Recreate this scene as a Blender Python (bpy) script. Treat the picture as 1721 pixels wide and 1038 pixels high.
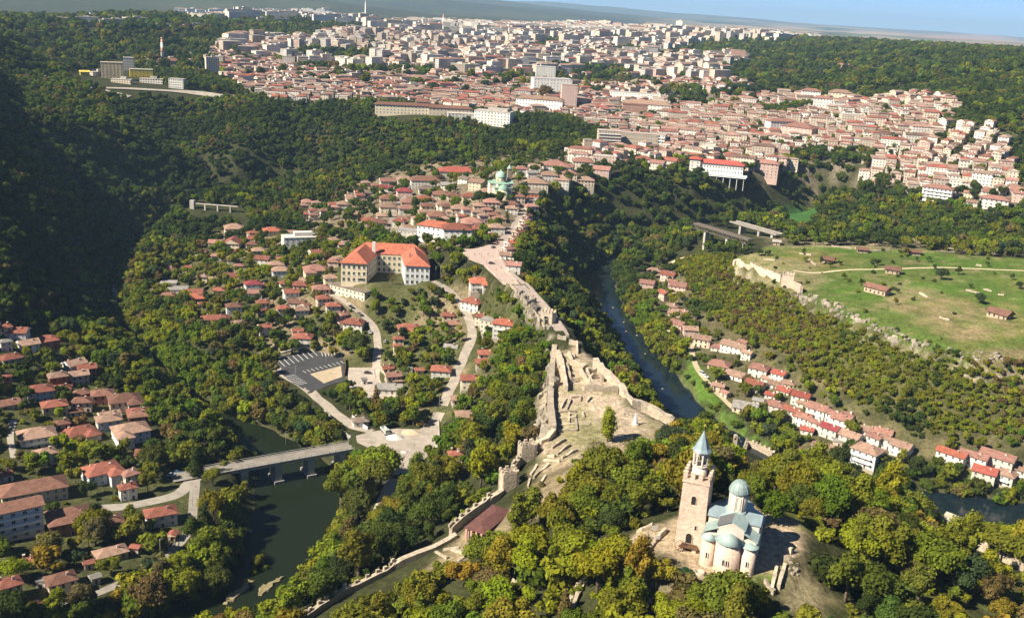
import bpy, bmesh, math, random
import numpy as np
from mathutils import Vector, Matrix, geometry as mgeo
R = math.radians
random.seed(7); rng = np.random.default_rng(11)
for o in list(bpy.data.objects): bpy.data.objects.remove(o)
sc = bpy.context.scene
COL = sc.collection

# ------------------------------------------------------------------ camera
HAZE = 5.0e-5
CAM_Z, FPX, PITCH, ROLL = 220.0, 1680.0, R(16.8), R(3.3)
cam = bpy.data.cameras.new('camera'); cam_o = bpy.data.objects.new('camera', cam); COL.objects.link(cam_o)
cam.sensor_width = 36.0; cam.lens = 36.0 * FPX / 1721.0; cam.clip_start = 1.0; cam.clip_end = 90000.0
fw = Vector((0, math.cos(PITCH), -math.sin(PITCH)))
up0 = Vector((0, math.sin(PITCH), math.cos(PITCH))); rt0 = Vector((1, 0, 0))
RT = rt0 * math.cos(ROLL) + up0 * math.sin(ROLL)
UP = up0 * math.cos(ROLL) - rt0 * math.sin(ROLL)
m = Matrix((RT, UP, -fw)).transposed().to_4x4(); m.translation = Vector((0, 0, CAM_Z))
cam_o.matrix_world = m
sc.camera = cam_o

# ------------------------------------------------------------------ sky, sun, exposure
SUN_EL, SHADOW_DIR = R(42), R(30)          # shadows fall towards +x, a little away from the viewer
wd = bpy.data.worlds.new('World'); sc.world = wd; wd.use_nodes = True
nt = wd.node_tree; nt.nodes.clear()
sky = nt.nodes.new('ShaderNodeTexSky'); sky.sky_type = 'NISHITA'; sky.sun_disc = False
sky.sun_elevation = SUN_EL; sky.air_density = 0.42; sky.dust_density = 0.0; sky.ozone_density = 8.0; sky.altitude = 300
bg = nt.nodes.new('ShaderNodeBackground'); bg.inputs['Strength'].default_value = 0.062
wo = nt.nodes.new('ShaderNodeOutputWorld')
nt.links.new(sky.outputs[0], bg.inputs[0]); nt.links.new(bg.outputs[0], wo.inputs[0])
sd = Vector((-math.cos(SHADOW_DIR) * math.cos(SUN_EL), -math.sin(SHADOW_DIR) * math.cos(SUN_EL), math.sin(SUN_EL)))
sky.sun_rotation = math.atan2(sd.x, sd.y)
sl = bpy.data.lights.new('sun', 'SUN'); sl.energy = 5.0; sl.angle = R(0.53); sl.color = (1.0, 0.9, 0.72)
so = bpy.data.objects.new('sun', sl); COL.objects.link(so); so.location = (0, 0, 400)
so.rotation_euler = sd.to_track_quat('Z', 'Y').to_euler()
sc.view_settings.view_transform = 'Standard'; sc.view_settings.look = 'None'
sc.view_settings.exposure = 1.12; sc.view_settings.gamma = 1.0; sc.view_settings.use_curve_mapping = False
sc.render.engine = 'CYCLES'
cy = sc.cycles
cy.max_bounces = 5; cy.diffuse_bounces = 2; cy.glossy_bounces = 2; cy.transmission_bounces = 2
cy.transparent_max_bounces = 4; cy.volume_bounces = 0; cy.caustics_reflective = False; cy.caustics_refractive = False
cy.use_denoising = True

# ------------------------------------------------------------------ pixel <-> world
aRT, aUP, aFW = (np.array(v) for v in (RT, UP, fw))
CPOS = np.array((0, 0, CAM_Z))
def ray(px, py):
    d = aFW * FPX + aRT * (px - 860.5) - aUP * (py - 519.0)
    return d / np.linalg.norm(d)
def unz(px, py, z):
    d = ray(px, py); t = (z - CAM_Z) / d[2]
    return CPOS + d * t
def project(P):
    v = np.asarray(P, float) - CPOS
    w = v @ aFW
    return 860.5 + FPX * (v @ aRT) / w, 519.0 - FPX * (v @ aUP) / w, w

# ------------------------------------------------------------------ terrain
SPOT = """1100,900,79;1165,935,80;1250,965,80;1310,930,80;1380,890,77;1290,850,79.5;1230,838,79.5;1150,860,78
1060,930,76;1010,870,69;960,830,63;900,850,56;980,760,61;1050,720,61;1120,722,59;1000,690,61;945,700,60;945,640,60;1010,645,60;985,605,60
930,640,59;918,735,57;885,768,54;858,812,50;822,850,46;762,905,42;642,965,36;525,1035,31
700,850,24;640,885,14;560,920,6;650,820,9;680,750,11;760,745,17;800,705,27;850,705,38;872,640,47;880,560,52;905,600,54;760,820,30;820,790,40
1000,1038,66;860,1038,54;720,1038,44;600,1038,34;1150,1038,74;1350,1038,75;1450,980,72;1500,1000,68;1640,1038,60;1721,1038,58;1721,965,44;1640,925,38
1400,870,69;1500,890,54;1560,900,42;1450,850,44;1600,900,28;1560,880,12;1650,900,14;1721,910,14
1200,765,56;1265,755,46;1240,722,8;1205,692,4;1300,800,48;1350,812,28;1450,822,5;1330,770,6;1420,790,6;1180,730,30;1150,725,50
1110,480,10;1150,540,10;1200,600,10;1280,650,9;1400,715,10;1500,755,10;1600,780,10;1721,805,11
1130,445,14;1185,520,15;1265,580,17;1350,640,17;1440,690,17;1540,728,17;1640,735,17;1721,745,18
1150,425,24;1190,430,32;1240,430,45;1330,480,47;1400,520,49;1470,550,50;1560,582,51;1640,600,51;1760,600,52
1290,430,47;1280,405,46;1400,410,50;1500,470,51;1600,520,52;1700,520,54;1560,410,53;1721,430,56;1250,398,42;1400,396,48;1560,396,52;1721,405,55
1400,360,46;1300,345,40;1200,330,46;1550,370,58;1700,370,66;1300,300,62;1440,320,63;1560,340,65;1700,350,72;1000,300,62;1100,290,64;1190,290,64;1105,357,32
890,370,61;870,410,61;905,330,63;950,305,64;950,400,18;920,420,28;960,460,22;960,500,28;1000,520,28;1030,600,28;1080,670,24;1010,620,58;1105,702,54
1060,400,8;1200,385,12;1240,360,30;1000,400,12
760,680,17;775,620,21;800,560,29;790,520,34;770,490,40;800,472,50;785,430,60;740,480,44;700,480,43;580,480,41;650,440,45
600,700,12;540,650,12;620,600,16;635,560,19;600,530,26;570,490,34;480,590,13;430,600,12;560,640,12.5;500,560,19;420,540,17;450,480,23;400,440,21
330,470,13;290,440,13;300,530,9;260,480,9;350,400,14;430,380,23;500,400,30;560,410,36;600,400,40;640,380,44;500,350,30;570,340,34;640,300,42;700,290,48
760,280,56;800,330,58;740,350,52;700,400,49;800,390,58;840,340,66;860,310,67;900,280,68;950,270,68;830,450,62.5;860,420,62
0,800,14;100,760,13;200,700,12;150,650,14;50,650,20;0,560,34;80,560,22;130,560,13;0,700,21;200,800,11;150,900,11;300,820,10;0,950,12;200,960,9;300,930,8;0,1038,12;200,1038,8;330,960,4;680,700,13;640,650,14;720,650,17
0,500,46;60,500,28;110,500,10;0,420,62;80,420,40;0,300,82;100,330,50;200,330,30;150,380,20;250,340,8;0,200,96;200,220,75;300,260,40;350,300,24;420,310,22
400,240,60;520,220,66;500,270,40;600,230,66;560,290,34;700,240,66;800,230,72;900,240,70;960,240,72;900,262,66;300,200,66
0,140,101;120,150,98;250,160,92;400,165,88;450,185,84;520,180,84;250,110,101;100,122,104;0,100,106;100,80,115;0,45,130;100,40,140;250,45,142
450,30,150;450,70,116;600,40,132;300,25,150;600,100,104;700,130,97;700,185,90;825,205,86;600,160,92
1000,150,95;850,100,105;850,60,122;1000,200,84;1000,250,72;1100,220,78;1100,130,104;1200,180,95;1200,240,76;1300,240,78;1400,250,80
1450,200,108;1350,160,115;1250,130,119;1200,90,131;1300,70,163;1150,60,158;1500,90,166;1600,112,160;1721,95,184;1721,130,166;1650,200,122;1721,250,106;1721,180,142;1560,150,141;1480,130,136;1600,270,88;1500,260,84;1721,310,86;1000,60,140;750,50,136"""
pts = []
for row in SPOT.replace('\n', ';').split(';'):
    a, b, c = (float(t) for t in row.split(','))
    pts.append(unz(a, b, c))
for x, y, z in ((-700, 60, 60), (-420, 120, 30), (-220, 120, 8), (0, 60, 46), (0, 150, 60), (300, 60, 60), (700, 60, 60), (420, 300, 20), (700, 480, 60), (-480, 400, 55), (-400, 560, 120), (-520, 540, 215), (-600, 720, 285), (-700, 950, 290), (-820, 1200, 260), (-900, 600, 240),  # unseen hill crest on the left, raised to cast shade over the wooded slope
                (-1000, 900, 120), (1100, 1100, 110), (-700, -600, 40), (700, -600, 40), (0, -600, 30), (-2600, 2500, 140), (2600, 3000, 180), (-3200, 4600, 60), (-1700, 3200, 72), (-2200, 3900, 52), (-1450, 2900, 98), (-1250, 2750, 112), (-1900, 4700, 60), (3300, 4800, 160),
                (0, 6500, 135), (-2200, 6500, 150), (2300, 6500, 150), (-9000, -3000, 140), (9000, -3000, 140), (-9000, 9000, 150), (9000, 9000, 150), (-40000, -9000, 140), (40000, -9000, 140),
                (-40000, 45000, 140), (40000, 45000, 140), (0, 12000, 140), (0, 45000, 140), (-9000, 3500, 150), (9000, 3500, 150)):
    pts.append(np.array((x, y, z), float))
pts = np.array(pts)
def axis(lo, hi, c0, c1, st):
    mid = list(np.arange(c0, c1 + st, st)); s = st; a = mid[-1]; right = []
    while a < hi: s *= 1.062; a += s; right.append(a)
    s = st; a = mid[0]; left = []
    while a > lo: s *= 1.09; a -= s; left.append(a)
    return np.array(left[::-1] + mid + right)
GX = axis(-30000, 30000, -460, 420, 4.0); GY = axis(-2500, 40000, 150, 1100, 4.0)
NX, NY = len(GX), len(GY)
XX, YY = np.meshgrid(GX, GY)
def tin_eval(P, X, Y):
    vo, eo, fo, *_ = mgeo.delaunay_2d_cdt([Vector((p[0], p[1])) for p in P], [], [], 0, 1e-4)
    V = np.array([(v.x, v.y) for v in vo]); Z = np.empty(len(V))
    for i, v in enumerate(V): Z[i] = P[np.argmin((P[:, 0] - v[0])**2 + (P[:, 1] - v[1])**2), 2]
    out = np.full(X.shape, np.nan)
    for f in fo:
        (x0, y0), (x1, y1), (x2, y2) = V[f[0]], V[f[1]], V[f[2]]
        ix0, ix1 = np.searchsorted(GX, min(x0, x1, x2)), np.searchsorted(GX, max(x0, x1, x2), 'right')
        iy0, iy1 = np.searchsorted(GY, min(y0, y1, y2)), np.searchsorted(GY, max(y0, y1, y2), 'right')
        if ix1 <= ix0 or iy1 <= iy0: continue
        xs, ys = X[iy0:iy1, ix0:ix1], Y[iy0:iy1, ix0:ix1]
        den = (y1 - y2) * (x0 - x2) + (x2 - x1) * (y0 - y2)
        if abs(den) < 1e-9: continue
        a = ((y1 - y2) * (xs - x2) + (x2 - x1) * (ys - y2)) / den
        b = ((y2 - y0) * (xs - x2) + (x0 - x2) * (ys - y2)) / den
        c = 1 - a - b
        ok = (a >= -1e-6) & (b >= -1e-6) & (c >= -1e-6)
        z = a * Z[f[0]] + b * Z[f[1]] + c * Z[f[2]]
        sub = out[iy0:iy1, ix0:ix1]; sub[ok] = z[ok]
    out[np.isnan(out)] = 140
    return out
def blur(A, n):
    for _ in range(n):
        B = np.pad(A, 1, mode='edge')
        A = (B[:-2, 1:-1] + B[2:, 1:-1] + B[1:-1, :-2] + B[1:-1, 2:] + 4 * B[1:-1, 1:-1]) / 8
    return A
ZZ = blur(tin_eval(pts, XX, YY), 14)
def vnoise(X, Y, s, seed=0):
    """smooth value noise"""
    x, y = X / s + seed * 17.3, Y / s + seed * 9.1
    xi, yi = np.floor(x).astype(np.int64), np.floor(y).astype(np.int64); fx, fy = x - xi, y - yi
    fx = fx * fx * (3 - 2 * fx); fy = fy * fy * (3 - 2 * fy)
    def h(a, b):
        n = (a * 374761393 + b * 668265263 + seed * 1442695) & 0xffffffff
        n = ((n ^ (n >> 13)) * 1274126177) & 0xffffffff
        return ((n ^ (n >> 16)) & 0xffff) / 65535.0
    return (h(xi, yi) * (1 - fx) + h(xi + 1, yi) * fx) * (1 - fy) + (h(xi, yi + 1) * (1 - fx) + h(xi + 1, yi + 1) * fx) * fy
def dist_poly(X, Y, P, want_t=False):
    """distance of each point to polyline P (n x >=2); with want_t also the interpolated third column"""
    best = np.full(X.shape, 1e18); val = np.zeros(X.shape)
    for i in range(len(P) - 1):
        ax, ay, bx, by = P[i][0], P[i][1], P[i + 1][0], P[i + 1][1]
        L2 = (bx - ax)**2 + (by - ay)**2 + 1e-12
        t = np.clip(((X - ax) * (bx - ax) + (Y - ay) * (by - ay)) / L2, 0, 1)
        d = (X - ax - t * (bx - ax))**2 + (Y - ay - t * (by - ay))**2
        u = d < best; best = np.where(u, d, best)
        if want_t: val = np.where(u, P[i][2] + t * (P[i + 1][2] - P[i][2]), val)
    return (np.sqrt(best), val) if want_t else np.sqrt(best)
def in_poly(X, Y, P):
    X = np.asarray(X, float); Y = np.asarray(Y, float); r = np.zeros(X.shape, bool); n = len(P)
    for i in range(n):
        x0, y0 = P[i][0], P[i][1]; x1, y1 = P[(i + 1) % n][0], P[(i + 1) % n][1]
        if y0 == y1: continue
        r ^= ((y0 > Y) != (y1 > Y)) & (X < (x1 - x0) * (Y - y0) / (y1 - y0) + x0)
    return r
def pz(s):
    """'px,py,z;px,py,z' -> world points"""
    return np.array([unz(*(float(t) for t in r.split(','))) for r in s.replace('\n', ';').split(';') if r.strip()])
near = (YY < 1300) & (YY > -200) & (np.abs(XX) < 700)
# far hills and the blue mountains on the skyline
far = np.clip((YY - 5200) / 2500, 0, 1)
def ridge(yc, wy, h, prof): return h * np.exp(-((YY - yc) / wy)**2) * prof
az = XX / np.maximum(YY, 1)
leftness = np.clip((0.16 - az) / 0.62, 0, 1.4)
ZZ += far * (vnoise(XX, YY, 2600, 3) - 0.5) * 60 + far * (vnoise(XX, YY, 900, 5) - 0.5) * 24
ZZ += ridge(7600, 1300, 110, np.clip((-0.10 - az) / 0.2, 0, 1.2) * (0.5 + 0.7 * vnoise(XX, YY, 1500, 8)))
ZZ += ridge(10800, 1700, 205, np.clip((0.1 - az) / 0.3, 0, 1.3) * (0.6 + 0.7 * vnoise(XX, YY, 2300, 4)))
ZZ += ridge(14800, 2300, 290, np.clip((0.16 - az) / 0.42, 0, 1.5) * (0.6 + 0.6 * vnoise(XX, YY, 3300, 6)))
ZZ += ridge(24000, 4000, 190, np.clip((0.55 - az) / 0.5, 0, 1) * (0.6 + 0.6 * vnoise(XX, YY, 5000, 2)))
# low relief
nz = np.clip((YY - 250) / 300, 0.25, 1.0)
ZZ += np.where(near, (vnoise(XX, YY, 34, 1) - 0.5) * 3.0 * nz, (vnoise(XX, YY, 120, 1) - 0.5) * 10)
# plateaus with steep edges: (outline, edge slope)
fort = pz("""918,740,57.5;926,690,59;931,640,60;938,600,60;962,583,60.5;985,598,60.5;1012,618,60.5;1035,650,60.5;1065,682,60;1130,716,59;1080,745,60;1000,775,60;930,790,57""")
trap = pz("""1238,432,45;1290,462,47;1338,492,47.5;1400,522,49;1470,552,50.5;1560,582,51.5;1640,600,52;1790,606,53;1790,440,57;1600,425,54;1420,412,50;1300,412,47.5""")
terr = pz("""1085,905,79;1108,875,79;1150,865,79.5;1230,835,79.8;1300,850,79.8;1345,880,79.8;1352,920,79.8;1310,965,79.5;1235,985,79.5;1150,968,79.5;1105,945,79""")
SIGN = lambda X, Y, P: np.where(in_poly(X, Y, P), 0, dist_poly(X, Y, np.vstack([P, P[:1]])))
def plateau(P, slope, flat=None, drop=40, rough=0.0):
    global ZZ
    d = SIGN(XX, YY, P)
    w = np.zeros_like(ZZ); zt = np.zeros_like(ZZ)
    for p in P:
        k = 1 / ((XX - p[0])**2 + (YY - p[1])**2 + 30)**1.5; w += k; zt += k * p[2]
    zt /= w
    top = zt - slope * np.maximum(0, d - 1) - (rough * vnoise(XX, YY, 9, 12) * np.clip(d, 0, 6) if rough else 0)
    m_ = near & (d < drop)
    ins = m_ & (d <= 0)
    if flat is not None: ZZ = np.where(ins, ZZ * (1 - flat) + zt * flat, ZZ)
    ZZ = np.where(m_ & (d > 0), np.maximum(ZZ, top), ZZ)
plateau(fort, 2.3, 0.9, 14, 0.8); plateau(trap, 1.5, 0.35, 9, 0.9); plateau(terr, 0.9, 0.95, 12)
# the rock ridge that carries the causeway
ridge_line = pz("""850,462,62.5;868,474,62.5;900,507,62;925,535,61.5;948,566,61;965,590,60.5;985,610,60.5""")
dR, zR = dist_poly(XX, YY, ridge_line, True)
hw = 7.5
zr = zR - 2.4 * np.maximum(0, dR - hw) - vnoise(XX, YY, 8, 21) * np.clip(dR - hw, 0, 5) * 0.8
ZZ = np.where(near & (dR < 26), np.where(dR < hw, zR, np.maximum(ZZ, zr)), ZZ)
# rivers
RIVL = np.vstack([pz("""470,345,0;400,350,0;330,358,0;240,405,0;190,470,0;195,540,0;262,620,0;350,690,0;445,748,0;505,800,0;505,870,0;462,950,0;415,1030,0"""), [(-180, 250, 0), (-230, 120, 0), (-260, -300, 0)]])
RIVR = np.vstack([pz("""1380,400,0;1290,408,0;1200,418,0;1110,424,0;1045,430,0;1008,452,0;1015,500,0;1045,552,0;1085,610,0;1125,662,0;1168,712,0;1250,768,0;1390,822,0;1540,852,0;1721,872,0"""), [(420, 400, 0), (700, 380, 0)]])
WL = np.column_stack([RIVL[:, :2], [4, 4, 4, 3, 2.5, 2.5, 3, 4, 11.5, 16.5, 16.5, 16, 15, 15, 15, 15]])
WR = np.column_stack([RIVR[:, :2], [8, 8, 8, 8, 8, 9, 9.5, 10, 11, 11.5, 12, 14, 15, 16, 16, 16, 16]])
dmin = np.full(ZZ.shape, 1e9)
for P in (WL, WR):
    d, h_ = dist_poly(XX, YY, P, True)
    d = np.maximum(0, d + (vnoise(XX, YY, 14, 31) - 0.5) * 4.5 - h_)
    dmin = np.minimum(dmin, d)
    ZZ = np.where(near & (d < 60), np.minimum(ZZ, -1.6 + d * 0.5 + d * d * 0.02), ZZ)
ZZ = np.where(near & (dmin > 6), np.maximum(ZZ, 1.2), ZZ)
for q, w_ in ((unz(330, 800, 9.5), 9), (unz(350, 795, 9.5), 5), (unz(628, 742, 10.9), 8)):     # abutments of the road bridge
    d = np.hypot(XX - q[0], YY - q[1]); w = np.clip(1 - (d - w_) / 7, 0, 1); w = w * w * (3 - 2 * w); ZZ = np.where(near, ZZ * (1 - w) + q[2] * w, ZZ)
def hz(x, y):
    """terrain height, bilinear on the grid"""
    x = np.asarray(x, float); y = np.asarray(y, float)
    i = np.clip(np.searchsorted(GX, x) - 1, 0, NX - 2); j = np.clip(np.searchsorted(GY, y) - 1, 0, NY - 2)
    u = np.clip((x - GX[i]) / (GX[i + 1] - GX[i]), 0, 1); v = np.clip((y - GY[j]) / (GY[j + 1] - GY[j]), 0, 1)
    return (ZZ[j, i] * (1 - u) + ZZ[j, i + 1] * u) * (1 - v) + (ZZ[j + 1, i] * (1 - u) + ZZ[j + 1, i + 1] * u) * v
_T = np.concatenate([np.arange(180, 1500, 2.0), np.geomspace(1500, 40000, 700)])
def hit(px, py, dz=0.0, tmin=0):
    """where the line of sight through a pixel meets the ground raised by dz"""
    d = ray(px, py); q = CPOS[None] + d[None] * _T[:, None]
    g = q[:, 2] - hz(q[:, 0], q[:, 1]) - dz
    k = np.nonzero((g < 0) & (_T > tmin))[0]
    if len(k) == 0: return q[-1]
    k = max(k[0], 1); t = _T[k - 1] + (_T[k] - _T[k - 1]) * g[k - 1] / max(g[k - 1] - g[k], 1e-9)
    p = CPOS + d * t
    return np.array((p[0], p[1], float(hz(p[0], p[1]))))
def hits(s, dz=0.0): return np.array([hit(*(float(t) for t in r.split(',')), dz) for r in s.replace('\n', ';').split(';') if r.strip()])
# ------------------------------------------------------------------ materials
MATS = {}
def mat(name, col, rough=0.85, var=0.25, scale=0.6, bump=0.0, metal=0.0, kind=None, col2=None, spec=0.25, bscale=None):
    """plain procedural surface: base colour broken up by noise in metres, shifted from object to object"""
    if name in MATS: return MATS[name]
    mt = bpy.data.materials.new(name); mt.use_nodes = True; n = mt.node_tree.nodes; L = mt.node_tree.links
    b = n['Principled BSDF']; b.inputs['Roughness'].default_value = rough; b.inputs['Metallic'].default_value = metal
    b.inputs['Specular IOR Level'].default_value = spec
    tc = n.new('ShaderNodeTexCoord'); oi = n.new('ShaderNodeObjectInfo')
    ad = n.new('ShaderNodeVectorMath'); ad.operation = 'MULTIPLY_ADD'
    cb = n.new('ShaderNodeCombineXYZ'); L.new(oi.outputs['Random'], cb.inputs[0]); L.new(oi.outputs['Random'], cb.inputs[1])
    L.new(cb.outputs[0], ad.inputs[0]); ad.inputs[1].default_value = (90, 57, 31); L.new(tc.outputs['Object'], ad.inputs[2])
    nz = n.new('ShaderNodeTexNoise'); nz.inputs['Scale'].default_value = scale; nz.inputs['Detail'].default_value = 5; nz.inputs['Roughness'].default_value = 0.65
    L.new(ad.outputs[0], nz.inputs['Vector'])
    mx = n.new('ShaderNodeMix'); mx.data_type = 'RGBA'
    c = col; d = col2 or tuple(v * (1 - var) for v in c); e = tuple(min(0.9, v * (1 + var * 0.5)) for v in c)
    mx.inputs['A'].default_value = (*d, 1); mx.inputs['B'].default_value = (*e, 1)
    mr = n.new('ShaderNodeMapRange'); mr.inputs[1].default_value = 0.32; mr.inputs[2].default_value = 0.68
    L.new(nz.outputs['Fac'], mr.inputs[0]); L.new(mr.outputs[0], mx.inputs['Factor'])
    out = mx.outputs['Result']
    # a little of its own shade for each object
    hsv = n.new('ShaderNodeHueSaturation'); mr2 = n.new('ShaderNodeMapRange'); mr2.inputs[3].default_value = 0.76; mr2.inputs[4].default_value = 1.16
    L.new(oi.outputs['Random'], mr2.inputs[0]); L.new(mr2.outputs[0], hsv.inputs['Value']); L.new(out, hsv.inputs['Color']); out = hsv.outputs[0]
    if kind == 'stone':       # coursed rubble: lighter and darker blocks with recessed joints
        br = n.new('ShaderNodeTexBrick'); br.inputs['Scale'].default_value = 1.0; br.inputs['Brick Width'].default_value = 0.9; br.inputs['Row Height'].default_value = 0.42
        br.inputs['Mortar Size'].default_value = 0.035; br.inputs['Color1'].default_value = (0.8, 0.75, 0.71, 1); br.inputs['Color2'].default_value = (1.1, 1.07, 1.04, 1); br.inputs['Mortar'].default_value = (0.7, 0.66, 0.6, 1)
        sp = n.new('ShaderNodeSeparateXYZ'); L.new(tc.outputs['Object'], sp.inputs[0]); a2 = n.new('ShaderNodeMath'); L.new(sp.outputs[0], a2.inputs[0]); L.new(sp.outputs[1], a2.inputs[1])
        c2 = n.new('ShaderNodeCombineXYZ'); L.new(a2.outputs[0], c2.inputs[0]); L.new(sp.outputs[2], c2.inputs[1]); L.new(c2.outputs[0], br.inputs['Vector'])
        mu = n.new('ShaderNodeMix'); mu.data_type = 'RGBA'; mu.blend_type = 'MULTIPLY'; mu.inputs['Factor'].default_value = 1.0
        L.new(out, mu.inputs['A']); L.new(br.outputs['Color'], mu.inputs['B']); out = mu.outputs['Result']
    L.new(out, b.inputs['Base Color'])
    if bump:
        bp = n.new('ShaderNodeBump'); bp.inputs['Strength'].default_value = bump; bp.inputs['Distance'].default_value = 0.25
        nb = n.new('ShaderNodeTexNoise'); nb.inputs['Scale'].default_value = bscale or scale * 4; nb.inputs['Detail'].default_value = 4; L.new(tc.outputs['Object'], nb.inputs['Vector'])
        L.new(nb.outputs['Fac'], bp.inputs['Height']); L.new(bp.outputs[0], b.inputs['Normal'])
    MATS[name] = mt
    return mt
def roofmat(name, col):
    """clay tiles: weathered blotches and tile courses running up the slope"""
    if name in MATS: return MATS[name]
    mt = mat(name, col, 0.8, 0.34, 0.55, 0.0, bscale=2.0)
    n, L = mt.node_tree.nodes, mt.node_tree.links; b = n['Principled BSDF']
    uv = n.new('ShaderNodeUVMap'); wv = n.new('ShaderNodeTexWave'); wv.bands_direction = 'X'; wv.inputs['Scale'].default_value = 0.75; wv.inputs['Distortion'].default_value = 0.6
    L.new(uv.outputs[0], wv.inputs[0])
    bp = n.new('ShaderNodeBump'); bp.inputs['Strength'].default_value = 0.7; bp.inputs['Distance'].default_value = 0.12
    L.new(wv.outputs['Fac'], bp.inputs['Height']); L.new(bp.outputs[0], b.inputs['Normal'])
    return mt
def blockmat(name, col, pane=(0.17, 0.165, 0.16)):
    """wall of a building too far off for single windows: storeys and window bays from the wall's own metres"""
    if name in MATS: return MATS[name]
    mt = mat(name, col, 0.85, 0.22, 0.08); n, L = mt.node_tree.nodes, mt.node_tree.links; b = n['Principled BSDF']
    src = b.inputs['Base Color'].links[0].from_socket
    uv = n.new('ShaderNodeUVMap'); sp = n.new('ShaderNodeSeparateXYZ'); L.new(uv.outputs[0], sp.inputs[0])
    def band(sock, per, lo, hi):
        f = n.new('ShaderNodeMath'); f.operation = 'DIVIDE'; f.inputs[1].default_value = per; L.new(sock, f.inputs[0])
        g = n.new('ShaderNodeMath'); g.operation = 'FRACT'; L.new(f.outputs[0], g.inputs[0])
        a = n.new('ShaderNodeMath'); a.operation = 'GREATER_THAN'; a.inputs[1].default_value = lo; L.new(g.outputs[0], a.inputs[0])
        c = n.new('ShaderNodeMath'); c.operation = 'LESS_THAN'; c.inputs[1].default_value = hi; L.new(g.outputs[0], c.inputs[0])
        d = n.new('ShaderNodeMath'); d.operation = 'MULTIPLY'; L.new(a.outputs[0], d.inputs[0]); L.new(c.outputs[0], d.inputs[1]); return d.outputs[0]
    m1 = n.new('ShaderNodeMath'); m1.operation = 'MULTIPLY'; L.new(band(sp.outputs[0], 3.2, 0.3, 0.72), m1.inputs[0]); L.new(band(sp.outputs[1], 3.0, 0.3, 0.8), m1.inputs[1])
    mx = n.new('ShaderNodeMix'); mx.data_type = 'RGBA'; L.new(m1.outputs[0], mx.inputs['Factor']); L.new(src, mx.inputs['A']); mx.inputs['B'].default_value = (*pane, 1)
    L.new(mx.outputs['Result'], b.inputs['Base Color'])
    return mt
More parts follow.
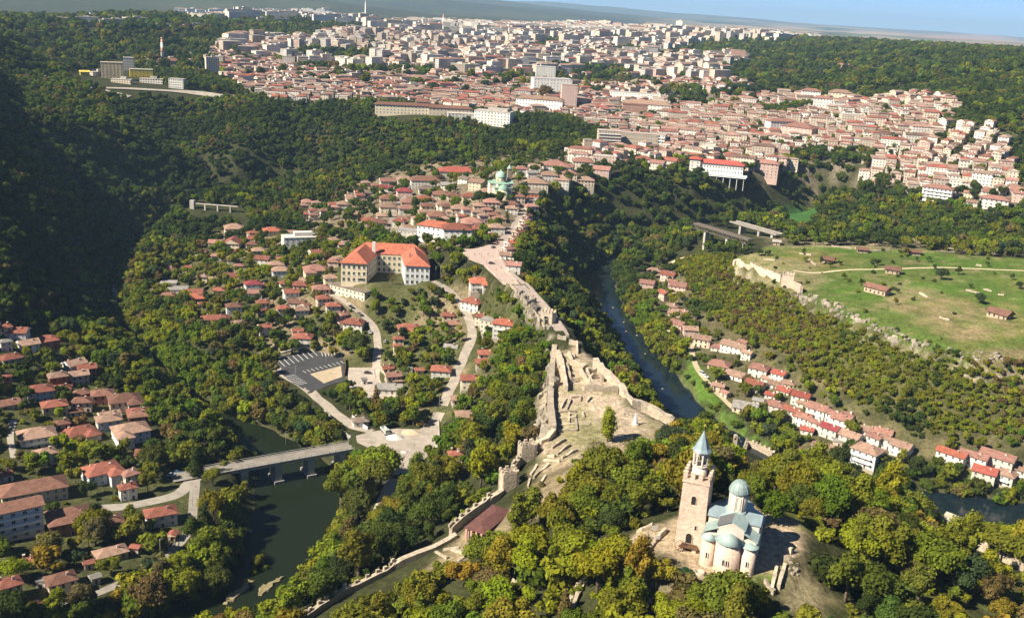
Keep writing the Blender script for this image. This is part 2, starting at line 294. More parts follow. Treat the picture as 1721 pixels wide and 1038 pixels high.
# ------------------------------------------------------------------ mesh builder
class MB:
    def __init__(s): s.v = []; s.f = []; s.m = []; s.uv = []; s.sm = []
    def face(s, P, mi=0, uv=None, smooth=False):
        k = len(s.v); s.v += [tuple(map(float, p)) for p in P]; s.f.append(tuple(range(k, k + len(P)))); s.m.append(mi); s.sm.append(smooth)
        s.uv.append(uv if uv is not None else [(0, 0)] * len(P))
    def wall(s, a, b, z0, z1, mi=0):
        """vertical quad from a to b (seen from the right-hand side of a->b), uv in metres"""
        l = math.hypot(b[0] - a[0], b[1] - a[1])
        s.face([(a[0], a[1], z0), (b[0], b[1], z0), (b[0], b[1], z1), (a[0], a[1], z1)], mi, [(0, 0), (l, 0), (l, z1 - z0), (0, z1 - z0)])
    def prism(s, P, z0, z1, mi=0, mt=None, bottom=True):
        """P counter-clockwise; z0, z1 numbers or one value per corner"""
        n = len(P); Z0 = [z0] * n if np.isscalar(z0) else list(z0); Z1 = [z1] * n if np.isscalar(z1) else list(z1)
        for i in range(n):
            j = (i + 1) % n; l = math.hypot(P[j][0] - P[i][0], P[j][1] - P[i][1])
            s.face([(*P[i][:2], Z0[i]), (*P[j][:2], Z0[j]), (*P[j][:2], Z1[j]), (*P[i][:2], Z1[i])], mi, [(0, Z0[i]), (l, Z0[j]), (l, Z1[j]), (0, Z1[i])])
        s.face([(*P[i][:2], Z1[i]) for i in range(n)], mi if mt is None else mt, [(p[0], p[1]) for p in P])
        if bottom: s.face([(*P[i][:2], Z0[i]) for i in range(n - 1, -1, -1)], mi)
    def box(s, cx, cy, z0, z1, lx, ly, a=0, mi=0, mt=None):
        c, d = math.cos(a), math.sin(a)
        s.prism([(cx + x * c - y * d, cy + x * d + y * c) for x, y in ((-lx / 2, -ly / 2), (lx / 2, -ly / 2), (lx / 2, ly / 2), (-lx / 2, ly / 2))], z0, z1, mi, mt)
    def roof_face(s, P, mi):
        """sloping face with uv: u along the eave, v up the slope"""
        p = [Vector(q) for q in P]; e = (p[1] - p[0]); e.z = 0
        e = e.normalized() if e.length > 1e-6 else Vector((1, 0, 0))
        nrm = (p[1] - p[0]).cross(p[2] - p[0]); up = nrm.normalized().cross(e) if nrm.length > 1e-9 else Vector((0, 0, 1))
        s.face(P, mi, [((q - p[0]).dot(e), (q - p[0]).dot(up)) for q in p])
    def hip(s, cx, cy, z, lx, ly, h, ov=0.6, a=0, mi=0, gable=False, th=0.22, mw=None, inset=None):
        """pitched roof over a lx x ly plan, ridge along x; with eave thickness"""
        X, Y = lx / 2 + ov, ly / 2 + ov
        c, d = math.cos(a), math.sin(a); T = lambda x, y, zz: (cx + x * c - y * d, cy + x * d + y * c, zz)
        k = 0 if gable else min(Y, X * 0.98) * (1 if inset is None else inset)
        zb, z0, z1 = z - th, z, z + h
        A = [(-X, -Y), (X, -Y), (X, Y), (-X, Y)]; r0, r1 = T(-X + k, 0, z1), T(X - k, 0, z1)
        q = [T(x, y, z0) for x, y in A]; b = [T(x, y, zb) for x, y in A]
        for i in range(4): s.face([b[i], b[(i + 1) % 4], q[(i + 1) % 4], q[i]], mi)
        s.face(b[::-1], mi)
        s.roof_face([q[0], q[1], r1, r0], mi); s.roof_face([q[2], q[3], r0, r1], mi)
        if gable:
            s.face([q[1], q[2], r1], mi if mw is None else mw); s.face([q[3], q[0], r0], mi if mw is None else mw)
        else:
            s.roof_face([q[1], q[2], r1], mi); s.roof_face([q[3], q[0], r0], mi)
    def cyl(s, cx, cy, z0, z1, r0, r1=None, n=12, mi=0, cap=True, a0=0, a1=2 * math.pi, mt=None, smooth=True):
        r1 = r0 if r1 is None else r1; full = abs(a1 - a0 - 2 * math.pi) < 1e-6
        A = [a0 + (a1 - a0) * i / n for i in range(n + (0 if full else 1))]
        m_ = len(A); nn = n
        for i in range(nn):
            j = (i + 1) % m_
            p = [(cx + r0 * math.cos(A[i]), cy + r0 * math.sin(A[i]), z0), (cx + r0 * math.cos(A[j]), cy + r0 * math.sin(A[j]), z0),
                 (cx + r1 * math.cos(A[j]), cy + r1 * math.sin(A[j]), z1), (cx + r1 * math.cos(A[i]), cy + r1 * math.sin(A[i]), z1)]
            if r1 < 1e-4: p = p[:3]
            s.face(p, mi, None, smooth)
        if cap and r1 > 1e-4: s.face([(cx + r1 * math.cos(t), cy + r1 * math.sin(t), z1) for t in A], mi if mt is None else mt)
    def lathe(s, prof, n=16, mi=0, cx=0, cy=0):
        for (ra, za), (rb, zb) in zip(prof, prof[1:]): s.cyl(cx, cy, za, zb, ra, rb, n, mi, cap=False)
    def tube(s, a, b, r, n=6, mi=0, r1=None):
        a, b = Vector(a), Vector(b); d = (b - a).normalized(); u = d.orthogonal().normalized(); w = d.cross(u); r1 = r if r1 is None else r1
        A = [a + (u * math.cos(t) + w * math.sin(t)) * r for t in [2 * math.pi * i / n for i in range(n)]]
        B = [b + (u * math.cos(t) + w * math.sin(t)) * r1 for t in [2 * math.pi * i / n for i in range(n)]]
        for i in range(n): s.face([A[i], A[(i + 1) % n], B[(i + 1) % n], B[i]], mi, None, True)
        s.face(A[::-1], mi); s.face(B, mi)
    def bar(s, a, b, w, h, mi=0):
        """square beam between two points"""
        a, b = Vector(a), Vector(b); d = (b - a).normalized(); u = d.cross(Vector((0, 0, 1)))
        u = u.normalized() if u.length > 1e-4 else Vector((1, 0, 0)); v = u.cross(d)
        P = [u * w / 2 * x + v * h / 2 * y for x, y in ((-1, -1), (1, -1), (1, 1), (-1, 1))]
        for i in range(4): s.face([a + P[i], b + P[i], b + P[(i + 1) % 4], a + P[(i + 1) % 4]][::-1], mi)
        s.face([a + p for p in P], mi); s.face([b + p for p in P[::-1]], mi)
    def mesh(s, name, mats, weld=True):
        me = bpy.data.meshes.new(name); me.from_pydata(s.v, [], s.f)
        for m_ in mats: me.materials.append(m_)
        me.polygons.foreach_set('material_index', s.m); me.polygons.foreach_set('use_smooth', s.sm)
        ul = me.uv_layers.new(name='UVMap'); ul.data.foreach_set('uv', [c for f in s.uv for p in f for c in p])
        if weld:
            bm = bmesh.new(); bm.from_mesh(me); bmesh.ops.remove_doubles(bm, verts=bm.verts, dist=0.002); bmesh.ops.recalc_face_normals(bm, faces=bm.faces); bm.to_mesh(me); bm.free()
        return me
    def build(s, name, mats, parent=None, weld=True):
        return link(name, s.mesh(name, mats if isinstance(mats, (list, tuple)) else [mats], weld), parent)
def link(name, data, parent=None, loc=None, rz=0, scale=None):
    o = bpy.data.objects.new(name, data); COL.objects.link(o)
    if parent is not None: o.parent = parent
    if loc is not None: o.location = loc
    if rz: o.rotation_euler = (0, 0, rz)
    if scale is not None: o.scale = scale
    return o
def tag(o, label, cat, group=None):
    o['label'] = label; o['category'] = cat
    if group: o['group'] = group
    return o
def thing(name, label, cat, loc=(0, 0, 0), rz=0, group=None):
    return tag(link(name, None, None, loc, rz), label, cat, group)
def struct(o, kind='structure'): o['kind'] = kind; return o
def poly_mesh(mb, P, dz, mi=0, step=3.0):
    """a sheet over polygon P lying dz above the ground: ground-grid cells clipped coarsely to the outline"""
    P = np.asarray(P)[:, :2]; lo, hi = P.min(0), P.max(0); n = max(1, int(math.ceil(max(hi - lo) / step)))
    v, e, f, *_ = mgeo.delaunay_2d_cdt([Vector(p) for p in P] + [Vector((x, y)) for x in np.linspace(lo[0], hi[0], n + 1)[1:-1] for y in np.linspace(lo[1], hi[1], n + 1)[1:-1] if in_poly(x, y, P)],
                                     [], [list(range(len(P)))], 1, 1e-3)
    for t in f: mb.face([(v[i].x, v[i].y, float(hz(v[i].x, v[i].y)) + dz) for i in t], mi, [(v[i].x, v[i].y) for i in t])
def resample(P, step):
    P = np.asarray(P, float); out = [P[0]]
    for a, b in zip(P, P[1:]):
        n = max(1, int(np.hypot(*(b - a)[:2]) / step))
        out += [a + (b - a) * (i + 1) / n for i in range(n)]
    return np.array(out)
def smooth_line(P, n=2):
    P = np.asarray(P, float)
    for _ in range(n):
        Q = [P[0]]
        for a, b in zip(P, P[1:]): Q += [a * 0.75 + b * 0.25, a * 0.25 + b * 0.75]
        P = np.array(Q + [P[-1]])
    return P
def normals2(P):
    t = np.gradient(P[:, :2], axis=0); t /= np.linalg.norm(t, axis=1)[:, None] + 1e-9
    return np.column_stack([-t[:, 1], t[:, 0]])

# ------------------------------------------------------------------ roads: level the ground under them, then lay the sheets
ROADS = []
def road(name, px, width, m_, soft=5.0, level=True, step=3.0, kerb=False):
    global ZZ
    P = smooth_line(hits(px)); P = resample(P, step)
    z = P[:, 2].copy()
    for _ in range(12): z[1:-1] = (z[:-2] + 2 * z[1:-1] + z[2:]) / 4
    P[:, 2] = z
    if level:
        d, zr = dist_poly(XX, YY, P, True); w = np.clip(1 - (d - width / 2 - 2.5) / soft, 0, 1)
        ZZ = np.where(near, ZZ * (1 - w) + zr * w, ZZ)
    ROADS.append((name, P, width, m_, kerb))
road('hill_road', '690,752;720,715;735,695;757,655;772,615;789,581;795,554;786,530;765,496;738,474;722,470', 5.6, 'dust')
road('river_road', '668,748;610,722;585,712;533,668;490,640;465,625', 6.0, 'dust')
road('school_street', '655,668;632,645;631,620;635,587;634,558;614,532;585,508;560,494;535,482', 4.8, 'dust')
road('bank_road', '352,795;340,797;324,806;305,828;262,842;219,850;155,855', 6.0, 'pale')
road('lane', '328,808;326,850;318,897;275,942;202,981;120,1015;40,1030;-60,1050', 4.0, 'pale')
road('lower_track', '672,765;664,790;654,823;637,863;600,905', 6.0, 'dust')
road('causeway_road', '905,322;885,350;868,378;848,402;838,425;846,448;864,470;895,502;922,532;945,556', 7.0, 'grey')
road('riverside_track', '1120,448;1140,436;1175,424', 3.2, 'sand')
road('meadow_track', '1160,575;1164,594;1168,615;1188,642;1218,674;1250,700', 3.5, 'sand')
road('plateau_path', '1333,455;1370,460;1421,453;1478,453;1579,449;1640,452;1721,455', 2.6, 'sand', 3, True)
road('cottage_path', '22,705;16,735;24,770', 3.0, 'pale')
road('old_town_street', '648,402;655,385;664,350;688,322', 5.0, 'grey')
road('highway', '40,122;67,128;111,131;150,143;175,155;216,165', 13, 'pale', level=False, step=12)
road('bypass_road', '120,146;150,148;210,150;270,153;337,157;391,165', 11, 'pale', level=False, step=12)
# ------------------------------------------------------------------ level pads, then the ground itself
def pad(P, soft=6.0, z=None):
    global ZZ
    P = np.asarray(P); d = SIGN(XX, YY, P); zz = float(np.mean(P[:, 2])) if z is None else z
    w = np.clip(1 - d / soft, 0, 1); w = w * w * (3 - 2 * w)
    ZZ = np.where(near, ZZ * (1 - w) + zz * w, ZZ); return zz
PARK = hits('465,602;498,590;532,583;576,594;580,628;579,642;550,652;521,664;492,648;469,630'); pad(PARK, 8)
JUNC = hits('598,738;625,728;668,722;705,716;738,694;740,735;712,770;690,798;655,800;640,770;600,752'); pad(JUNC, 8)
YARD = hits('585,618;628,612;634,650;672,648;660,690;618,684;585,655'); pad(YARD, 6)
PLAZA = hits('772,424;795,419;822,410;838,404;846,430;856,452;872,474;846,472;812,456;786,444'); pad(PLAZA, 6)
sc_c = hit(650, 470); SCH = np.array([(sc_c[0] + math.cos(t) * 34, sc_c[1] + 14 + math.sin(t) * 26, sc_c[2]) for t in np.linspace(0, 6.283, 13)[:-1]]); pad(SCH, 9)
PW = lambda s: hits(s)
sx, sy = np.gradient(ZZ, GX, axis=1), np.gradient(ZZ, GY, axis=0); SL = np.hypot(sx, sy)
jit = (vnoise(XX, YY, 11, 41) - 0.5) * 9 + (vnoise(XX, YY, 4.3, 42) - 0.5) * 4
C = np.empty(ZZ.shape + (3,)); C[:] = (0.042, 0.046, 0.018)
def paint(m_, c, k=1.0):
    m_ = np.clip(m_ * k, 0, 1)[..., None]; C[:] = C * (1 - m_) + np.array(c) * m_
def zone(s, soft=3.0, world=None, grow=0):
    P = hits(s) if world is None else world
    return np.clip(0.5 - (np.where(in_poly(XX, YY, P), -1, 1) * dist_poly(XX, YY, np.vstack([P, P[:1]])) - grow + jit * (1 if soft < 20 else 6)) / soft, 0, 1)
n1, n2, n3 = vnoise(XX, YY, 23, 51), vnoise(XX, YY, 7, 52), vnoise(XX, YY, 70, 53)
EARTH, SAND, GRASS, DRY, ROCK = (0.2, 0.15, 0.095), (0.41, 0.325, 0.235), (0.085, 0.15, 0.022), (0.2, 0.19, 0.07), (0.44, 0.375, 0.285)
S_LL = '0,545;70,548;120,600;150,640;190,640;245,700;262,760;210,810;320,800;325,850;305,890;200,960;120,1038;-80,1060;-80,640'
S_MID = '395,372;560,392;600,420;690,472;752,482;800,470;860,490;872,545;835,590;820,650;770,690;735,705;640,690;600,640;470,640;420,560;330,545;300,500;260,520;250,480;330,420'
S_OLD = '490,350;570,340;610,310;640,295;740,272;850,262;960,255;1000,275;960,300;905,325;880,372;868,420;815,400;760,420;700,412;650,400;600,392;520,390'
S_ROW = '1068,470;1100,440;1150,445;1160,520;1230,560;1300,590;1370,640;1440,680;1545,735;1640,728;1721,745;1721,815;1620,815;1560,790;1450,780;1330,745;1240,690;1190,620;1130,560;1090,510'
S_TOWN = '470,178;420,160;385,140;345,118;345,90;420,72;560,62;640,48;760,44;1000,48;1140,58;1330,70;1180,82;1100,100;1260,104;1215,130;1270,155;1380,172;1450,178;1520,162;1600,172;1612,192;1560,220;1690,228;1712,345;1640,350;1530,328;1440,312;1380,302;1320,292;1250,287;1150,272;1100,277;1000,287;960,277;950,262;980,248;988,215;960,203;870,198;760,188;640,178'
W_ = {k: PW(v) for k, v in dict(LL=S_LL, MID=S_MID, OLD=S_OLD, ROW=S_ROW, TOWN=S_TOWN).items()}
paint(zone('', 6, W_['LL']) * (0.35 + 0.6 * n2), (0.085, 0.09, 0.035)); paint(zone('', 6, W_['MID']) * (0.3 + 0.7 * n2), (0.1, 0.102, 0.04)); paint(zone('', 6, W_['MID']) * np.clip((n1 - .62) * 5, 0, .8), (0.24, 0.19, 0.12))
paint(zone('', 6, W_['OLD']) * (0.5 + 0.5 * n2), (0.24, 0.19, 0.13)); paint(zone('1130,440;1238,432;1330,485;1470,552;1560,585;1721,610;1790,612;1790,745;1721,742;1640,725;1545,732;1440,678;1370,638;1300,588;1230,558;1165,515', 6), (0.085, 0.082, 0.03)); paint(zone('', 6, W_['ROW']) * (0.15 + 0.6 * n2), (0.2, 0.17, 0.09)); paint(zone('', 30, W_['TOWN']) * (0.55 + 0.4 * n3), (0.2, 0.165, 0.12))
paint(zone('1145,585;1160,580;1185,640;1225,695;1300,765;1330,790;1290,775;1230,735;1185,690;1150,640'), GRASS); paint(zone('1322,345;1352,338;1380,372;1350,392;1318,380'), (0.05, 0.13, 0.03))
paint(zone('1560,900;1600,868;1660,880;1721,885;1790,890;1790,960;1721,948;1660,915'), (0.12, 0.14, 0.03)); paint(zone('195,430;215,432;218,465;200,470'), GRASS)
paint(zone('1530,215;1590,205;1605,225;1560,240'), (0.2, 0.2, 0.06)); paint(zone('1600,795;1640,785;1660,830;1610,850'), (0.1, 0.14, 0.03)); paint(zone('400,915;462,935;470,1000;420,1010;370,1010'), DRY, .6)
mt_ = zone('', 4, trap); paint(mt_, (0.1, 0.14, 0.028)); paint(mt_ * np.clip((n1 - 0.4) * 4, 0, 1) * .9, (0.082, 0.145, 0.02)); paint(mt_ * np.clip((n3 - 0.5) * 5, 0, 1) * np.clip(n2 * 1.5, 0, 1), (0.17, 0.165, 0.05)); paint(mt_ * np.clip((n2 - 0.72) * 6, 0, 1) * .5, (0.3, 0.23, 0.13))
paint(zone('1500,480;1560,480;1620,510;1700,520;1700,560;1620,572;1540,545;1500,510', 8) * (0.15 + 0.75 * n2), (0.27, 0.205, 0.115)); paint(zone('1240,425;1350,440;1400,470;1340,500;1290,470', 6) * (0.3 + 0.5 * n2), (0.3, 0.25, 0.14)); paint(zone('1640,590;1721,585;1780,600;1720,640;1640,640', 6) * 0.5, EARTH)
paint(zone('1280,398;1420,398;1560,404;1640,415;1560,425;1400,415;1290,415', 5) * n1, (0.3, 0.25, 0.15))
paint(zone('', 3, fort, 2), SAND); paint(zone('', 3, fort, 2) * np.clip((n2 - .55) * 4, 0, .75), (0.27, 0.235, 0.15)); paint(zone('', 3, fort, 2) * np.clip((vnoise(XX, YY, 5, 88) - .66) * 6, 0, .8), (0.13, 0.135, 0.05)); paint(zone('940,690;990,690;1010,740;960,760;935,740', 4) * np.clip((n1 - .3) * 3, 0, .8), (0.2, 0.19, 0.085))
paint(zone('1100,720;1130,712;1060,770;930,860;840,900;760,950;700,960;780,900;860,850;920,790;980,770', 5) * (0.25 + 0.75 * n2), (0.33, 0.26, 0.16))
paint(zone('', 3, terr), (0.4, 0.31, 0.21)); paint(zone('1235,975;1265,965;1310,955;1330,970;1270,1010;1235,1000', 3) * np.clip(n2 * 2, 0, 1), (0.12, 0.16, 0.035)); paint(zone('1290,855;1330,850;1400,885;1370,905;1340,880', 3) * 0.8, (0.17, 0.17, 0.05))
paint(zone('1310,960;1350,955;1400,1010;1380,1038;1310,1030', 4) * (0.5 + 0.5 * n1), (0.34, 0.28, 0.17)); paint(zone('1060,900;1110,890;1130,960;1160,1010;1060,1038;1040,960', 6) * n1, (0.38, 0.3, 0.2)); paint(zone('1500,1000;1600,990;1640,1038;1500,1050', 4) * np.clip(n1 * 1.5, 0, 1), (0.16, 0.19, 0.045))
paint(zone('1600,960;1721,985;1721,1038;1650,1038', 5) * np.clip(n1 * 1.6 - .2, 0, .8), (0.17, 0.19, 0.05))
# bare rock on the steep faces of the fortress hill, the causeway ridge and the plateau rim
rk = np.clip((SL - 0.95) / 0.4, 0, 1) * near * (np.minimum(np.minimum(dR, SIGN(XX, YY, fort)), SIGN(XX, YY, trap)) < 8)
paint(rk * np.clip(0.55 + 0.6 * (n2 - 0.35), 0, 1), ROCK)
paint(rk * np.clip((vnoise(XX, YY, 5, 77) - 0.62) * 6, 0, 1), (0.09, 0.1, 0.04))
paint(zone('1545,408;1590,398;1640,408;1685,400;1700,425;1640,425;1580,425', 6) * np.clip((n2 - .35) * 4, 0, 1), ROCK)
paint(np.clip(1 - dmin / 4, 0, 1) * near * 0.8, (0.13, 0.11, 0.07))
# far country: woods, stubble and ploughed fields
fr = np.clip((YY - 1500) / 800, 0, 1); k1, k2 = vnoise(XX, YY, 420, 61), vnoise(XX, YY, 160, 62)
paint(fr * np.clip((k1 - 0.5) * 4, 0, 1) * 0.4, (0.1, 0.11, 0.05))
vf = np.clip((YY - 4800) / 1500, 0, 1); f1 = vnoise(XX * 0.6, YY, 1100, 63); f2 = vnoise(XX, YY * 1.3, 700, 64)
openf = np.clip((az - 0.1) / 0.12, 0.0, 1) * np.clip(1.2 - (YY - 14000) / 9000, 0, 1)
paint(vf * openf * np.clip((f1 - 0.5) * 9, 0, 1), (0.34, 0.23, 0.17)); paint(vf * openf * np.clip((f2 - 0.62) * 9, 0, 1), (0.42, 0.34, 0.19)); paint(vf * openf * np.clip((0.36 - f2) * 9, 0, 1), (0.13, 0.14, 0.06))
paint(zone('1620,85;1680,80;1760,84;1760,92;1640,92', 20), (0.48, 0.38, 0.17)); paint(zone('1540,62;1600,56;1680,60;1721,66;1721,72;1640,70', 20), (0.36, 0.24, 0.17)); paint(zone('845,40;880,35;960,39;950,42;890,45', 20), (0.36, 0.24, 0.19)); paint(zone('1380,65;1480,60;1560,72;1480,75', 20) * .7, (0.32, 0.25, 0.16))
verts = np.column_stack([XX.ravel(), YY.ravel(), ZZ.ravel()]); ii = np.arange(NX * NY).reshape(NY, NX)
F = np.column_stack([ii[:-1, :-1].ravel(), ii[:-1, 1:].ravel(), ii[1:, 1:].ravel(), ii[1:, :-1].ravel()])
me = bpy.data.meshes.new('terrain'); me.vertices.add(len(verts)); me.vertices.foreach_set('co', verts.ravel())
me.loops.add(F.size); me.loops.foreach_set('vertex_index', F.ravel()); me.polygons.add(len(F)); me.polygons.foreach_set('loop_start', np.arange(0, F.size, 4)); me.polygons.foreach_set('use_smooth', np.ones(len(F), bool))
at_ = me.color_attributes.new('cover', 'FLOAT_COLOR', 'POINT'); at_.data.foreach_set('color', np.column_stack([C.reshape(-1, 3), np.ones(NX * NY)]).ravel().astype(np.float32)); me.update(); me.validate()
gm = bpy.data.materials.new('ground'); gm.use_nodes = True; n = gm.node_tree.nodes; L = gm.node_tree.links; b = n['Principled BSDF']; b.inputs['Roughness'].default_value = 0.95; b.inputs['Specular IOR Level'].default_value = 0.1
va = n.new('ShaderNodeVertexColor'); va.layer_name = 'cover'; tc = n.new('ShaderNodeTexCoord')
prev = va.outputs['Color']
for scl, amt in ((2.2, 0.55), (0.55, 0.75), (0.11, 0.5), (0.012, 0.35)):
    t = n.new('ShaderNodeTexNoise'); t.inputs['Scale'].default_value = scl; t.inputs['Detail'].default_value = 4; L.new(tc.outputs['Object'], t.inputs['Vector'])
    mr = n.new('ShaderNodeMapRange'); mr.inputs[1].default_value = 0.25; mr.inputs[2].default_value = 0.75; mr.inputs[3].default_value = 1 - amt * 0.6; mr.inputs[4].default_value = 1 + amt * 0.5; L.new(t.outputs['Fac'], mr.inputs[0])
    mu = n.new('ShaderNodeMix'); mu.data_type = 'RGBA'; mu.blend_type = 'MULTIPLY'; mu.inputs['Factor'].default_value = 1; L.new(prev, mu.inputs['A']); L.new(mr.outputs[0], mu.inputs['B']); prev = mu.outputs['Result']
L.new(prev, b.inputs['Base Color'])
bp = n.new('ShaderNodeBump'); bp.inputs['Strength'].default_value = 0.8; bp.inputs['Distance'].default_value = 0.8; t = n.new('ShaderNodeTexNoise'); t.inputs['Scale'].default_value = 0.45; t.inputs['Detail'].default_value = 5
L.new(tc.outputs['Object'], t.inputs['Vector']); L.new(t.outputs['Fac'], bp.inputs['Height']); L.new(bp.outputs[0], b.inputs['Normal'])
me.materials.append(gm)
ter = struct(link('terrain', me)); ter['label'] = 'green and stony hills around the river gorge'

# ------------------------------------------------------------------ water
wm = bpy.data.materials.new('river_water'); wm.use_nodes = True; n = wm.node_tree.nodes; L = wm.node_tree.links; b = n['Principled BSDF']
b.inputs['Base Color'].default_value = (0.012, 0.022, 0.016, 1); b.inputs['Roughness'].default_value = 0.12; b.inputs['Specular IOR Level'].default_value = 0.5; b.inputs['IOR'].default_value = 1.33
t = n.new('ShaderNodeTexNoise'); t.inputs['Scale'].default_value = 0.5; t.inputs['Detail'].default_value = 3; tc = n.new('ShaderNodeTexCoord'); L.new(tc.outputs['Object'], t.inputs['Vector'])
bp = n.new('ShaderNodeBump'); bp.inputs['Strength'].default_value = 0.12; bp.inputs['Distance'].default_value = 0.3; L.new(t.outputs['Fac'], bp.inputs['Height']); L.new(bp.outputs[0], b.inputs['Normal'])
wl_ = wm.copy(); wl_.node_tree.nodes['Principled BSDF'].inputs['Specular IOR Level'].default_value = 0.11; wl_.node_tree.nodes['Principled BSDF'].inputs['Base Color'].default_value = (0.011, 0.016, 0.007, 1); wm.node_tree.nodes['Principled BSDF'].inputs['Base Color'].default_value = (0.008, 0.016, 0.022, 1)
for P, lab in ((WL, 'dark green river under the road bridge'), (WR, 'blue river below the plateau')):
    Q = resample(smooth_line(P), 8); N = normals2(Q); mb = MB(); w = Q[:, 2] + 10
    for i in range(len(Q) - 1):
        mb.face([(*(Q[i, :2] + N[i] * w[i]), 0), (*(Q[i, :2] - N[i] * w[i]), 0), (*(Q[i + 1, :2] - N[i + 1] * w[i + 1]), 0), (*(Q[i + 1, :2] + N[i + 1] * w[i + 1]), 0)])
    o = struct(mb.build('river', wl_ if P is WL else wm)); o['label'] = lab

# ------------------------------------------------------------------ road sheets
RM = dict(dust=mat('dusty_road', (0.42, 0.365, 0.31), 0.95, 0.28, 0.25, 0.2), pale=mat('pale_asphalt', (0.3, 0.27, 0.235), 0.9, 0.25, 0.2), grey=mat('road_setts', (0.36, 0.3, 0.265), 0.9, 0.2, 0.3), sand=mat('sandy_path', (0.55, 0.46, 0.31), 0.95, 0.25, 0.4))
ROADPTS = []
lay = 0.10
for name, P, width, mk, kerb in ROADS:
    mb = MB(); N = normals2(P); K = 4; lay += 0.006
    sc_ = 1 if P[0, 1] < 1150 else 3
    for i in range(len(P) - 1):
        for k in range(K):
            q = []
            for jj, kk in ((i, k), (i, k + 1), (i + 1, k + 1), (i + 1, k)):
                wv = width * (1 + 0.10 * math.sin(jj * 0.9 + kk) * (kk in (0, K)))
                p = P[jj, :2] + N[jj] * wv * (0.5 - kk / K); q.append((p[0], p[1], float(hz(*p)) + (lay if P[0, 1] < 1150 else 1.2)))
            mb.face(q)
    o = struct(mb.build(name, RM[mk])); ROADPTS.append((P, width))
def sheet(name, P, m_, dz, step=3.0, label=None):
    mb = MB(); poly_mesh(mb, P, dz, 0, step); o = struct(mb.build(name, m_))
    if label: o['label'] = label
    return o
sheet('road_junction', JUNC, RM['dust'], 0.20, 4, 'dusty road junction by the bridge head')
sheet('yard', YARD, RM['dust'], 0.21, 4, 'pale dusty yard behind the car park')
sheet('town_square', PLAZA, mat('square_paving', (0.4, 0.31, 0.27), 0.9, 0.2, 0.5), 0.22, 4, 'pinkish paved square above the causeway')
# ------------------------------------------------------------------ houses
ROOF = dict(r=(0.27, 0.098, 0.068), b=(0.2, 0.1, 0.072), t=(0.31, 0.2, 0.15), k=(0.31, 0.085, 0.065), p=(0.32, 0.165, 0.132), c=(0.24, 0.05, 0.055), o=(0.4, 0.13, 0.08), g=(0.27, 0.255, 0.24), n=(0.2, 0.155, 0.125))
RNAME = dict(r='red', b='brown', t='tan', k='bright red', p='pink', c='crimson', o='orange-red', g='grey', n='dark brown')
WALL = dict(w=(0.64, 0.605, 0.545), c=(0.7, 0.61, 0.46), y=(0.62, 0.5, 0.26), p=(0.62, 0.43, 0.37), s=(0.43, 0.36, 0.28), b=(0.35, 0.15, 0.105), g=(0.5, 0.48, 0.45), l=(0.62, 0.64, 0.66), t=(0.58, 0.48, 0.38))
WNAME = dict(w='white', c='cream', y='yellow', p='pink', s='stone', b='brick', g='grey', l='pale blue', t='tan')
glass = mat('window_glass', (0.035, 0.045, 0.055), 0.15, 0.4, 0.8, spec=0.6)
frame_w = mat('window_frame_white', (0.7, 0.69, 0.66), 0.6, 0.1); wood = mat('dark_wood', (0.1, 0.055, 0.03), 0.7, 0.3, 1.5); brickm = mat('chimney_brick', (0.42, 0.22, 0.16), 0.9, 0.3, 1.0); concrete = mat('concrete', (0.46, 0.43, 0.39), 0.9, 0.22, 0.3); stucco = mat('white_stucco', (0.74, 0.72, 0.67), 0.85, 0.12, 0.3)
def window_mesh(w, h, fm):
    mb = MB()
    for x0, x1, z0, z1 in ((-w / 2, w / 2, 0, 0.1), (-w / 2, w / 2, h - 0.1, h), (-w / 2, -w / 2 + 0.1, 0.1, h - 0.1), (w / 2 - 0.1, w / 2, 0.1, h - 0.1), (-0.04, 0.04, 0.1, h - 0.1)):
        mb.prism([(x0, -0.10), (x1, -0.10), (x1, 0.02), (x0, 0.02)], z0, z1, 0)
    mb.prism([(-w / 2 + 0.1, -0.045), (w / 2 - 0.1, -0.045), (w / 2 - 0.1, 0.02), (-w / 2 + 0.1, 0.02)], 0.1, h - 0.1, 1)
    mb.prism([(-w / 2 - 0.1, -0.2), (w / 2 + 0.1, -0.2), (w / 2 + 0.1, 0.02), (-w / 2 - 0.1, 0.02)], -0.1, 0.0, 0)
    return mb.mesh('window', [fm, glass])
WIN = [window_mesh(1.1, 1.45, frame_w), window_mesh(1.0, 1.4, wood), window_mesh(1.5, 1.35, frame_w), window_mesh(1.25, 2.0, frame_w)]
mb = MB(); mb.prism([(-0.6, -0.09), (0.6, -0.09), (0.6, 0.02), (-0.6, 0.02)], 0, 2.2, 0); mb.prism([(-0.48, -0.12), (0.48, -0.12), (0.48, -0.09), (-0.48, -0.09)], 0.05, 2.1, 1); DOOR = mb.mesh('door', [frame_w, wood])
mb = MB(); mb.box(0, 0, 0, 2.0, 0.75, 0.75, 0, 0); mb.box(0, 0, 2.0, 2.15, 0.95, 0.95, 0, 1); CHIM = [mb.mesh('chimney', [brickm, concrete]), None]
mb = MB(); mb.box(0, 0, 0, 1.9, 0.8, 0.6, 0, 0); mb.box(0, 0, 1.9, 2.05, 1.0, 0.8, 0, 1); CHIM[1] = mb.mesh('chimney', [stucco, brickm])
OBST = []            # footprints that trees keep clear of: x, y, radius
THINGS = []          # (object, noun phrase, where) for the labels
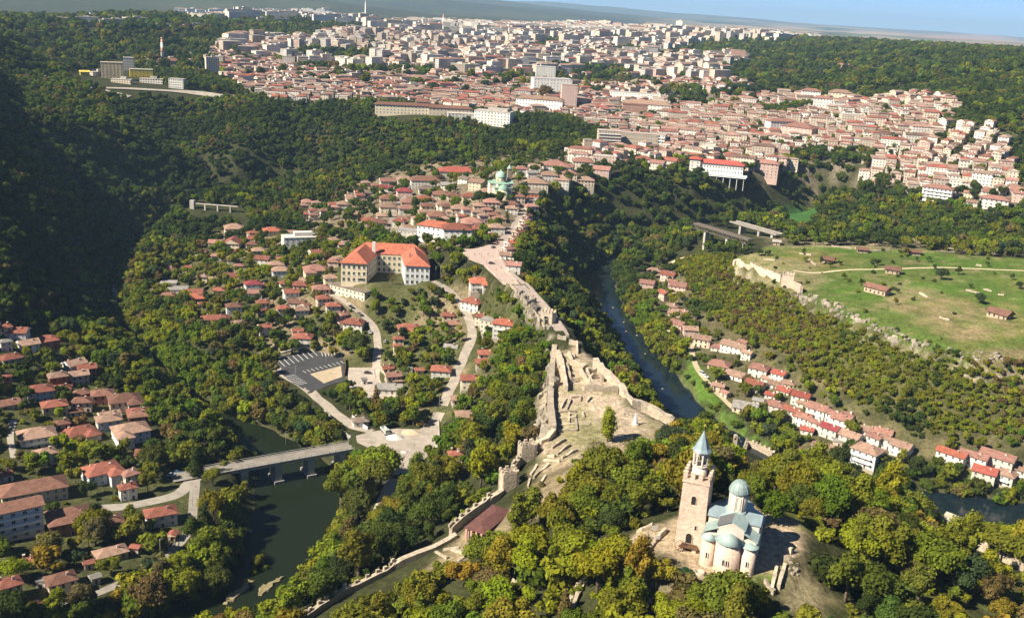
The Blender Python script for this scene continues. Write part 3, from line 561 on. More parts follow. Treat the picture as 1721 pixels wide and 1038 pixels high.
def add_windows(par, lx, ly, h, st, ox=0, oy=0, wk=0, step=2.7, z0=0.9, world_rz=0, pos=None, door=True, sides=(0, 1, 2, 3), sh=None):
    sh = sh or h / st; first = True
    toc = (np.array((0, 0)) - np.array(pos[:2])); toc = toc / np.linalg.norm(toc)
    for sd in sides:
        nrm = (0, -1), (1, 0), (0, 1), (-1, 0)
        c, s_ = math.cos(world_rz), math.sin(world_rz); nx, ny = nrm[sd][0] * c - nrm[sd][1] * s_, nrm[sd][0] * s_ + nrm[sd][1] * c
        if nx * toc[0] + ny * toc[1] < -0.12: continue
        ln = lx if sd in (0, 2) else ly; k = max(1, int((ln - 1.0) / step))
        for j in range(st):
            for i in range(k):
                u = (i + 0.5) / k * ln - ln / 2
                p = {0: (u, -ly / 2), 1: (lx / 2, u), 2: (-u, ly / 2), 3: (-lx / 2, -u)}[sd]
                if door and first and j == 0 and i == k // 2:
                    link('door', DOOR, par, (ox + p[0], oy + p[1], 0.05), (0, math.pi / 2, math.pi, -math.pi / 2)[sd]); first = False; continue
                link('window', WIN[wk], par, (ox + p[0], oy + p[1], j * sh + z0), (0, math.pi / 2, math.pi, -math.pi / 2)[sd])
def house(px, py, wpx, ang=0, roof='hip', rc='r', wc='w', st=2, asp=0.8, L=False, where='', windows=True, noun='house', rise=None, flat=False, pos=None, chim=1, sh=2.8, group=None, cat='house', balc=False):
    """px, py: pixel of the roof's middle; wpx: its width in photograph pixels"""
    h = st * sh
    if pos is None: p = hit(px, py, h + 1.2)
    else: p = np.array(pos)
    d = np.linalg.norm(p - CPOS); wm_ = wpx * d / FPX if pos is None else wpx
    a = R(ang); LX = wm_ / (abs(math.cos(a)) + asp * abs(math.sin(a))) - 1.0; LX = max(LX, 3.0); LY = LX * asp
    rz = a + math.atan2(p[1], p[0]) - math.pi / 2
    ZB = min(float(hz(p[0] + u * math.cos(rz) - v * math.sin(rz), p[1] + u * math.sin(rz) + v * math.cos(rz))) for u in (-LX / 2, LX / 2) for v in (-LY / 2, LY / 2))
    zt = float(hz(p[0], p[1])); base = max(ZB, zt - 1.5)
    nm = {'house': 'house'}.get(noun, noun.replace(' ', '_').replace('-', '_'))
    o = thing(nm, '', cat, (p[0], p[1], base), rz, group)
    wmat = mat('plaster_' + wc, WALL[wc], 0.9, 0.16, 0.35, kind='stone' if wc == 's' else None); rmat = roofmat('tiles_' + rc, ROOF[rc]) if not flat else mat('flat_roof_' + rc, ROOF.get(rc, (0.3, 0.28, 0.26)), 0.9, 0.25, 0.2)
    base_m = mat('plinth', (0.4, 0.35, 0.28), 0.9, 0.2, 0.5)
    fl = min(ZB - base, 0) - 1.5
    blocks = [(0, 0, LX, LY, 0)]
    if L: blocks.append((LX * 0.28 * (1 if L > 0 else -1), -LY * 0.55, LX * 0.46, LY * 0.7, 1))
    mw_, mr_ = MB(), MB()
    for bx, by, lx, ly, tr in blocks:
        hh = h - 0.15 * tr
        mw_.box(bx, by, fl, 0.0, lx + 0.12, ly + 0.12, 0, 1); mw_.box(bx, by, 0.0, hh, lx, ly, 0, 0)
        rs = rise or (min(lx, ly) * 0.27 if lx != ly else lx * 0.27); rs = min(rs, 4.2)
        if flat:
            mr_.box(bx, by, hh, hh + 0.25, lx + 0.5, ly + 0.5)
            for q, s_ in ((0, 1), (0, -1)): mr_.box(bx, by + s_ * (ly / 2 + 0.1), hh + 0.25, hh + 0.7, lx + 0.5, 0.25)
        elif lx >= ly: mr_.hip(bx, by, hh + 0.22, lx, ly, rs, 0.65, 0, 0, roof == 'gable', mw=1)
        else: mr_.hip(bx, by, hh + 0.22, ly, lx, rs, 0.65, math.pi / 2, 0, roof == 'gable', mw=1)
    mw_.build('wall', [wmat, base_m], o); ro = mr_.build('roof', [rmat, wmat], o)
    for k in range(chim):
        link('chimney', CHIM[(int(px) + k) % 2], ro, (LX * (0.22 - 0.5 * k), LY * 0.14 * (1 if k % 2 else -1), h + (0.5 if not flat else 0.25)))
    if windows: add_windows(o, LX, LY, h, st, wk=1 if wc in 'sbt' else 0, world_rz=rz, pos=p, step=2.7 if LX > 9 else 2.2)
    if balc:
        for j in range(1, st):
            m2 = MB(); m2.box(0, -LY / 2 - 0.7, j * sh - 0.15, j * sh, LX * 0.7, 1.4); m2.box(0, -LY / 2 - 1.36, j * sh, j * sh + 0.9, LX * 0.7, 0.08); m2.build('balcony', [stucco], o)
    OBST.append((p[0], p[1], max(LX, LY) * 0.55 + 1.2))
    size = 'long' if LX > 22 else 'large' if LX > 15 else 'small' if LX < 8 else ''
    rn = {'hip': 'hipped', 'gable': 'gabled'}[roof] if not flat else 'flat'
    th_ = {1: 'low', 2: '', 3: 'tall', 4: 'four-storey'}.get(st, 'tall')
    THINGS.append((o, ' '.join(t for t in (th_, size, WNAME[wc], noun) if t) + f' with {RNAME[rc]} {rn} roof', where))
    return o
# digitised from the photograph: x, y, width (in the enlargement's pixels), turn, flags
#   flags: roof letter, wall letter, storeys, then g=gable h=hip f=flat, L/J = wing, a digit after '/' = depth in tenths of the length
TILES = {'T4': (0, 345, 2.966), 'T5': (570, 345, 2.966), 'T6': (1141, 345, 2.966), 'T7': (0, 688, 2.966), 'T8': (570, 688, 2.966), 'T2': (570, 0, 2.966), 'T3': (1141, 0, 2.966), 'Z8': (1060, 380, 4.327), 'Z9': (1341, 688, 2.966)}
HOUSES = {
'T7': ('in quarter before the bridge', """180,92,190,6,tw2h balc;305,45,90,10,bt1h;390,85,190,20,rt1hL;540,28,140,8,tw2h;690,12,120,5,bb2h;650,82,205,12,tl2hJ;725,200,115,-12,rt1g;505,278,215,18,rl2hL;635,368,105,10,rw2h
165,362,320,5,bc2h/5;20,305,90,8,rw1h;345,508,235,6,bb2h;535,538,180,14,bt1h;800,488,175,8,rw2h/6;860,605,62,70,rt1g;550,685,180,14,tt1h/6;675,665,62,-30,rt1g;300,808,160,10,bt2h;35,835,140,12,rp3h;140,735,85,8,rt1g;30,738,60,8,gt1f;440,745,62,10,rt1g;205,832,60,-20,gg1f;472,812,58,15,gg1g"""),
'T4': ('in shaded left quarter', """20,580,80,12,rt2h;85,602,125,-18,rl2g;25,655,70,12,gw2h;140,662,115,14,tw2g;225,645,135,14,rb2h;50,732,125,18,rw1h;370,762,130,30,tl2g;430,786,105,10,rb2g;285,822,110,10,tb2h;35,832,48,6,rb2h;195,890,145,6,rl2h;310,886,100,-8,rt1h;268,965,135,6,rt2h;395,912,120,20,bb1h;405,952,115,-8,bt2h;510,920,115,0,bb2h
620,950,175,6,bt2hL;690,1015,125,4,rt2h;375,1005,80,6,bt1h;545,1028,120,10,tt1g;40,958,120,12,bt1g"""),
'T4b': ('left of the school', """1168,95,115,4,tc2h;1160,170,105,80,rc2g;1355,108,105,8,oc2h;1455,122,72,12,tw1g;1660,156,75,12,tw1h;1705,182,55,8,rw1h;1290,212,85,6,tc2h;1310,250,95,-16,rw2g;1412,250,80,14,rt1h;1375,274,95,8,tw2h;1400,302,112,6,tl2h;1260,370,105,12,cl3h balc;1425,370,82,10,rw1h;1450,412,100,14,rw2g;1572,298,145,8,pc2hJ;1650,338,92,6,tc2h
1600,392,112,8,pt2h;1610,440,92,14,rt2h;1660,476,92,8,rw2h;1700,522,92,20,bt1g;1522,480,62,50,bt1g;1310,466,82,8,rt2h;1312,512,82,8,rt1h;1412,490,88,10,rc2h;1165,484,95,6,bl2h;965,442,115,8,ob2h;1010,476,52,6,rw1g;1072,546,155,4,rl1h/5;840,374,100,-8,gc1f;885,402,120,-6,gc1f;1190,286,62,6,pt1h;1155,332,92,6,rt1h;1510,632,122,-10,rw2h balc;1482,606,72,10,rt1g;925,156,62,10,gc1f"""),
'T5': ('below the school', """30,176,72,10,tw1h;545,524,72,4,rt2h;572,566,82,8,pw1g;350,588,125,6,rt1hL;75,564,118,-14,rw2h;297,645,60,6,rt2h;290,684,48,6,rc2h;20,522,62,40,pt1g;12,566,60,40,bt1g;560,682,82,-14,gg1g;735,712,92,6,rt1h;730,756,105,6,rt1h;510,792,108,-4,rw2h;240,790,74,20,rt1g;268,826,92,14,pt2g;292,852,60,10,tt1h;400,804,52,6,rt1g
655,836,105,4,rc2h;722,842,82,30,tt1g;600,936,92,10,tt1h;252,895,132,-4,gw1g/6;638,1016,125,6,tc1h;345,795,52,4,gg1f;125,856,40,10,gw1f;70,662,42,4,rt1h;705,358,122,8,or2hL balc;668,466,130,-30,rw2h;712,530,82,-20,rc2h;745,545,92,-20,gc3f;828,562,130,-12,ow3h balc"""),
'T5b': ('behind the school', """90,42,75,10,rt1h;150,58,85,8,rt1h;200,66,82,4,bt2h;215,36,62,4,tc1h;320,52,75,4,bt1h;420,16,65,14,tc2h;490,32,112,10,bc2h;562,16,62,4,tw1h;660,62,115,10,pt2hJ;690,92,82,4,bt1h;785,96,92,8,tw2h;800,52,72,6,pt1h;772,36,62,4,bt1h;350,106,140,-22,gw2f/5;690,20,70,10,tc2h;740,10,60,10,pt2h"""),
'T5c': ('along gorge street', """925,58,66,62,pt2g;912,88,68,62,bt2g;893,115,68,58,rt2g;872,142,72,55,pt2g;855,170,74,50,ow2g;845,200,78,40,pw2g;842,232,88,-10,tw1g;872,274,85,-6,pw2g;938,36,60,60,bt2g"""),
'T8': ('above the junction', """105,40,92,12,nw1h;580,190,82,14,rt2h;520,240,72,24,pw1g;586,236,66,10,pw1g;428,290,52,20,tt1g"""),
'Z8': ('at riverside row top', """170,310,118,10,tp1h;280,325,128,-20,rp2g;312,378,90,-20,pp2g;350,405,130,-6,pp2g;125,386,118,-8,pp2g;245,470,112,-50,rp2g;300,566,102,-8,tp1h;325,612,112,-6,tp1h;350,678,145,-35,pp2g;437,728,122,10,tp2g;522,800,124,-8,tt2h"""),
'T6': ('in riverside row', """10,388,42,6,bs1g;20,522,72,-20,pt1g;120,652,92,-6,tt2g;205,690,92,-14,pw1h;280,676,142,-24,tw2g/5;345,712,70,-24,tw2g;205,776,122,-12,pt1h;325,660,62,-30,pc1g;405,786,112,-14,pw2h;290,830,112,-24,tw1g;385,868,112,-24,rw2g;505,814,88,-24,kw2g;445,840,72,-24,tw1g;490,868,92,-20,tw1g;548,862,84,-10,tt1h
530,900,84,-20,kw1g;465,925,72,-20,kw1g;615,925,102,-14,kw2g;485,970,112,-14,pw2h;622,966,72,-20,tw1g;700,984,122,-22,pw2g;565,1000,92,-20,rw2g;780,1015,92,-24,pw2g;850,1018,72,-14,pt1h;235,920,62,-40,pt1g;200,886,72,-10,tt1g;335,988,132,-8,gt1g;400,952,62,-10,gw1g;622,1032,102,-14,rw2g"""),
'Z9': ('at riverside row bottom', """35,22,92,-24,pw2g;97,48,82,-24,pw2g;50,85,70,-8,kw1g;168,74,110,-24,cw2g;225,18,112,-14,pw2g;355,75,92,-6,tw1h;270,112,122,-24,tw2g;432,86,92,-6,pt1g;390,116,92,-26,pw2g;455,128,72,-26,tw2g;355,172,160,-22,tl3h balc;525,156,112,-18,tw2g;160,168,112,-8,tt1h;40,186,92,-26,bt1g;112,152,80,-8,tt1h;205,142,62,10,gt1f
775,190,142,-16,ow2g/5;885,202,132,-10,pw2g/5;1005,206,162,-12,pw2g/5;940,278,112,-6,kw2g;1040,290,112,-14,tw2h balc;1115,272,70,-10,tw2h balc;1120,320,50,-10,tw1h"""),
'T2': ('near green-domed church', """240,890,82,8,pw2g;235,922,72,-10,cw2g;325,936,84,6,cp2h;160,946,72,6,nw1h;330,880,95,8,tc2h;430,882,155,6,bw3h/5;435,926,84,4,nw2h;590,838,195,6,kw2h/5;540,906,72,-10,gw2g;625,876,72,-30,nw2g;690,892,95,-20,tc3g;795,802,82,6,nt2h;245,972,95,6,bt2h;245,1012,92,4,tc2h;505,952,92,4,bc2h;425,976,102,8,rw2h;525,1002,92,10,tw2h;650,962,82,4,rc2h;980,892,132,8,tc3h;985,944,98,-4,nb2h;1078,806,145,8,pw2hL
975,822,62,8,tw2g;1215,792,112,4,pc3h;1110,880,92,-6,tw3h;1312,830,95,-10,pp3g;1350,796,92,4,pw2g;1230,882,92,4,tt2h;1440,800,84,10,pw2h;1518,780,84,4,rl3h;1590,802,84,-16,pw3g;1652,790,84,-12,rw3g;960,850,60,14,gw2g;1140,818,70,-8,pw2g;740,940,90,10,tt2h;570,960,70,4,bt2h;350,990,90,4,pt2h;340,1020,92,4,pw2h;440,1010,80,10,bt2h;600,1020,90,4,tt2h;1050,856,90,4,tw2h;1150,850,80,4,pt2h;880,960,100,4,bt2h;760,990,90,6,pt2h;860,1000,80,6,bt2h;700,1010,72,6,tt2h;910,830,70,6,pw2h;860,1022,70,6,tw2h;960,1010,80,20,pt2h""")}
def parse_houses():
    for key, (where, txt) in HOUSES.items():
        ox, oy, k = TILES[key[:2]]
        for row in txt.replace('\n', ';').split(';'):
            a = row.split(','); x, y, w, an = (float(t) for t in a[:4]); fl = a[4]; balc = 'balc' in fl; fl = fl.split()[0]
            asp = 0.78
            if '/' in fl: fl, q = fl.split('/'); asp = int(q) / 10
            rc, wc, st, rt = fl[0], fl[1], int(fl[2]), fl[3]
            if wc == 'r': wc = 'w'
            wg = 1 if fl.endswith('L') else -1 if fl.endswith('J') else False
            asp *= random.uniform(0.94, 1.06)
            if key[:2] in ('T7', 'T4') : w *= .88
            house(ox + x / k, oy + y / k, w / k, an, 'gable' if rt == 'g' else 'hip', rc, wc, st, asp, wg, where, flat=rt == 'f', chim=0 if rt == 'f' or w / k < 22 else random.choice((1, 1, 2)), balc=balc, noun='shed' if st == 1 and w / k < 24 and key[:2] in ('T7', 'T8') else 'house')
parse_houses()
NH = len(THINGS)
# ------------------------------------------------------------------ landmarks
stone = mat('rubble_stone', (0.5, 0.4, 0.32), 0.95, 0.22, 0.5, 0.5, kind='stone', bscale=1.5); stone_pale = mat('pale_rubble', (0.47, 0.395, 0.305), 0.95, 0.38, 0.7, 0.6, bscale=1.2); pinkstone = mat('pinkish_masonry', (0.66, 0.53, 0.44), 0.95, 0.14, 0.4, 0.3, kind='stone')
copper = mat('green_copper', (0.31, 0.4, 0.385), 0.55, 0.2, 0.5, spec=0.4); copper_b = mat('blue_copper', (0.25, 0.325, 0.36), 0.5, 0.2, 0.5, spec=0.4); limewash = mat('limewash', (0.64, 0.55, 0.475), 0.9, 0.2, 0.4); dark = mat('dark_opening', (0.02, 0.018, 0.016), 0.9, 0.1); gold = mat('gilded_metal', (0.6, 0.42, 0.12), 0.3, 0.1, metal=1.0); iron = mat('iron', (0.06, 0.055, 0.05), 0.6, 0.2); redtile = roofmat('tiles_o', ROOF['o'])
steel = mat('weathered_steel', (0.16, 0.13, 0.11), 0.7, 0.3, 0.5)
def arch_win(w, h, fm, gm=None):
    """arched window with a raised surround, facing -y, sill at z 0"""
    mb = MB(); gm = gm or dark; n_ = 6; ri, ro = w / 2, w / 2 + 0.16
    def outl(r): return [(-r, 0)] + [(r * math.cos(math.pi - math.pi * i / n_), h - w / 2 + r * math.sin(math.pi * i / n_)) for i in range(n_ + 1)] + [(r, 0)]
    a, b_ = outl(ri), outl(ro)
    for i in range(len(a) - 1):
        mb.face([(b_[i][0], -0.14, b_[i][1]), (a[i][0], -0.14, a[i][1]), (a[i + 1][0], -0.14, a[i + 1][1]), (b_[i + 1][0], -0.14, b_[i + 1][1])], 0)
        mb.face([(b_[i][0], -0.14, b_[i][1]), (b_[i + 1][0], -0.14, b_[i + 1][1]), (b_[i + 1][0], 0.05, b_[i + 1][1]), (b_[i][0], 0.05, b_[i][1])], 0)
        mb.face([(a[i][0], -0.14, a[i][1]), (a[i][0], -0.02, a[i][1]), (a[i + 1][0], -0.02, a[i + 1][1]), (a[i + 1][0], -0.14, a[i + 1][1])], 0)
    mb.face([(x, -0.02, z) for x, z in a[::-1]], 1)
    return mb.mesh('window', [fm, gm], False)
def front(par, mesh, x, y, z, rz=0, name='window', sc_=1.0): return link(name, mesh, par, (x, y, z), rz, (sc_, sc_, sc_))
MERLON = MB(); MERLON.box(0, 0, 0, 1.15, 1.25, 0.75); MERLON = MERLON.mesh('merlon', [stone_pale])
# --- hilltop church
CH_RZ = R(-20); t0 = hit(1157, 921); ux = np.array((math.cos(CH_RZ), math.sin(CH_RZ), 0)); uy = np.array((-math.sin(CH_RZ), math.cos(CH_RZ), 0))
tc_ = t0 + uy * 3.6; CZ = float(t0[2]) - 0.1
ap = hit(1216, 966); ap_l = np.array(((ap - tc_) @ ux, (ap - tc_) @ uy))
ch = thing('church', 'pinkish stone church with teal copper roofs and crenellated bell tower on hilltop', 'church', (tc_[0], tc_[1], CZ), CH_RZ)
OBST.append((tc_[0], tc_[1], 7)); OBST.append((ap[0] + uy[0] * 11, ap[1] + uy[1] * 11, 14)); TH = 21.0
mb = MB(); hb, ht = 3.85, 3.55
mb.prism([(-hb, -hb), (hb, -hb), (hb, hb), (-hb, hb)], -2.5, 0, 0); 
for z0_, z1_, a_, b_ in ((0, TH - 1.2, hb - .05, ht), (TH - 1.2, TH - 0.7, ht + .22, ht + .22), (TH - 0.7, TH, ht + .12, ht + .12)):
    for i in range(4):
        P = [(-1, -1), (1, -1), (1, 1), (-1, 1)]; p, q = P[i], P[(i + 1) % 4]
        mb.face([(p[0] * a_, p[1] * a_, z0_), (q[0] * a_, q[1] * a_, z0_), (q[0] * b_, q[1] * b_, z1_), (p[0] * b_, p[1] * b_, z1_)], 0)
    mb.face([(x * b_, y * b_, z1_) for x, y in P], 0)
tw = mb.build('bell_tower', pinkstone, ch)
mbm = MB(); mbm.box(0, 0, 0, 1.7, 1.15, 0.6); mbm.box(0, 0, 1.7, 1.95, 1.35, 0.8); MER_T = mbm.mesh('merlon', [pinkstone])
for i in range(4):
    for k in range(4):
        u = -ht - 0.1 + 0.55 + k * (2 * ht + 0.2 - 1.1) / 3; rr = ht - 0.2
        p = [(u, -rr), (rr, u), (-u, rr), (-rr, -u)][i]
        if k == 3: continue
        link('merlon', MER_T, tw, (p[0], p[1], TH), (i % 2) * math.pi / 2)
link('window', arch_win(1.25, 2.6, pinkstone), tw, (-0.1, -ht + 0.02 - .12, 13.6)); link('window', arch_win(0.5, 1.3, pinkstone), tw, (1.3, -hb + .1, 6.2)); link('doorway', arch_win(1.7, 3.0, pinkstone), tw, (-0.2, -hb - 0.0, 1.9))
mb = MB(); mb.bar((-2.0, -hb - 1.2, 1.6), (2.2, -hb - 1.2, 1.6), 2.4, 0.25); mb.box(-1.8, -hb - 1.0, -2, 1.5, 1.2, 1.8, 0, 1); mb.box(1.8, -hb - 1.0, -2, 1.5, 1.0, 1.8, 0, 1); mb.build('entrance_landing', [wood, pinkstone], ch)
bl = MB(); bl.cyl(0, 0, TH - 0.5, TH + 3.0, 2.05, 2.0, 16, 0); bl.cyl(0, 0, TH + 3.0, TH + 3.3, 2.25, 2.25, 16, 0); bl.cyl(0, 0, TH + 6.9, TH + 7.4, 2.3, 2.45, 16, 0, mt=0)
be = bl.build('belfry', limewash, ch)
pm = MB(); pm.cyl(0, 0, 0, 3.65, 0.26, 0.24, 8, 0); pm.cyl(0, 0, 2.75, 2.95, .34, .34, 8, 0); PIL = pm.mesh('column', [limewash])
am = MB()
for k in range(5):
    t_ = math.pi * k / 4; t2 = math.pi * (k + 1) / 4
    if k < 4: am.face([(0.62 * math.cos(t_), -0.1, 0.62 * math.sin(t_)), (0.62 * math.cos(t2), -0.1, 0.62 * math.sin(t2)), (0.85 * math.cos(t2), -0.1, 1.0), (0.85 * math.cos(t_), -0.1, 1.0)], 0)
ARCH = am.mesh('arch', [limewash], False)
for k in range(8):
    a = k * math.pi / 4 + math.pi / 8; link('column', PIL, be, (1.95 * math.cos(a), 1.95 * math.sin(a), TH + 3.3)); a += math.pi / 8; link('arch', ARCH, be, (1.85 * math.cos(a), 1.85 * math.sin(a), TH + 5.95), a + math.pi / 2)
mb = MB(); mb.cyl(0, 0, TH + 3.4, TH + 3.5, 1.2, 1.2, 10, 0); mb.lathe([(0.0, TH + 5.6), (0.28, TH + 5.5), (0.4, TH + 5.0), (0.62, TH + 4.6)], 10, 0); mb.tube((-1.9, 0, TH + 5.8), (1.9, 0, TH + 5.8), 0.09); mb.build('bell', iron, be)
sp_ = MB(); n8 = 8
sp_.cyl(0, 0, TH + 7.38, TH + 8.2, 2.75, 2.1, n8, 0, smooth=False); sp_.cyl(0, 0, TH + 8.2, TH + 13.2, 2.1, 0.05, n8, 0, smooth=False)
sp = sp_.build('spire', copper_b, ch); mb = MB(); mb.tube((0, 0, TH + 13), (0, 0, TH + 15), .07); mb.tube((-.5, 0, TH + 14.3), (.5, 0, TH + 14.3), .06); mb.lathe([(.02, TH + 13.6), (.22, TH + 13.4), (.02, TH + 13.1)], 8); mb.build('cross', gold, sp)
AX, AY = ap_l[0], ap_l[1]
def body(x0, x1, y0, y1, z0, z1): 
    m_ = MB(); m_.prism([(AX + x0, AY + y0), (AX + x1, AY + y0), (AX + x1, AY + y1), (AX + x0, AY + y1)], z0, z1); return m_
mb = MB()
for x0, x1, y0, y1, z1 in ((-6.9, 6.9, 4.2, 20, 9.6), (-3.5, 3.5, 4.0, 20, 12.4), (-6.8, 6.8, 9.2, 15.4, 12.0)): mb.prism([(AX + x0, AY + y0), (AX + x1, AY + y0), (AX + x1, AY + y1), (AX + x0, AY + y1)], -2.5 if z1 < 11 else 6, z1)
# gable triangles of nave and cross arm
for y in (4.0, 20): mb.face([(AX - 3.5, AY + y, 12.4), (AX + 3.5, AY + y, 12.4), (AX, AY + y, 14.2)])
for x in (-6.8, 6.8): mb.face([(AX + x, AY + 9.2, 12.0), (AX + x, AY + 15.4, 12.0), (AX + x, AY + 12.3, 13.6)])
nv = mb.build('nave_wall', limewash, ch, False)
for cx_, r_, yc, hh in ((0, 3.5, 3.6, 9.0), (-5.3, 1.95, 4.0, 8.3), (5.3, 1.95, 4.0, 8.3)):
    mb = MB(); mb.cyl(AX + cx_, AY + yc, -2.5, 0.35, r_ + .15, r_ + .15, 14, 0); mb.cyl(AX + cx_, AY + yc, 0.35, hh - .3, r_, r_, 18, 0); mb.cyl(AX + cx_, AY + yc, hh - .3, hh, r_ + .22, r_ + .28, 18, 1); a_ = mb.build('apse', [pinkstone, limewash], ch)
    mb = MB(); mb.cyl(AX + cx_, AY + yc, hh, hh + .12, r_ + .5, r_ + .5, 18, 0); mb.cyl(AX + cx_, AY + yc, hh + .12, hh + 1.9 * r_ / 3.5, r_ + .5, 0.02, 18, 0); mb.build('apse_roof', copper, a_)
    ws = arch_win(0.42, 1.6, limewash)
    for dx in ((-.55, .35) if r_ > 3 else (0,)): link('window', ws, a_, (AX + cx_ + dx, AY + yc - math.sqrt(r_**2 - dx**2) - .02, 3.1))
def gable_roof(x0, x1, y0, y1, z0, z1, along, name='roof', th=.18, ov=.35, m_=None):
    g_ = MB(); xm, ym = (x0 + x1) / 2, (y0 + y1) / 2
    if along == 'y':
        for s_ in (-1, 1):
            e = x0 - ov if s_ < 0 else x1 + ov
            ez = z0 - (z1 - z0) / ((x1 - x0) / 2) * ov
            P = [(e, y0 - ov), (e, y1 + ov), (xm, y1 + ov), (xm, y0 - ov)]; P = P if s_ > 0 else P[::-1]
            Z = [ez, ez, z1, z1] if s_ > 0 else [z1, z1, ez, ez]; g_.prism([(AX + p[0], AY + p[1]) for p in P], Z, [z + th for z in Z])
    else:
        for s_ in (-1, 1):
            e = y0 - ov if s_ < 0 else y1 + ov; ez = z0 - (z1 - z0) / ((y1 - y0) / 2) * ov
            P = [(x0 - ov, e), (x1 + ov, e), (x1 + ov, ym), (x0 - ov, ym)]; P = P if s_ < 0 else P[::-1]
            Z = [ez, ez, z1, z1] if s_ < 0 else [z1, z1, ez, ez]; g_.prism([(AX + p[0], AY + p[1]) for p in P], Z, [z + th for z in Z])
    return g_.build(name, m_ or copper, ch)
gable_roof(-3.5, 3.5, 4.0, 20, 12.4, 14.2, 'y', 'nave_roof'); g_ = MB(); Zs = [12.28, 12.28, 14.28, 14.28]; g_.prism([(AX - 3.8, AY + 9.0), (AX - 3.8, AY + 3.6), (AX - .05, AY + 3.6), (AX - .05, AY + 9.0)], [z + .1 for z in Zs], [z + .16 for z in Zs]); g_.build('tower_shade_sheet', mat('tower_shade_grey', (.13, .13, .14), .6, .2), ch); gable_roof(-6.8, 6.8, 9.2, 15.4, 12.0, 13.6, 'x', 'transept_roof', m_=copper_b)  # dark grey sheet on the nave's left slope paints in the tower's shade
for s_ in (-1, 1):
    for y0, y1 in ((3.9, 9.2), (15.4, 20.2)):
        g_ = MB(); P = [(AX + s_ * 7.3, AY + y0 - .2), (AX + s_ * 7.3, AY + y1), (AX + s_ * 3.4, AY + y1), (AX + s_ * 3.4, AY + y0 - .2)]; Z = [9.5, 9.5, 11.4, 11.4]
        if s_ < 0: P, Z = P[::-1], Z[::-1]
        g_.prism(P, Z, [z + .18 for z in Z]); g_.build('aisle_roof', copper, ch)
dr = MB(); dx_, dy_ = AX, AY + 12.3
dr.cyl(dx_, dy_, 12.5, 14.2, 2.9, 2.75, 16, 1); dr.cyl(dx_, dy_, 14.2, 19.2, 2.4, 2.4, 16, 0); drum = dr.build('drum', [limewash, copper], ch)
for k in range(8):
    a = k * math.pi / 4 + .2; link('window', arch_win(0.95, 3.5, limewash, glass), drum, (dx_ + 2.31 * math.cos(a), dy_ + 2.31 * math.sin(a), 14.9), a + math.pi / 2)
    c = MB(); a += math.pi / 8; c.cyl(dx_ + 2.46 * math.cos(a), dy_ + 2.46 * math.sin(a), 14.2, 19.3, .16, .16, 8, 0); c.build('column', limewash, drum)
mb = MB(); mb.lathe([(2.72, 19.15), (2.78, 19.5), (2.6, 20.3), (2.15, 21.3), (1.45, 22.1), (.7, 22.5), (.02, 22.6)], 24, 0, dx_, dy_)
for k in range(12):
    a = k * math.pi / 6; pr = [(2.8, 19.5), (2.62, 20.32), (2.17, 21.32), (1.47, 22.12), (.45, 22.57)]
    for (r0, z0_), (r1, z1_) in zip(pr, pr[1:]): mb.tube((dx_ + r0 * math.cos(a), dy_ + r0 * math.sin(a), z0_), (dx_ + r1 * math.cos(a), dy_ + r1 * math.sin(a), z1_), .07, 4)
dome = mb.build('dome', copper, drum, False); 
mb = MB(); mb.tube((AX + 6.95, AY + 7, 3.5), (AX + 6.95, AY + 7.9, 3.5), .6, 4); 
# terrace things
p = hit(1175, 963); o = tag(MB.build((lambda q: (q.lathe([(1.5, -.5), (1.5, .75), (1.1, .8), (1.1, .1), (.02, .05)], 14), q)[1])(MB()), 'stone_well', stone_pale), 'round stone well ring on the church terrace', 'well'); o.location = p
p = hit(1142, 926); mb = MB()
for k in range(12): a = k * math.pi / 6; mb.tube((0, 0, 1.6), (1.5 * math.cos(a), 0.15, 1.6 + 1.5 * math.sin(a)), .06, 4); mb.tube((1.5 * math.cos(a), .15, 1.6 + 1.5 * math.sin(a)), (1.5 * math.cos(a + .524), .15, 1.6 + 1.5 * math.sin(a + .524)), .09, 4)
o = tag(mb.build('wooden_wheel', wood), 'dark wooden spoked wheel leaning by the church tower foot', 'wheel'); o.location = p; o.rotation_euler = (-.15, 0, -.3)
for a_, b_, lab in ((1100, 893, 'white information board at the terrace edge'), (1104, 910, 'small white information board on the terrace path')):
    p = hit(a_, b_); o = thing('information_board', lab, 'sign', p, .3); mb = MB(); mb.box(0, 0, .8, 2.0, 1.7, .08); mb.build('panel', frame_w, o)
    for s_ in (-.7, .7): mb = MB(); mb.box(s_, .06, -.3, 1.9, .1, .1); mb.build('post', wood, o)
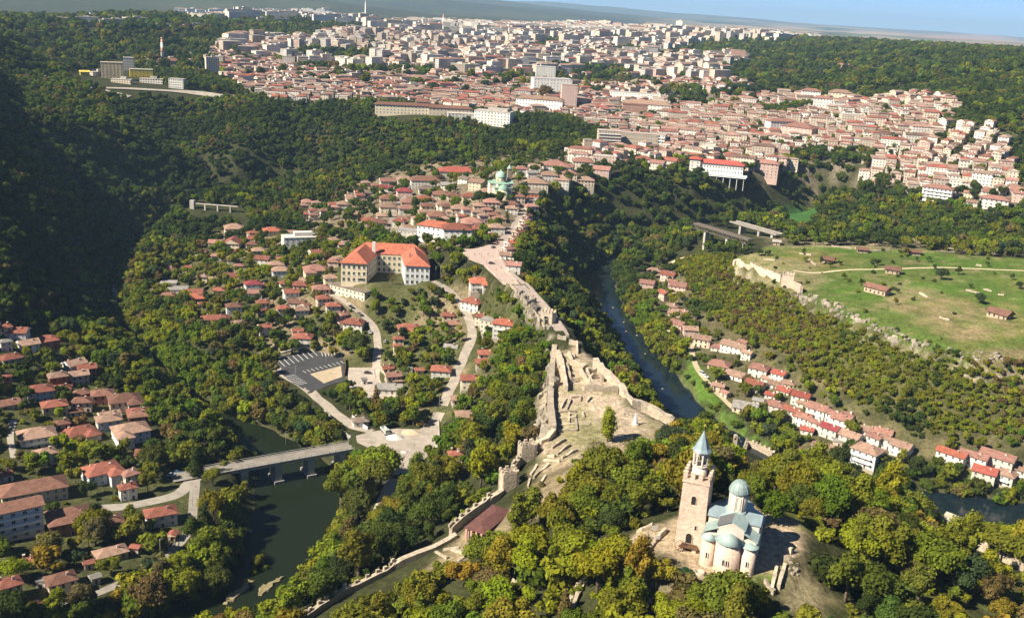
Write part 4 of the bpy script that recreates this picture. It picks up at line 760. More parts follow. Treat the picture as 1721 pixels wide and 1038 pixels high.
# --- walls of the fortress
def castle_wall(label, px, height, thick=1.8, merlon=0, rise=None, name='fortress_wall', m_=None, below=4.0, rough=0.35, world=None, every=2.3, curve=1):
    P = resample(smooth_line(hits(px) if world is None else world, curve), 3.0); n_ = len(P); N2 = normals2(P); g = random.Random(len(px)); zt = hz(P[:, 0], P[:, 1])
    top = zt.copy()
    for _ in range(6): top[1:-1] = (top[:-2] + 2 * top[1:-1] + top[2:]) / 4
    top = top + height + np.array([g.uniform(-rough, rough) for _ in range(n_)])
    c = P.mean(0); o = thing(name, label, 'wall', (c[0], c[1], float(zt.mean()))); mb = MB(); off = np.array((c[0], c[1])); zc = float(zt.mean())
    A = P[:, :2] + N2 * thick / 2 - off; B = P[:, :2] - N2 * thick / 2 - off; lo = np.minimum(hz(A[:, 0] + off[0], A[:, 1] + off[1]), hz(B[:, 0] + off[0], B[:, 1] + off[1])) - below
    for i in range(n_ - 1):
        a0, a1, b0, b1 = A[i], A[i + 1], B[i], B[i + 1]; l0, l1, t0_, t1_ = lo[i] - zc, lo[i + 1] - zc, top[i] - zc, top[i + 1] - zc
        mb.face([(*b0, l0), (*b1, l1), (*b1, t1_), (*b0, t0_)]); mb.face([(*a1, l1), (*a0, l0), (*a0, t0_), (*a1, t1_)]); mb.face([(*b0, t0_), (*b1, t1_), (*a1, t1_), (*a0, t0_)])
    mb.face([(*A[0], lo[0] - zc), (*B[0], lo[0] - zc), (*B[0], top[0] - zc), (*A[0], top[0] - zc)]); mb.face([(*B[-1], lo[-1] - zc), (*A[-1], lo[-1] - zc), (*A[-1], top[-1] - zc), (*B[-1], top[-1] - zc)])
    mb.build('masonry', m_ or stone_pale, o)
    if merlon:
        Q = resample(np.column_stack([P[:, :2], top]), every); NN = normals2(Q)
        for i in range(0, len(Q)):
            e = Q[i, :2] + NN[i] * (thick / 2 - .4) * merlon - off; link('merlon', MERLON, o, (e[0], e[1], Q[i, 2] - zc - .12), math.atan2(-NN[i][0], NN[i][1]))
    for q in P[::2]: OBST.append((q[0], q[1], 2.2))
    return o
castle_wall('long crenellated wall climbing from the bottom edge of the picture', '515,1042;545,1022;570,1006;610,985;644,968;661,956', 2.6, 1.6, 1); castle_wall('low broad wall top between crenellated stretches', '661,956;715,931;766,904', 2.0, 2.2, 0)
castle_wall('crenellated wall beside the long red-roofed pavilion', '757,900;770,890;791,872;821,850', 4.0, 1.5, 1); castle_wall('short wall below the lower square tower', '821,850;838,838;850,820', 3.0, 2.0, 0); castle_wall('crenellated wall joining the two square towers', '862,800;872,785;878,770', 4.5, 1.6, 1)
castle_wall('wall from the upper square tower to the cliff edge', '894,757;915,745;930,731', 3.0, 2.0, 0); castle_wall('high straight wall along the cliff edge of the fortress', '929,730;924,690;926,650;928,620;931,592', 4.2, 2.4, 0)
castle_wall('tan wall along the river side of the fortress', '1000,617;1015,634;1038,657;1056,674;1083,693;1110,707;1132,717', 4.2, 2.6, 0, rough=.7); castle_wall('cross wall inside the fortress gate court', '982,656;1005,657;1038,660', 2.8, 1.8, 0, rough=.6)
castle_wall('wall between gate passage and upper court', '951,658;948,640;944,615;937,598', 3.4, 1.6, 0, rough=.5); castle_wall('crenellated wall above the green river meadow', '1234,752;1250,752;1268,756;1298,773', 4.5, 1.8, 1); castle_wall('curved fortress wall running out at the right edge', '1622,918;1640,922;1658,930;1690,945;1735,968', 3.0, 1.9, 1, every=6.9)
castle_wall('broad parapet wall on the river side of the causeway', '838,424;846,443;858,458;880,477;900,496;927,525;946,552;955,567', 1.6, 1.0, 0, rough=.1, m_=RM['grey']); castle_wall('low parapet wall on the cliff side of the causeway', '846,474;866,489;890,515;908,540;915,552', 1.3, .8, 0, rough=.15)
def ruin_tower(label, px, py, w, h, rz, gap=True):
    p = hit(px, py); o = thing('ruined_tower', label, 'tower', (p[0], p[1], p[2]), rz); mb = MB(); t = 1.1
    for i in range(4):
        a = i * math.pi / 2; L_ = w / 2 - t / 2; cx_, cy_ = math.sin(a) * L_, -math.cos(a) * L_
        if i == 1 and gap:      # back side open low down
            mb.box(cx_, cy_ - w * .32, -4, h, w * .36, t, a); mb.box(cx_, cy_ + w * .32, -4, h * .9, w * .36, t, a); mb.box(cx_, cy_, h * .72, h * .95, w * .4, t - .04, a)
        else: mb.box(cx_, cy_, -4, h * (1 - .04 * i), w - (.06 if i % 2 else 0), t, a)
    mb.build('masonry', stone_pale, o)
    for i in range(4):
        for k in range(3):
            a = i * math.pi / 2; u = (k - 1) * (w - 1.6) / 2; c, s_ = math.cos(a), math.sin(a); y = -(w / 2 - .45)
            if k == 2 and i != 1: continue
            link('merlon', MERLON, o, (u * c - y * s_, u * s_ + y * c, h * (1 - .04 * i) - .1), a)
    OBST.append((p[0], p[1], w * .8)); return o
ruin_tower('lower of two hollow square towers on the fortress wall', 854, 820, 6.0, 7.5, .35); ruin_tower('upper of two hollow square towers on the fortress wall', 885, 772, 6.0, 7.0, .3)
# causeway gate
p = hit(921, 541); gt = thing('gatehouse', 'small stone gatehouse with dark arch across the causeway', 'gate', (p[0], p[1], p[2]), R(-32)); mb = MB()
mb.box(-2.6, 0, -2, 5.4, 2.0, 4.5); mb.box(2.6, 0, -2, 5.4, 2.0, 4.5); mb.box(0, 0, 3.6, 5.36, 3.2, 4.46); mb.box(0, 0, 5.4, 5.9, 7.4, 4.7); mb.build('masonry', stone_pale, gt)
for k in range(4): link('merlon', MERLON, gt, (-2.9 + k * 1.93, -2.0, 5.88)); link('merlon', MERLON, gt, (-2.9 + k * 1.93, 2.0, 5.88))
# low ruins: each ruin one thing, its walls the parts
def ruin(label, segs, off, k, h=1.3, t=0.8, m_=None):
    S = [tuple(float(v) for v in s.split(',')) for s in segs.split(';')]; Q = [(hit(off[0] + a / k, off[1] + b / k), hit(off[0] + c / k, off[1] + d / k)) for a, b, c, d in S]
    c0 = np.mean([q for s in Q for q in s], axis=0); o = thing('ruin', label, 'ruin', c0); g = random.Random(len(segs))
    for a, b in Q:
        mb = MB(); a, b = a - c0, b - c0; n_ = max(2, int(np.linalg.norm(b - a) / 2.2)); d = (b - a); ln = np.hypot(d[0], d[1]) + 1e-6; nn = np.array((-d[1], d[0])) / ln * t / 2
        hs = [h * g.uniform(.55, 1.25) for _ in range(n_ + 1)]
        for i in range(n_):
            p0, p1 = a + d * i / n_, a + d * (i + 1) / n_; w0 = nn * g.uniform(.85, 1.1)
            mb.prism([tuple(p0[:2] - w0), tuple(p1[:2] - w0), tuple(p1[:2] + w0), tuple(p0[:2] + w0)], [p0[2] - 1, p1[2] - 1, p1[2] - 1, p0[2] - 1], [p0[2] + hs[i], p1[2] + hs[i + 1], p1[2] + hs[i + 1], p0[2] + hs[i]])
        mb.build('low_wall', m_ or stone_pale, o)
    return o
Z4 = (840, 480); K4 = 3.707; T8o = (570, 688)
ruin('stepped foundations in the middle of the fortress court', '380,765,412,705;410,785,442,712;442,702,502,692;502,692,500,722;540,728,566,696;365,792,470,787;365,830,470,826;365,872,470,868;366,910,478,905;470,800,480,905;488,852,562,862;515,790,522,822;430,800,428,860', Z4, K4, 1.0)
ruin('roofless chambers behind the river wall', '540,545,615,540;615,540,640,600;540,545,575,622;575,622,640,628;500,545,560,625;495,545,540,520;560,580,600,576', Z4, K4, 2.4, 1.0); ruin('broken walls beside the gate passage', '438,490,540,502;415,500,440,602;440,602,470,600;430,365,478,372;478,372,482,425;428,440,450,468;395,440,470,450;345,412,372,520;360,330,415,340', Z4, K4, 2.2, 1.0)
ruin('rows of low stone foundations above the square towers', '1060,195,1125,152;1085,225,1150,180;1110,245,1185,205;1020,255,1100,262;955,330,985,285;970,345,1010,300;940,390,950,350;985,325,1045,280;1040,235,1075,240;1000,380,1030,330', T8o, 2.966, 1.1)
ruin('old stone walls half buried among foreground trees', '850,890,1000,808;1130,1000,1190,880;1160,1000,1210,885;840,890,870,870', T8o, 2.966, 1.6, 1.2); ruin('tumbled walls right of the church terrace', '750,790,725,905;795,770,760,890;790,690,830,710;690,860,740,920', (1060, 700), 3.07, 1.6, 1.0); ruin('curved low wall left of the church tower', '95,690,140,630;140,630,180,590;60,585,110,560;30,600,62,585;120,650,175,598', (1060, 700), 3.07, 1.2, .8)
ruin('foundations along the pavilion terrace', '480,710,540,745;560,700,620,720;590,760,680,715;640,740,700,700;520,700,600,690', T8o, 2.966, 1.0)
# cone monument
p = hit(1067, 713); o = thing('monument', 'pale cone-shaped monument in the fortress court', 'monument', p); mb = MB(); mb.cyl(0, 0, -1, .5, 1.7, 1.6, 12); mb.build('plinth', stone_pale, o); mb = MB(); mb.cyl(0, 0, .5, 5.0, 1.15, .12, 12); mb.build('cone', stucco, o)
# long pavilion on the wall
A_, B_ = hit(800, 905), hit(841, 861); d = B_ - A_; rz = math.atan2(d[1], d[0]); c0 = (A_ + B_) / 2; ln = float(np.hypot(d[0], d[1]))
o = thing('pavilion', 'long low pavilion with dark red roof and pink arched front on the fortress wall', 'pavilion', (c0[0], c0[1], c0[2]), rz); darkred = roofmat('tiles_dark_red', (0.13, 0.058, 0.05)); mb = MB(); mb.hip(0, 0, 2.6, ln + 2, 7, 1.1, .6, 0, 0, False, mw=1); mb.build('roof', [darkred, limewash], o); mb = MB(); mb.box(0, 3.0, -2, 2.4, ln + 1, .6); mb.box(ln / 2 + .3, 0, -2, 2.4, .6, 6); mb.build('wall', limewash, o); fp = mat('pink_plaster', (.55, .33, .27), .9, .15)
for k in range(4): mb = MB(); mb.box(-ln / 2 - 1.6, -2.9 + k * 1.93, -2, 2.35, .7, .7); mb.build('pillar', fp, o)
for k in range(6): mb = MB(); mb.box(-ln / 2 + 1.5 + k * ln / 6, -3.1, -2, 2.4, .35, .35); mb.build('post', wood, o)
OBST += [(A_[0] + d[0] * t, A_[1] + d[1] * t, 7.5) for t in (0, .3, .6, 1)]
# plateau gate tower and walls
p = hit(1323, 481); tt = thing('plateau_tower', 'pale crenellated gate tower at the plateau rim', 'tower', (p[0], p[1], p[2] - 1), R(-18)); mb = MB(); mb.box(0, 0, -5, 9.5, 8, 8); mb.build('masonry', stucco if 0 else pinkstone, tt)
for i in range(4):
    for k in range(4):
        a = i * math.pi / 2; u, y = -3.4 + k * 2.1, -3.6; link('merlon', MERLON, tt, (u * math.cos(a) - y * math.sin(a), u * math.sin(a) + y * math.cos(a), 9.45), a)
link('gate_arch', arch_win(2.6, 4.0, pinkstone), tt, (-1.5, -4.0, -1.5)); OBST.append((p[0], p[1], 6))
castle_wall('pale crenellated wall left of the plateau gate tower', '1262,452;1278,462;1294,466;1312,474', 5.0, 1.8, -1, m_=pinkstone, below=5); castle_wall('stepped pale wall running down from the plateau gate tower', '1328,482;1340,488;1346,494', 5.5, 2.0, 0, m_=pinkstone, below=5, rough=.8); castle_wall('ruined pale wall stub at the plateau corner', '1232,446;1240,440;1246,452;1262,454', 3.0, 1.8, 0, m_=pinkstone, rough=1.0)
ruin('excavated stone foundations scattered on the plateau', '420,270,480,275;600,240,660,250;640,265,680,300;1480,300,1510,305;880,215,930,225;930,230,1050,225;1430,425,1500,440;1520,420,1560,430;1590,445,1620,450;760,205,860,215;1200,440,1240,460;1300,560,1350,575', (1141, 345), 2.966, 1.0, 1.2)
# ------------------------------------------------------------------ limestone outcrops: each a thing, its blocks the parts
lime = mat('limestone', (.31, .27, .215), .95, .5, .4, .9, bscale=.9)
def rock_mesh(seed):
    g = random.Random(seed); bm = bmesh.new(); bmesh.ops.create_cube(bm, size=1); bmesh.ops.subdivide_edges(bm, edges=bm.edges, cuts=2, use_grid_fill=True)
    for v in bm.verts: n_ = v.co.normalized(); v.co = v.co * .45 + n_ * .34; v.co *= g.uniform(.72, 1.25); v.co.z += g.uniform(-.06, .06)
    me = bpy.data.meshes.new('rock'); bm.to_mesh(me); bm.free(); me.materials.append(lime); return me
ROCKS = [rock_mesh(i) for i in range(7)]
def outcrop(label, px, n0_, smin, smax, tall=1.3, spread=2.0, seed=1):
    n_ = int(n0_ * 1.7); g = random.Random(seed); P = resample(hits(px), 1.5); c = P.mean(0); o = thing('rock_outcrop', label, 'rock', c)
    for k in range(n_):
        q = P[int((k + g.uniform(0, .9)) / n_ * (len(P) - 1))] + np.array((g.uniform(-1, 1) * spread, g.uniform(-1, 1) * spread, 0)); z = float(hz(q[0], q[1])); s_ = g.uniform(smin, smax) * g.choice((.35, .5, .7, .9))
        r = link('rock', ROCKS[g.randrange(7)], o, (q[0] - c[0], q[1] - c[1], z - c[2] - s_ * .1), g.uniform(0, 6.28), (s_ * g.uniform(.8, 1.5), s_ * g.uniform(.7, 1.1), s_ * tall * g.uniform(.7, 1.3)))
outcrop('pale limestone crags below the plateau gate tower', '1338,494;1352,500;1370,508;1385,512', 26, 1.6, 4.0, 1.2, 6, 1); outcrop('pale limestone crags along the middle plateau rim', '1385,512;1410,524;1435,535;1455,545;1470,552', 30, 1.6, 4.2, 1.2, 6, 2); outcrop('pale limestone crags along the right plateau rim', '1475,555;1500,563;1530,572;1558,583', 26, 1.5, 3.8, 1.2, 6, 3)
outcrop('pale crags at the far right plateau rim', '1600,594;1640,598;1690,600', 16, 1.5, 3.4, 1.1, 6, 4); outcrop('pale cliff blocks under the causeway parapet', '868,494;882,506;895,522;906,540;914,556', 30, 1.8, 4.6, 1.7, 3.2, 5); outcrop('pale cliff blocks below the fortress cliff-edge wall', '924,592;922,620;920,650;917,690;914,725;910,738', 44, 1.8, 4.8, 1.9, 3.0, 6)
outcrop('cream rock face on the slope behind the plateau, left', '1512,403;1530,400;1540,404', 12, 3, 6, 1.3, 4, 7); outcrop('cream rock face on the slope behind the plateau, right', '1552,408;1580,400;1600,402;1620,410', 24, 3, 7, 1.3, 4, 8); outcrop('cream rock face at the plateau back right', '1640,418;1660,412;1680,418', 14, 3, 6, 1.2, 4, 9)
outcrop('bare rock ledge on the slope left of the church', '1065,915;1080,905;1092,898', 14, 1.2, 3.0, .6, 2, 10); outcrop('bare rock ledge below the church terrace', '1075,1000;1100,1010;1120,1020', 12, 1.2, 2.8, .5, 2.5, 11); outcrop('loose stones right of the church terrace', '1318,935;1335,945;1330,965', 10, .8, 2.0, .8, 1.5, 12)
# ------------------------------------------------------------------ road bridge
A_, B_ = hit(345, 797), hit(622, 744); zA, zB = 9.6, 11.0
A_ = unz(342, 796, zA); B_ = unz(618, 742, zB); d = B_ - A_; ln = float(np.hypot(d[0], d[1])); rz = math.atan2(d[1], d[0]); c0 = (A_ + B_) / 2
br = thing('road_bridge', 'pale concrete road bridge on square piers across the dark river', 'bridge', (c0[0], c0[1], 0), rz); zc = (zA + zB) / 2
mb = MB(); mb.box(0, 0, zc - 1.5, zc - .02, ln + 6, 7.2); mb.build('girder', concrete, br); mb = MB(); mb.box(-4, 0, zc, zc + .16, ln + 20, 8.6); mb.build('deck', RM['pale'], br)
for s_ in (-1, 1):
    mb = MB(); mb.box(0, s_ * 4.15, zc + .16, zc + .5, ln + 4, .5); 
    for k in range(int(ln / 3)): mb.box(-ln / 2 + 1.5 + k * 3, s_ * 4.2, zc + .5, zc + 1.2, .14, .14)
    mb.box(0, s_ * 4.2, zc + 1.2, zc + 1.32, ln + 2, .16); mb.build('parapet', concrete, br)
for t in (0.22, 0.42, 0.62, 0.82):
    mb = MB(); x = -ln / 2 + t * ln; mb.prism([(x - 1.6, -4.3), (x + 1.6, -4.3), (x + 1.6, 4.3), (x - 1.6, 4.3)], -2.5, zc - 1.5); mb.box(x, 0, -2.5, 1.4, 4.6, 10.5); mb.build('pier', concrete, br)
for t in np.linspace(-.1, 1.1, 9): OBST.append((A_[0] + d[0] * t, A_[1] + d[1] * t, 6.5))
# ------------------------------------------------------------------ far rail and road bridges at the plateau's back
def long_bridge(label, a, b, z, w, truss, m_):
    z = max(hit(*a)[2], hit(*b)[2]) + z; A_, B_ = unz(*a, z), unz(*b, z); d = B_ - A_; ln = float(np.hypot(d[0], d[1])); c0 = (A_ + B_) / 2; o = thing('rail_bridge' if truss else 'viaduct', label, 'bridge', (c0[0], c0[1], z), math.atan2(d[1], d[0]))
    mb = MB(); mb.box(0, 0, -.8, 0, ln, w); mb.build('deck', m_, o)
    if truss:
        for s_ in (-1, 1):
            mb = MB(); n_ = 12
            mb.bar((-ln / 2, s_ * w / 2, -4.2), (ln / 2, s_ * w / 2, -4.2), .5, .5); mb.bar((-ln / 2, s_ * w / 2, -.9), (ln / 2, s_ * w / 2, -.9), .5, .5)
            for k in range(n_):
                x0, x1 = -ln / 2 + k * ln / n_, -ln / 2 + (k + 1) * ln / n_; mb.bar((x0, s_ * w / 2, -4.2 if k % 2 else -.9), (x1, s_ * w / 2, -.9 if k % 2 else -4.2), .35, .35); mb.bar((x1, s_ * w / 2, -4.2), (x1, s_ * w / 2, -.9), .3, .3)
            mb.build('truss', steel, o)
    else:
        for s_ in (-1, 1): mb = MB(); mb.box(0, s_ * w / 2, 0, .9, ln, .3); mb.build('parapet', m_, o)
    for t in (-.28, .12, .4): mb = MB(); mb.box(t * ln, 0, -22, -.8 if not truss else -4.4, 2.2, w * .8); mb.build('pier', concrete, o)
    for t in np.linspace(0, 1, 8): OBST.append((A_[0] + d[0] * t, A_[1] + d[1] * t, 6))
long_bridge('dark steel truss rail bridge behind the plateau', (1170, 374), (1262, 402), 7, 6, True, steel); long_bridge('pale concrete viaduct beside the truss bridge', (1232, 372), (1310, 394), 5, 8, False, mat('old_concrete', (.3, .275, .24), .9, .25, .2))
# weir gate at the far river bend
p = hit(338, 352); o = thing('footbridge', 'white footbridge with square gate tower at the far river bend', 'bridge', (p[0], p[1], p[2] + 3), -.1); mb = MB(); mb.box(14, 0, 2, 2.6, 42, 2.2); mb.build('deck', concrete, o); mb = MB(); mb.box(-8, 0, -8, 5, 4, 4); mb.build('gate_tower', concrete, o)
for k in range(3): mb = MB(); mb.box(4 + k * 12, 0, -10, 2, 1.2, 2); mb.build('pier', concrete, o)
# ------------------------------------------------------------------ big school
cream = mat('cream_plaster', (0.7, 0.6, 0.42), 0.9, 0.12, 0.3); paleb = mat('pale_blue_plaster', (0.6, 0.62, 0.63), 0.9, 0.12, 0.3); sfr = hit(648, 477)
S_RZ = R(3); sch = thing('school_building', 'large cream school with orange-red roof and open courtyard between two wings', 'school', (sfr[0], sfr[1], sfr[2] - .3), S_RZ); HS = 13.2
WLG = [(-29, 0), (-12.5, 0), (-8.5, 28), (-25, 30)]; WRG = [(12.5, 0), (28.5, 0), (24.5, 30), (8.5, 28)]; WBK = [(-25, 28), (24.5, 28), (22, 43), (-22, 43)]
def quad_roof(mb, Q, z, h, ov=.8, hip0=True, hip1=False):
    c = np.mean(Q, axis=0); E = [tuple(np.array(q) + (np.array(q) - c) / np.linalg.norm(np.array(q) - c) * ov * 1.4) for q in Q]; m0, m1 = (np.array(E[0]) + E[1]) / 2, (np.array(E[2]) + E[3]) / 2; L_ = m1 - m0; wd_ = np.linalg.norm(np.array(E[0]) - E[1]) / 2 / np.linalg.norm(L_)
    r0, r1 = (m0 + L_ * (wd_ if hip0 else 0)), (m1 - L_ * (wd_ if hip1 else 0)); e = [(*q, z) for q in E]; a, b_ = (*r0, z + h), (*r1, z + h)
    mb.roof_face([e[0], e[1], a], 0); mb.roof_face([e[1], e[2], b_, a], 0); mb.roof_face([e[2], e[3], b_], 0); mb.roof_face([e[3], e[0], a, b_], 0)
    lo = [(q[0], q[1], z - .35) for q in E]
    for i in range(4): mb.face([lo[i], lo[(i + 1) % 4], e[(i + 1) % 4], e[i]], 0)
    mb.face(lo[::-1], 0)
for Q, nm, mm in ((WLG, 'left_wing', cream), (WRG, 'right_wing', paleb), (WBK, 'main_block', cream)):
    mb = MB(); mb.prism(Q, -4, HS); mb.prism([tuple(np.array(q) * 1.004 + np.array((0, .0))) for q in Q], 4.0, 4.35, 1); mb.build(nm, [mm, stucco], sch)
mb = MB(); quad_roof(mb, WLG, HS + .35, 5.6); quad_roof(mb, WRG, HS + .35, 5.6); quad_roof(mb, [(24.5, 28), (22, 43), (-22, 43), (-25, 28)], HS + .36, 5.9, hip0=True, hip1=True); ro = mb.build('roof', redtile, sch)
mb = MB(); mb.box(-10.5, 27, HS - 2, HS + 8.5, 2.2, 1.6); mb.build('chimney', stucco, ro); mb = MB(); mb.box(15, 10, HS + 3, HS + 6.4, 1.2, 1.2); mb.build('chimney', brickm, ro)
def face_windows(par, a, b, z0, rows, cols, rh, mesh, inset=.06):
    a, b = np.array(a, float), np.array(b, float); d = b - a; ln = np.linalg.norm(d); ang = math.atan2(d[1], d[0]); nn = np.array((d[1], -d[0])) / ln
    for j in range(rows):
        for i in range(cols):
            q = a + d * (i + .5) / cols + nn * .01; link('window', mesh, par, (q[0], q[1], z0 + j * rh), ang)
BW = window_mesh(1.7, 2.4, frame_w)
face_windows(sch, WLG[0], WLG[1], 1.2, 3, 5, 4.1, BW); face_windows(sch, WRG[0], WRG[1], 1.2, 3, 5, 4.1, BW); face_windows(sch, WLG[1], WLG[2], 1.2, 3, 6, 4.1, BW); face_windows(sch, (-8.5, 28), (8.5, 28), 1.2, 3, 5, 4.1, BW); face_windows(sch, WRG[1], WRG[2], 1.2, 3, 8, 4.1, BW); face_windows(sch, WLG[3], WLG[0], 1.2, 3, 8, 4.1, BW); face_windows(sch, WRG[3], WRG[0], 1.2, 3, 6, 4.1, BW)
for t in np.linspace(-26, 26, 7): OBST.append((sfr[0] + t, sfr[1] + 20, 17))
OBST += [(sfr[0] - 20, sfr[1] + 3, 9), (sfr[0] + 20, sfr[1] + 3, 9)]
# ------------------------------------------------------------------ plain big buildings: base pixel, size in metres, windows built one by one
def block(label, px, py, w, dp, h, ang=0, wc=(0.7, 0.66, 0.6), roof='flat', rc=(0.33, 0.29, 0.26), rows=4, cols=8, side=4, name='apartment_block', cat='building', wins=True, win=None, group=None, bands=False, attic=False, snap=None):
    p = hit(px, py) if snap is None else np.array(snap); a = math.atan2(p[1], p[0]) - math.pi / 2 + R(ang); o = thing(name, label, cat, (p[0], p[1], p[2]), a, group); wm_ = mat('render_%02d%02d%02d' % tuple(int(c * 99) for c in wc), wc, .9, .14, .12)
    mb = MB(); mb.box(0, dp / 2, -6, h, w, dp); mb.build('wall', wm_, o); mb = MB(); rm = roofmat('blockroof_%02d%02d%02d' % tuple(int(c * 99) for c in rc), rc) if roof != 'flat' else mat('blockflat_%02d%02d%02d' % tuple(int(c * 99) for c in rc), rc, .9, .2, .1)
    if roof == 'flat':
        mb.box(0, dp / 2, h, h + .4, w + .6, dp + .6)
        if attic: mb.box(w * .12, dp * .55, h + .4, h + 3.4, w * .55, dp * .55)
    else: mb.hip(0, dp / 2, h + .3, w, dp, min(dp * .24, 5), .9, 0, 0, roof == 'gable')
    mb.build('roof', rm, o); mesh = win or WIN[2]; rh = h / rows
    if wins:
        face_windows(o, (-w / 2, 0), (w / 2, 0), rh * .35, rows, cols, rh, mesh); vx = -1 if px > 860 else 1
        s = (w / 2, 0), (w / 2, dp); s2 = (-w / 2, dp), (-w / 2, 0); face_windows(o, *(s if vx > 0 else s2), rh * .35, rows, side, rh, mesh)
    if bands:
        for j in range(1, rows): mb = MB(); mb.box(0, -.6, j * rh - .12, j * rh + .1, w * .96, 1.2); mb.box(0, -1.15, j * rh + .1, j * rh + .95, w * .96, .1); mb.build('balcony', stucco, o)
    OBST.append((p[0] - math.sin(a) * dp / 2, p[1] + math.cos(a) * dp / 2, max(w, dp) * .55 + 2)); return o
W1, W2, C1, P1, T1, B1 = (.74, .72, .68), (.66, .64, .6), (.66, .57, .42), (.6, .42, .36), (.5, .42, .33), (.42, .24, .18)
RR = ROOF['r']
block('white three-storey building with red roof facing the square', 728, 406, 26, 13, 11, -24, W1, 'hip', ROOF['o'], 3, 7, 3, 'town_hall', 'building'); block('white red-roofed corner building beside dark conifers', 768, 412, 20, 14, 11, 4, W1, 'hip', ROOF['r'], 3, 5, 3, 'corner_building', 'building')
block('grey-roofed yellow annex below the school forecourt', 583, 500, 30, 11, 6, -42, C1, 'flat', (.2, .17, .14), 2, 9, 3, 'school_annex', 'building'); block('white terraced villa among trees left of the school', 505, 412, 26, 12, 6, 10, W1, 'flat', (.6, .57, .52), 2, 6, 3, 'terraced_villa', 'building', attic=True)
block('four-storey white block with balconies at lower left edge', 26, 908, 21, 8, 12.5, 8, W1, 'gable', ROOF['b'], 4, 5, 3, bands=True)
# red-roofed hotel over the gorge
p = hit(1200, 296); ho = thing('hotel', 'white hotel with broad red roof on stilts above the wooded gorge', 'hotel', (p[0], p[1], p[2]), math.atan2(p[1], p[0]) - math.pi / 2 + R(-3))
mb = MB(); mb.box(6, 7, 2.5, 13, 46, 14); mb.build('main_block', stucco, ho); mb = MB(); mb.box(-21, 6, -6, 16, 11, 16); mb.build('stair_block', stucco, ho); mb = MB(); mb.box(6, -2, .6, 3.4, 54, 6); mb.box(6, -5.2, 2.0, 4.2, 56, .4); mb.build('terrace', mat('terrace_white', (.66, .68, .7), .8, .1), ho)
mb = MB(); mb.hip(6, 7, 13.3, 46, 14, 3.6, 1.5); mb.hip(-21, 6, 16.3, 11, 16, 2.4, 1.3, math.pi / 2 * 0); rk_ = roofmat('tiles_hotel', (.4, .09, .07)); mb.build('roof', rk_, ho)
for k in range(8): mb = MB(); mb.box(-18 + k * 7, -3.5, -12, .6, .8, .8); mb.build('stilt', concrete, ho)
face_windows(ho, (-15, 0), (29, 0), 4.6, 2, 15, 4.2, WIN[3]); face_windows(ho, (-26.5, -2), (-15.5, -2), 2, 4, 2, 3.4, WIN[2])
for t in range(-20, 32, 9): OBST.append((p[0] + t, p[1] + 6, 9))
# concrete hotel complex
block('tall balconied concrete hotel tower beyond the old town', 1023, 252, 26, 16, 21, 6, T1, 'flat', (.35, .3, .26), 6, 8, 4, 'hotel_tower', 'hotel', bands=True); block('long concrete hotel wing with regular windows', 1072, 250, 44, 14, 17, -2, T1, 'flat', (.36, .3, .26), 4, 14, 4, 'hotel_wing', 'hotel'); block('right concrete end block of the hotel complex', 1103, 252, 17, 18, 17, -8, W2, 'flat', (.36, .31, .27), 5, 4, 4, 'hotel_block', 'hotel', bands=True)
block('slim brown concrete tower at the edge of the woods', 987, 262, 9, 9, 17, 10, (.4, .31, .23), 'flat', (.36, .3, .25), 5, 2, 2, 'stair_tower', 'tower'); block('flat-roofed white hall left of the brown tower', 966, 263, 22, 14, 7, 4, W2, 'flat', (.5, .47, .42), 2, 6, 3, 'hall', 'building')
block('white hotel with stepped storeys above the woods', 826, 212, 44, 22, 17, -14, W1, 'flat', (.55, .5, .45), 5, 11, 5, 'white_hotel', 'hotel', attic=True); block('low white wing left of the stepped hotel', 776, 201, 34, 12, 7, 4, W2, 'flat', (.5, .46, .4), 2, 8, 2, 'hotel_annex', 'building')
block('long brown-roofed barracks at the wood edge, left one', 684, 193, 78, 13, 11, 2, C1, 'hip', ROOF['b'], 3, 18, 3, 'barracks', 'building'); block('brown-roofed barracks at the wood edge, right one', 757, 195, 54, 13, 9, 2, T1, 'hip', ROOF['b'], 2, 12, 3, 'barracks', 'building'); block('square pavilion between the two barracks', 711, 191, 18, 16, 14, 2, C1, 'hip', ROOF['b'], 3, 4, 3, 'pavilion_block', 'building')
block('pink slab tower in the town centre', 955, 187, 22, 16, 36, 6, P1, 'flat', (.4, .3, .27), 11, 6, 4, 'tower_block', 'building'); block('white U-shaped office block left of the pink tower', 905, 190, 64, 18, 18, -10, W1, 'hip', ROOF['t'], 4, 16, 4, 'office_block', 'building'); block('large white civic building with grey side wall', 928, 162, 60, 30, 26, 10, W1, 'flat', (.45, .43, .42), 6, 12, 5, 'civic_building', 'building'); block('white slab behind the civic building', 916, 140, 34, 14, 28, 4, W1, 'flat', (.5, .5, .5), 8, 8, 3, 'slab_block', 'building')
block('long white modern block among cypresses', 1065, 172, 74, 16, 14, -2, W1, 'flat', (.55, .52, .48), 3, 16, 3, 'white_block', 'building'); block('white market hall in the lower town', 1085, 190, 70, 24, 12, -6, W1, 'hip', ROOF['t'], 3, 14, 4, 'market_hall', 'building'); block('brown brick theatre block above the concrete hotel', 1066, 198, 34, 22, 17, 4, B1, 'flat', ROOF['b'], 4, 7, 3, 'theatre', 'building')
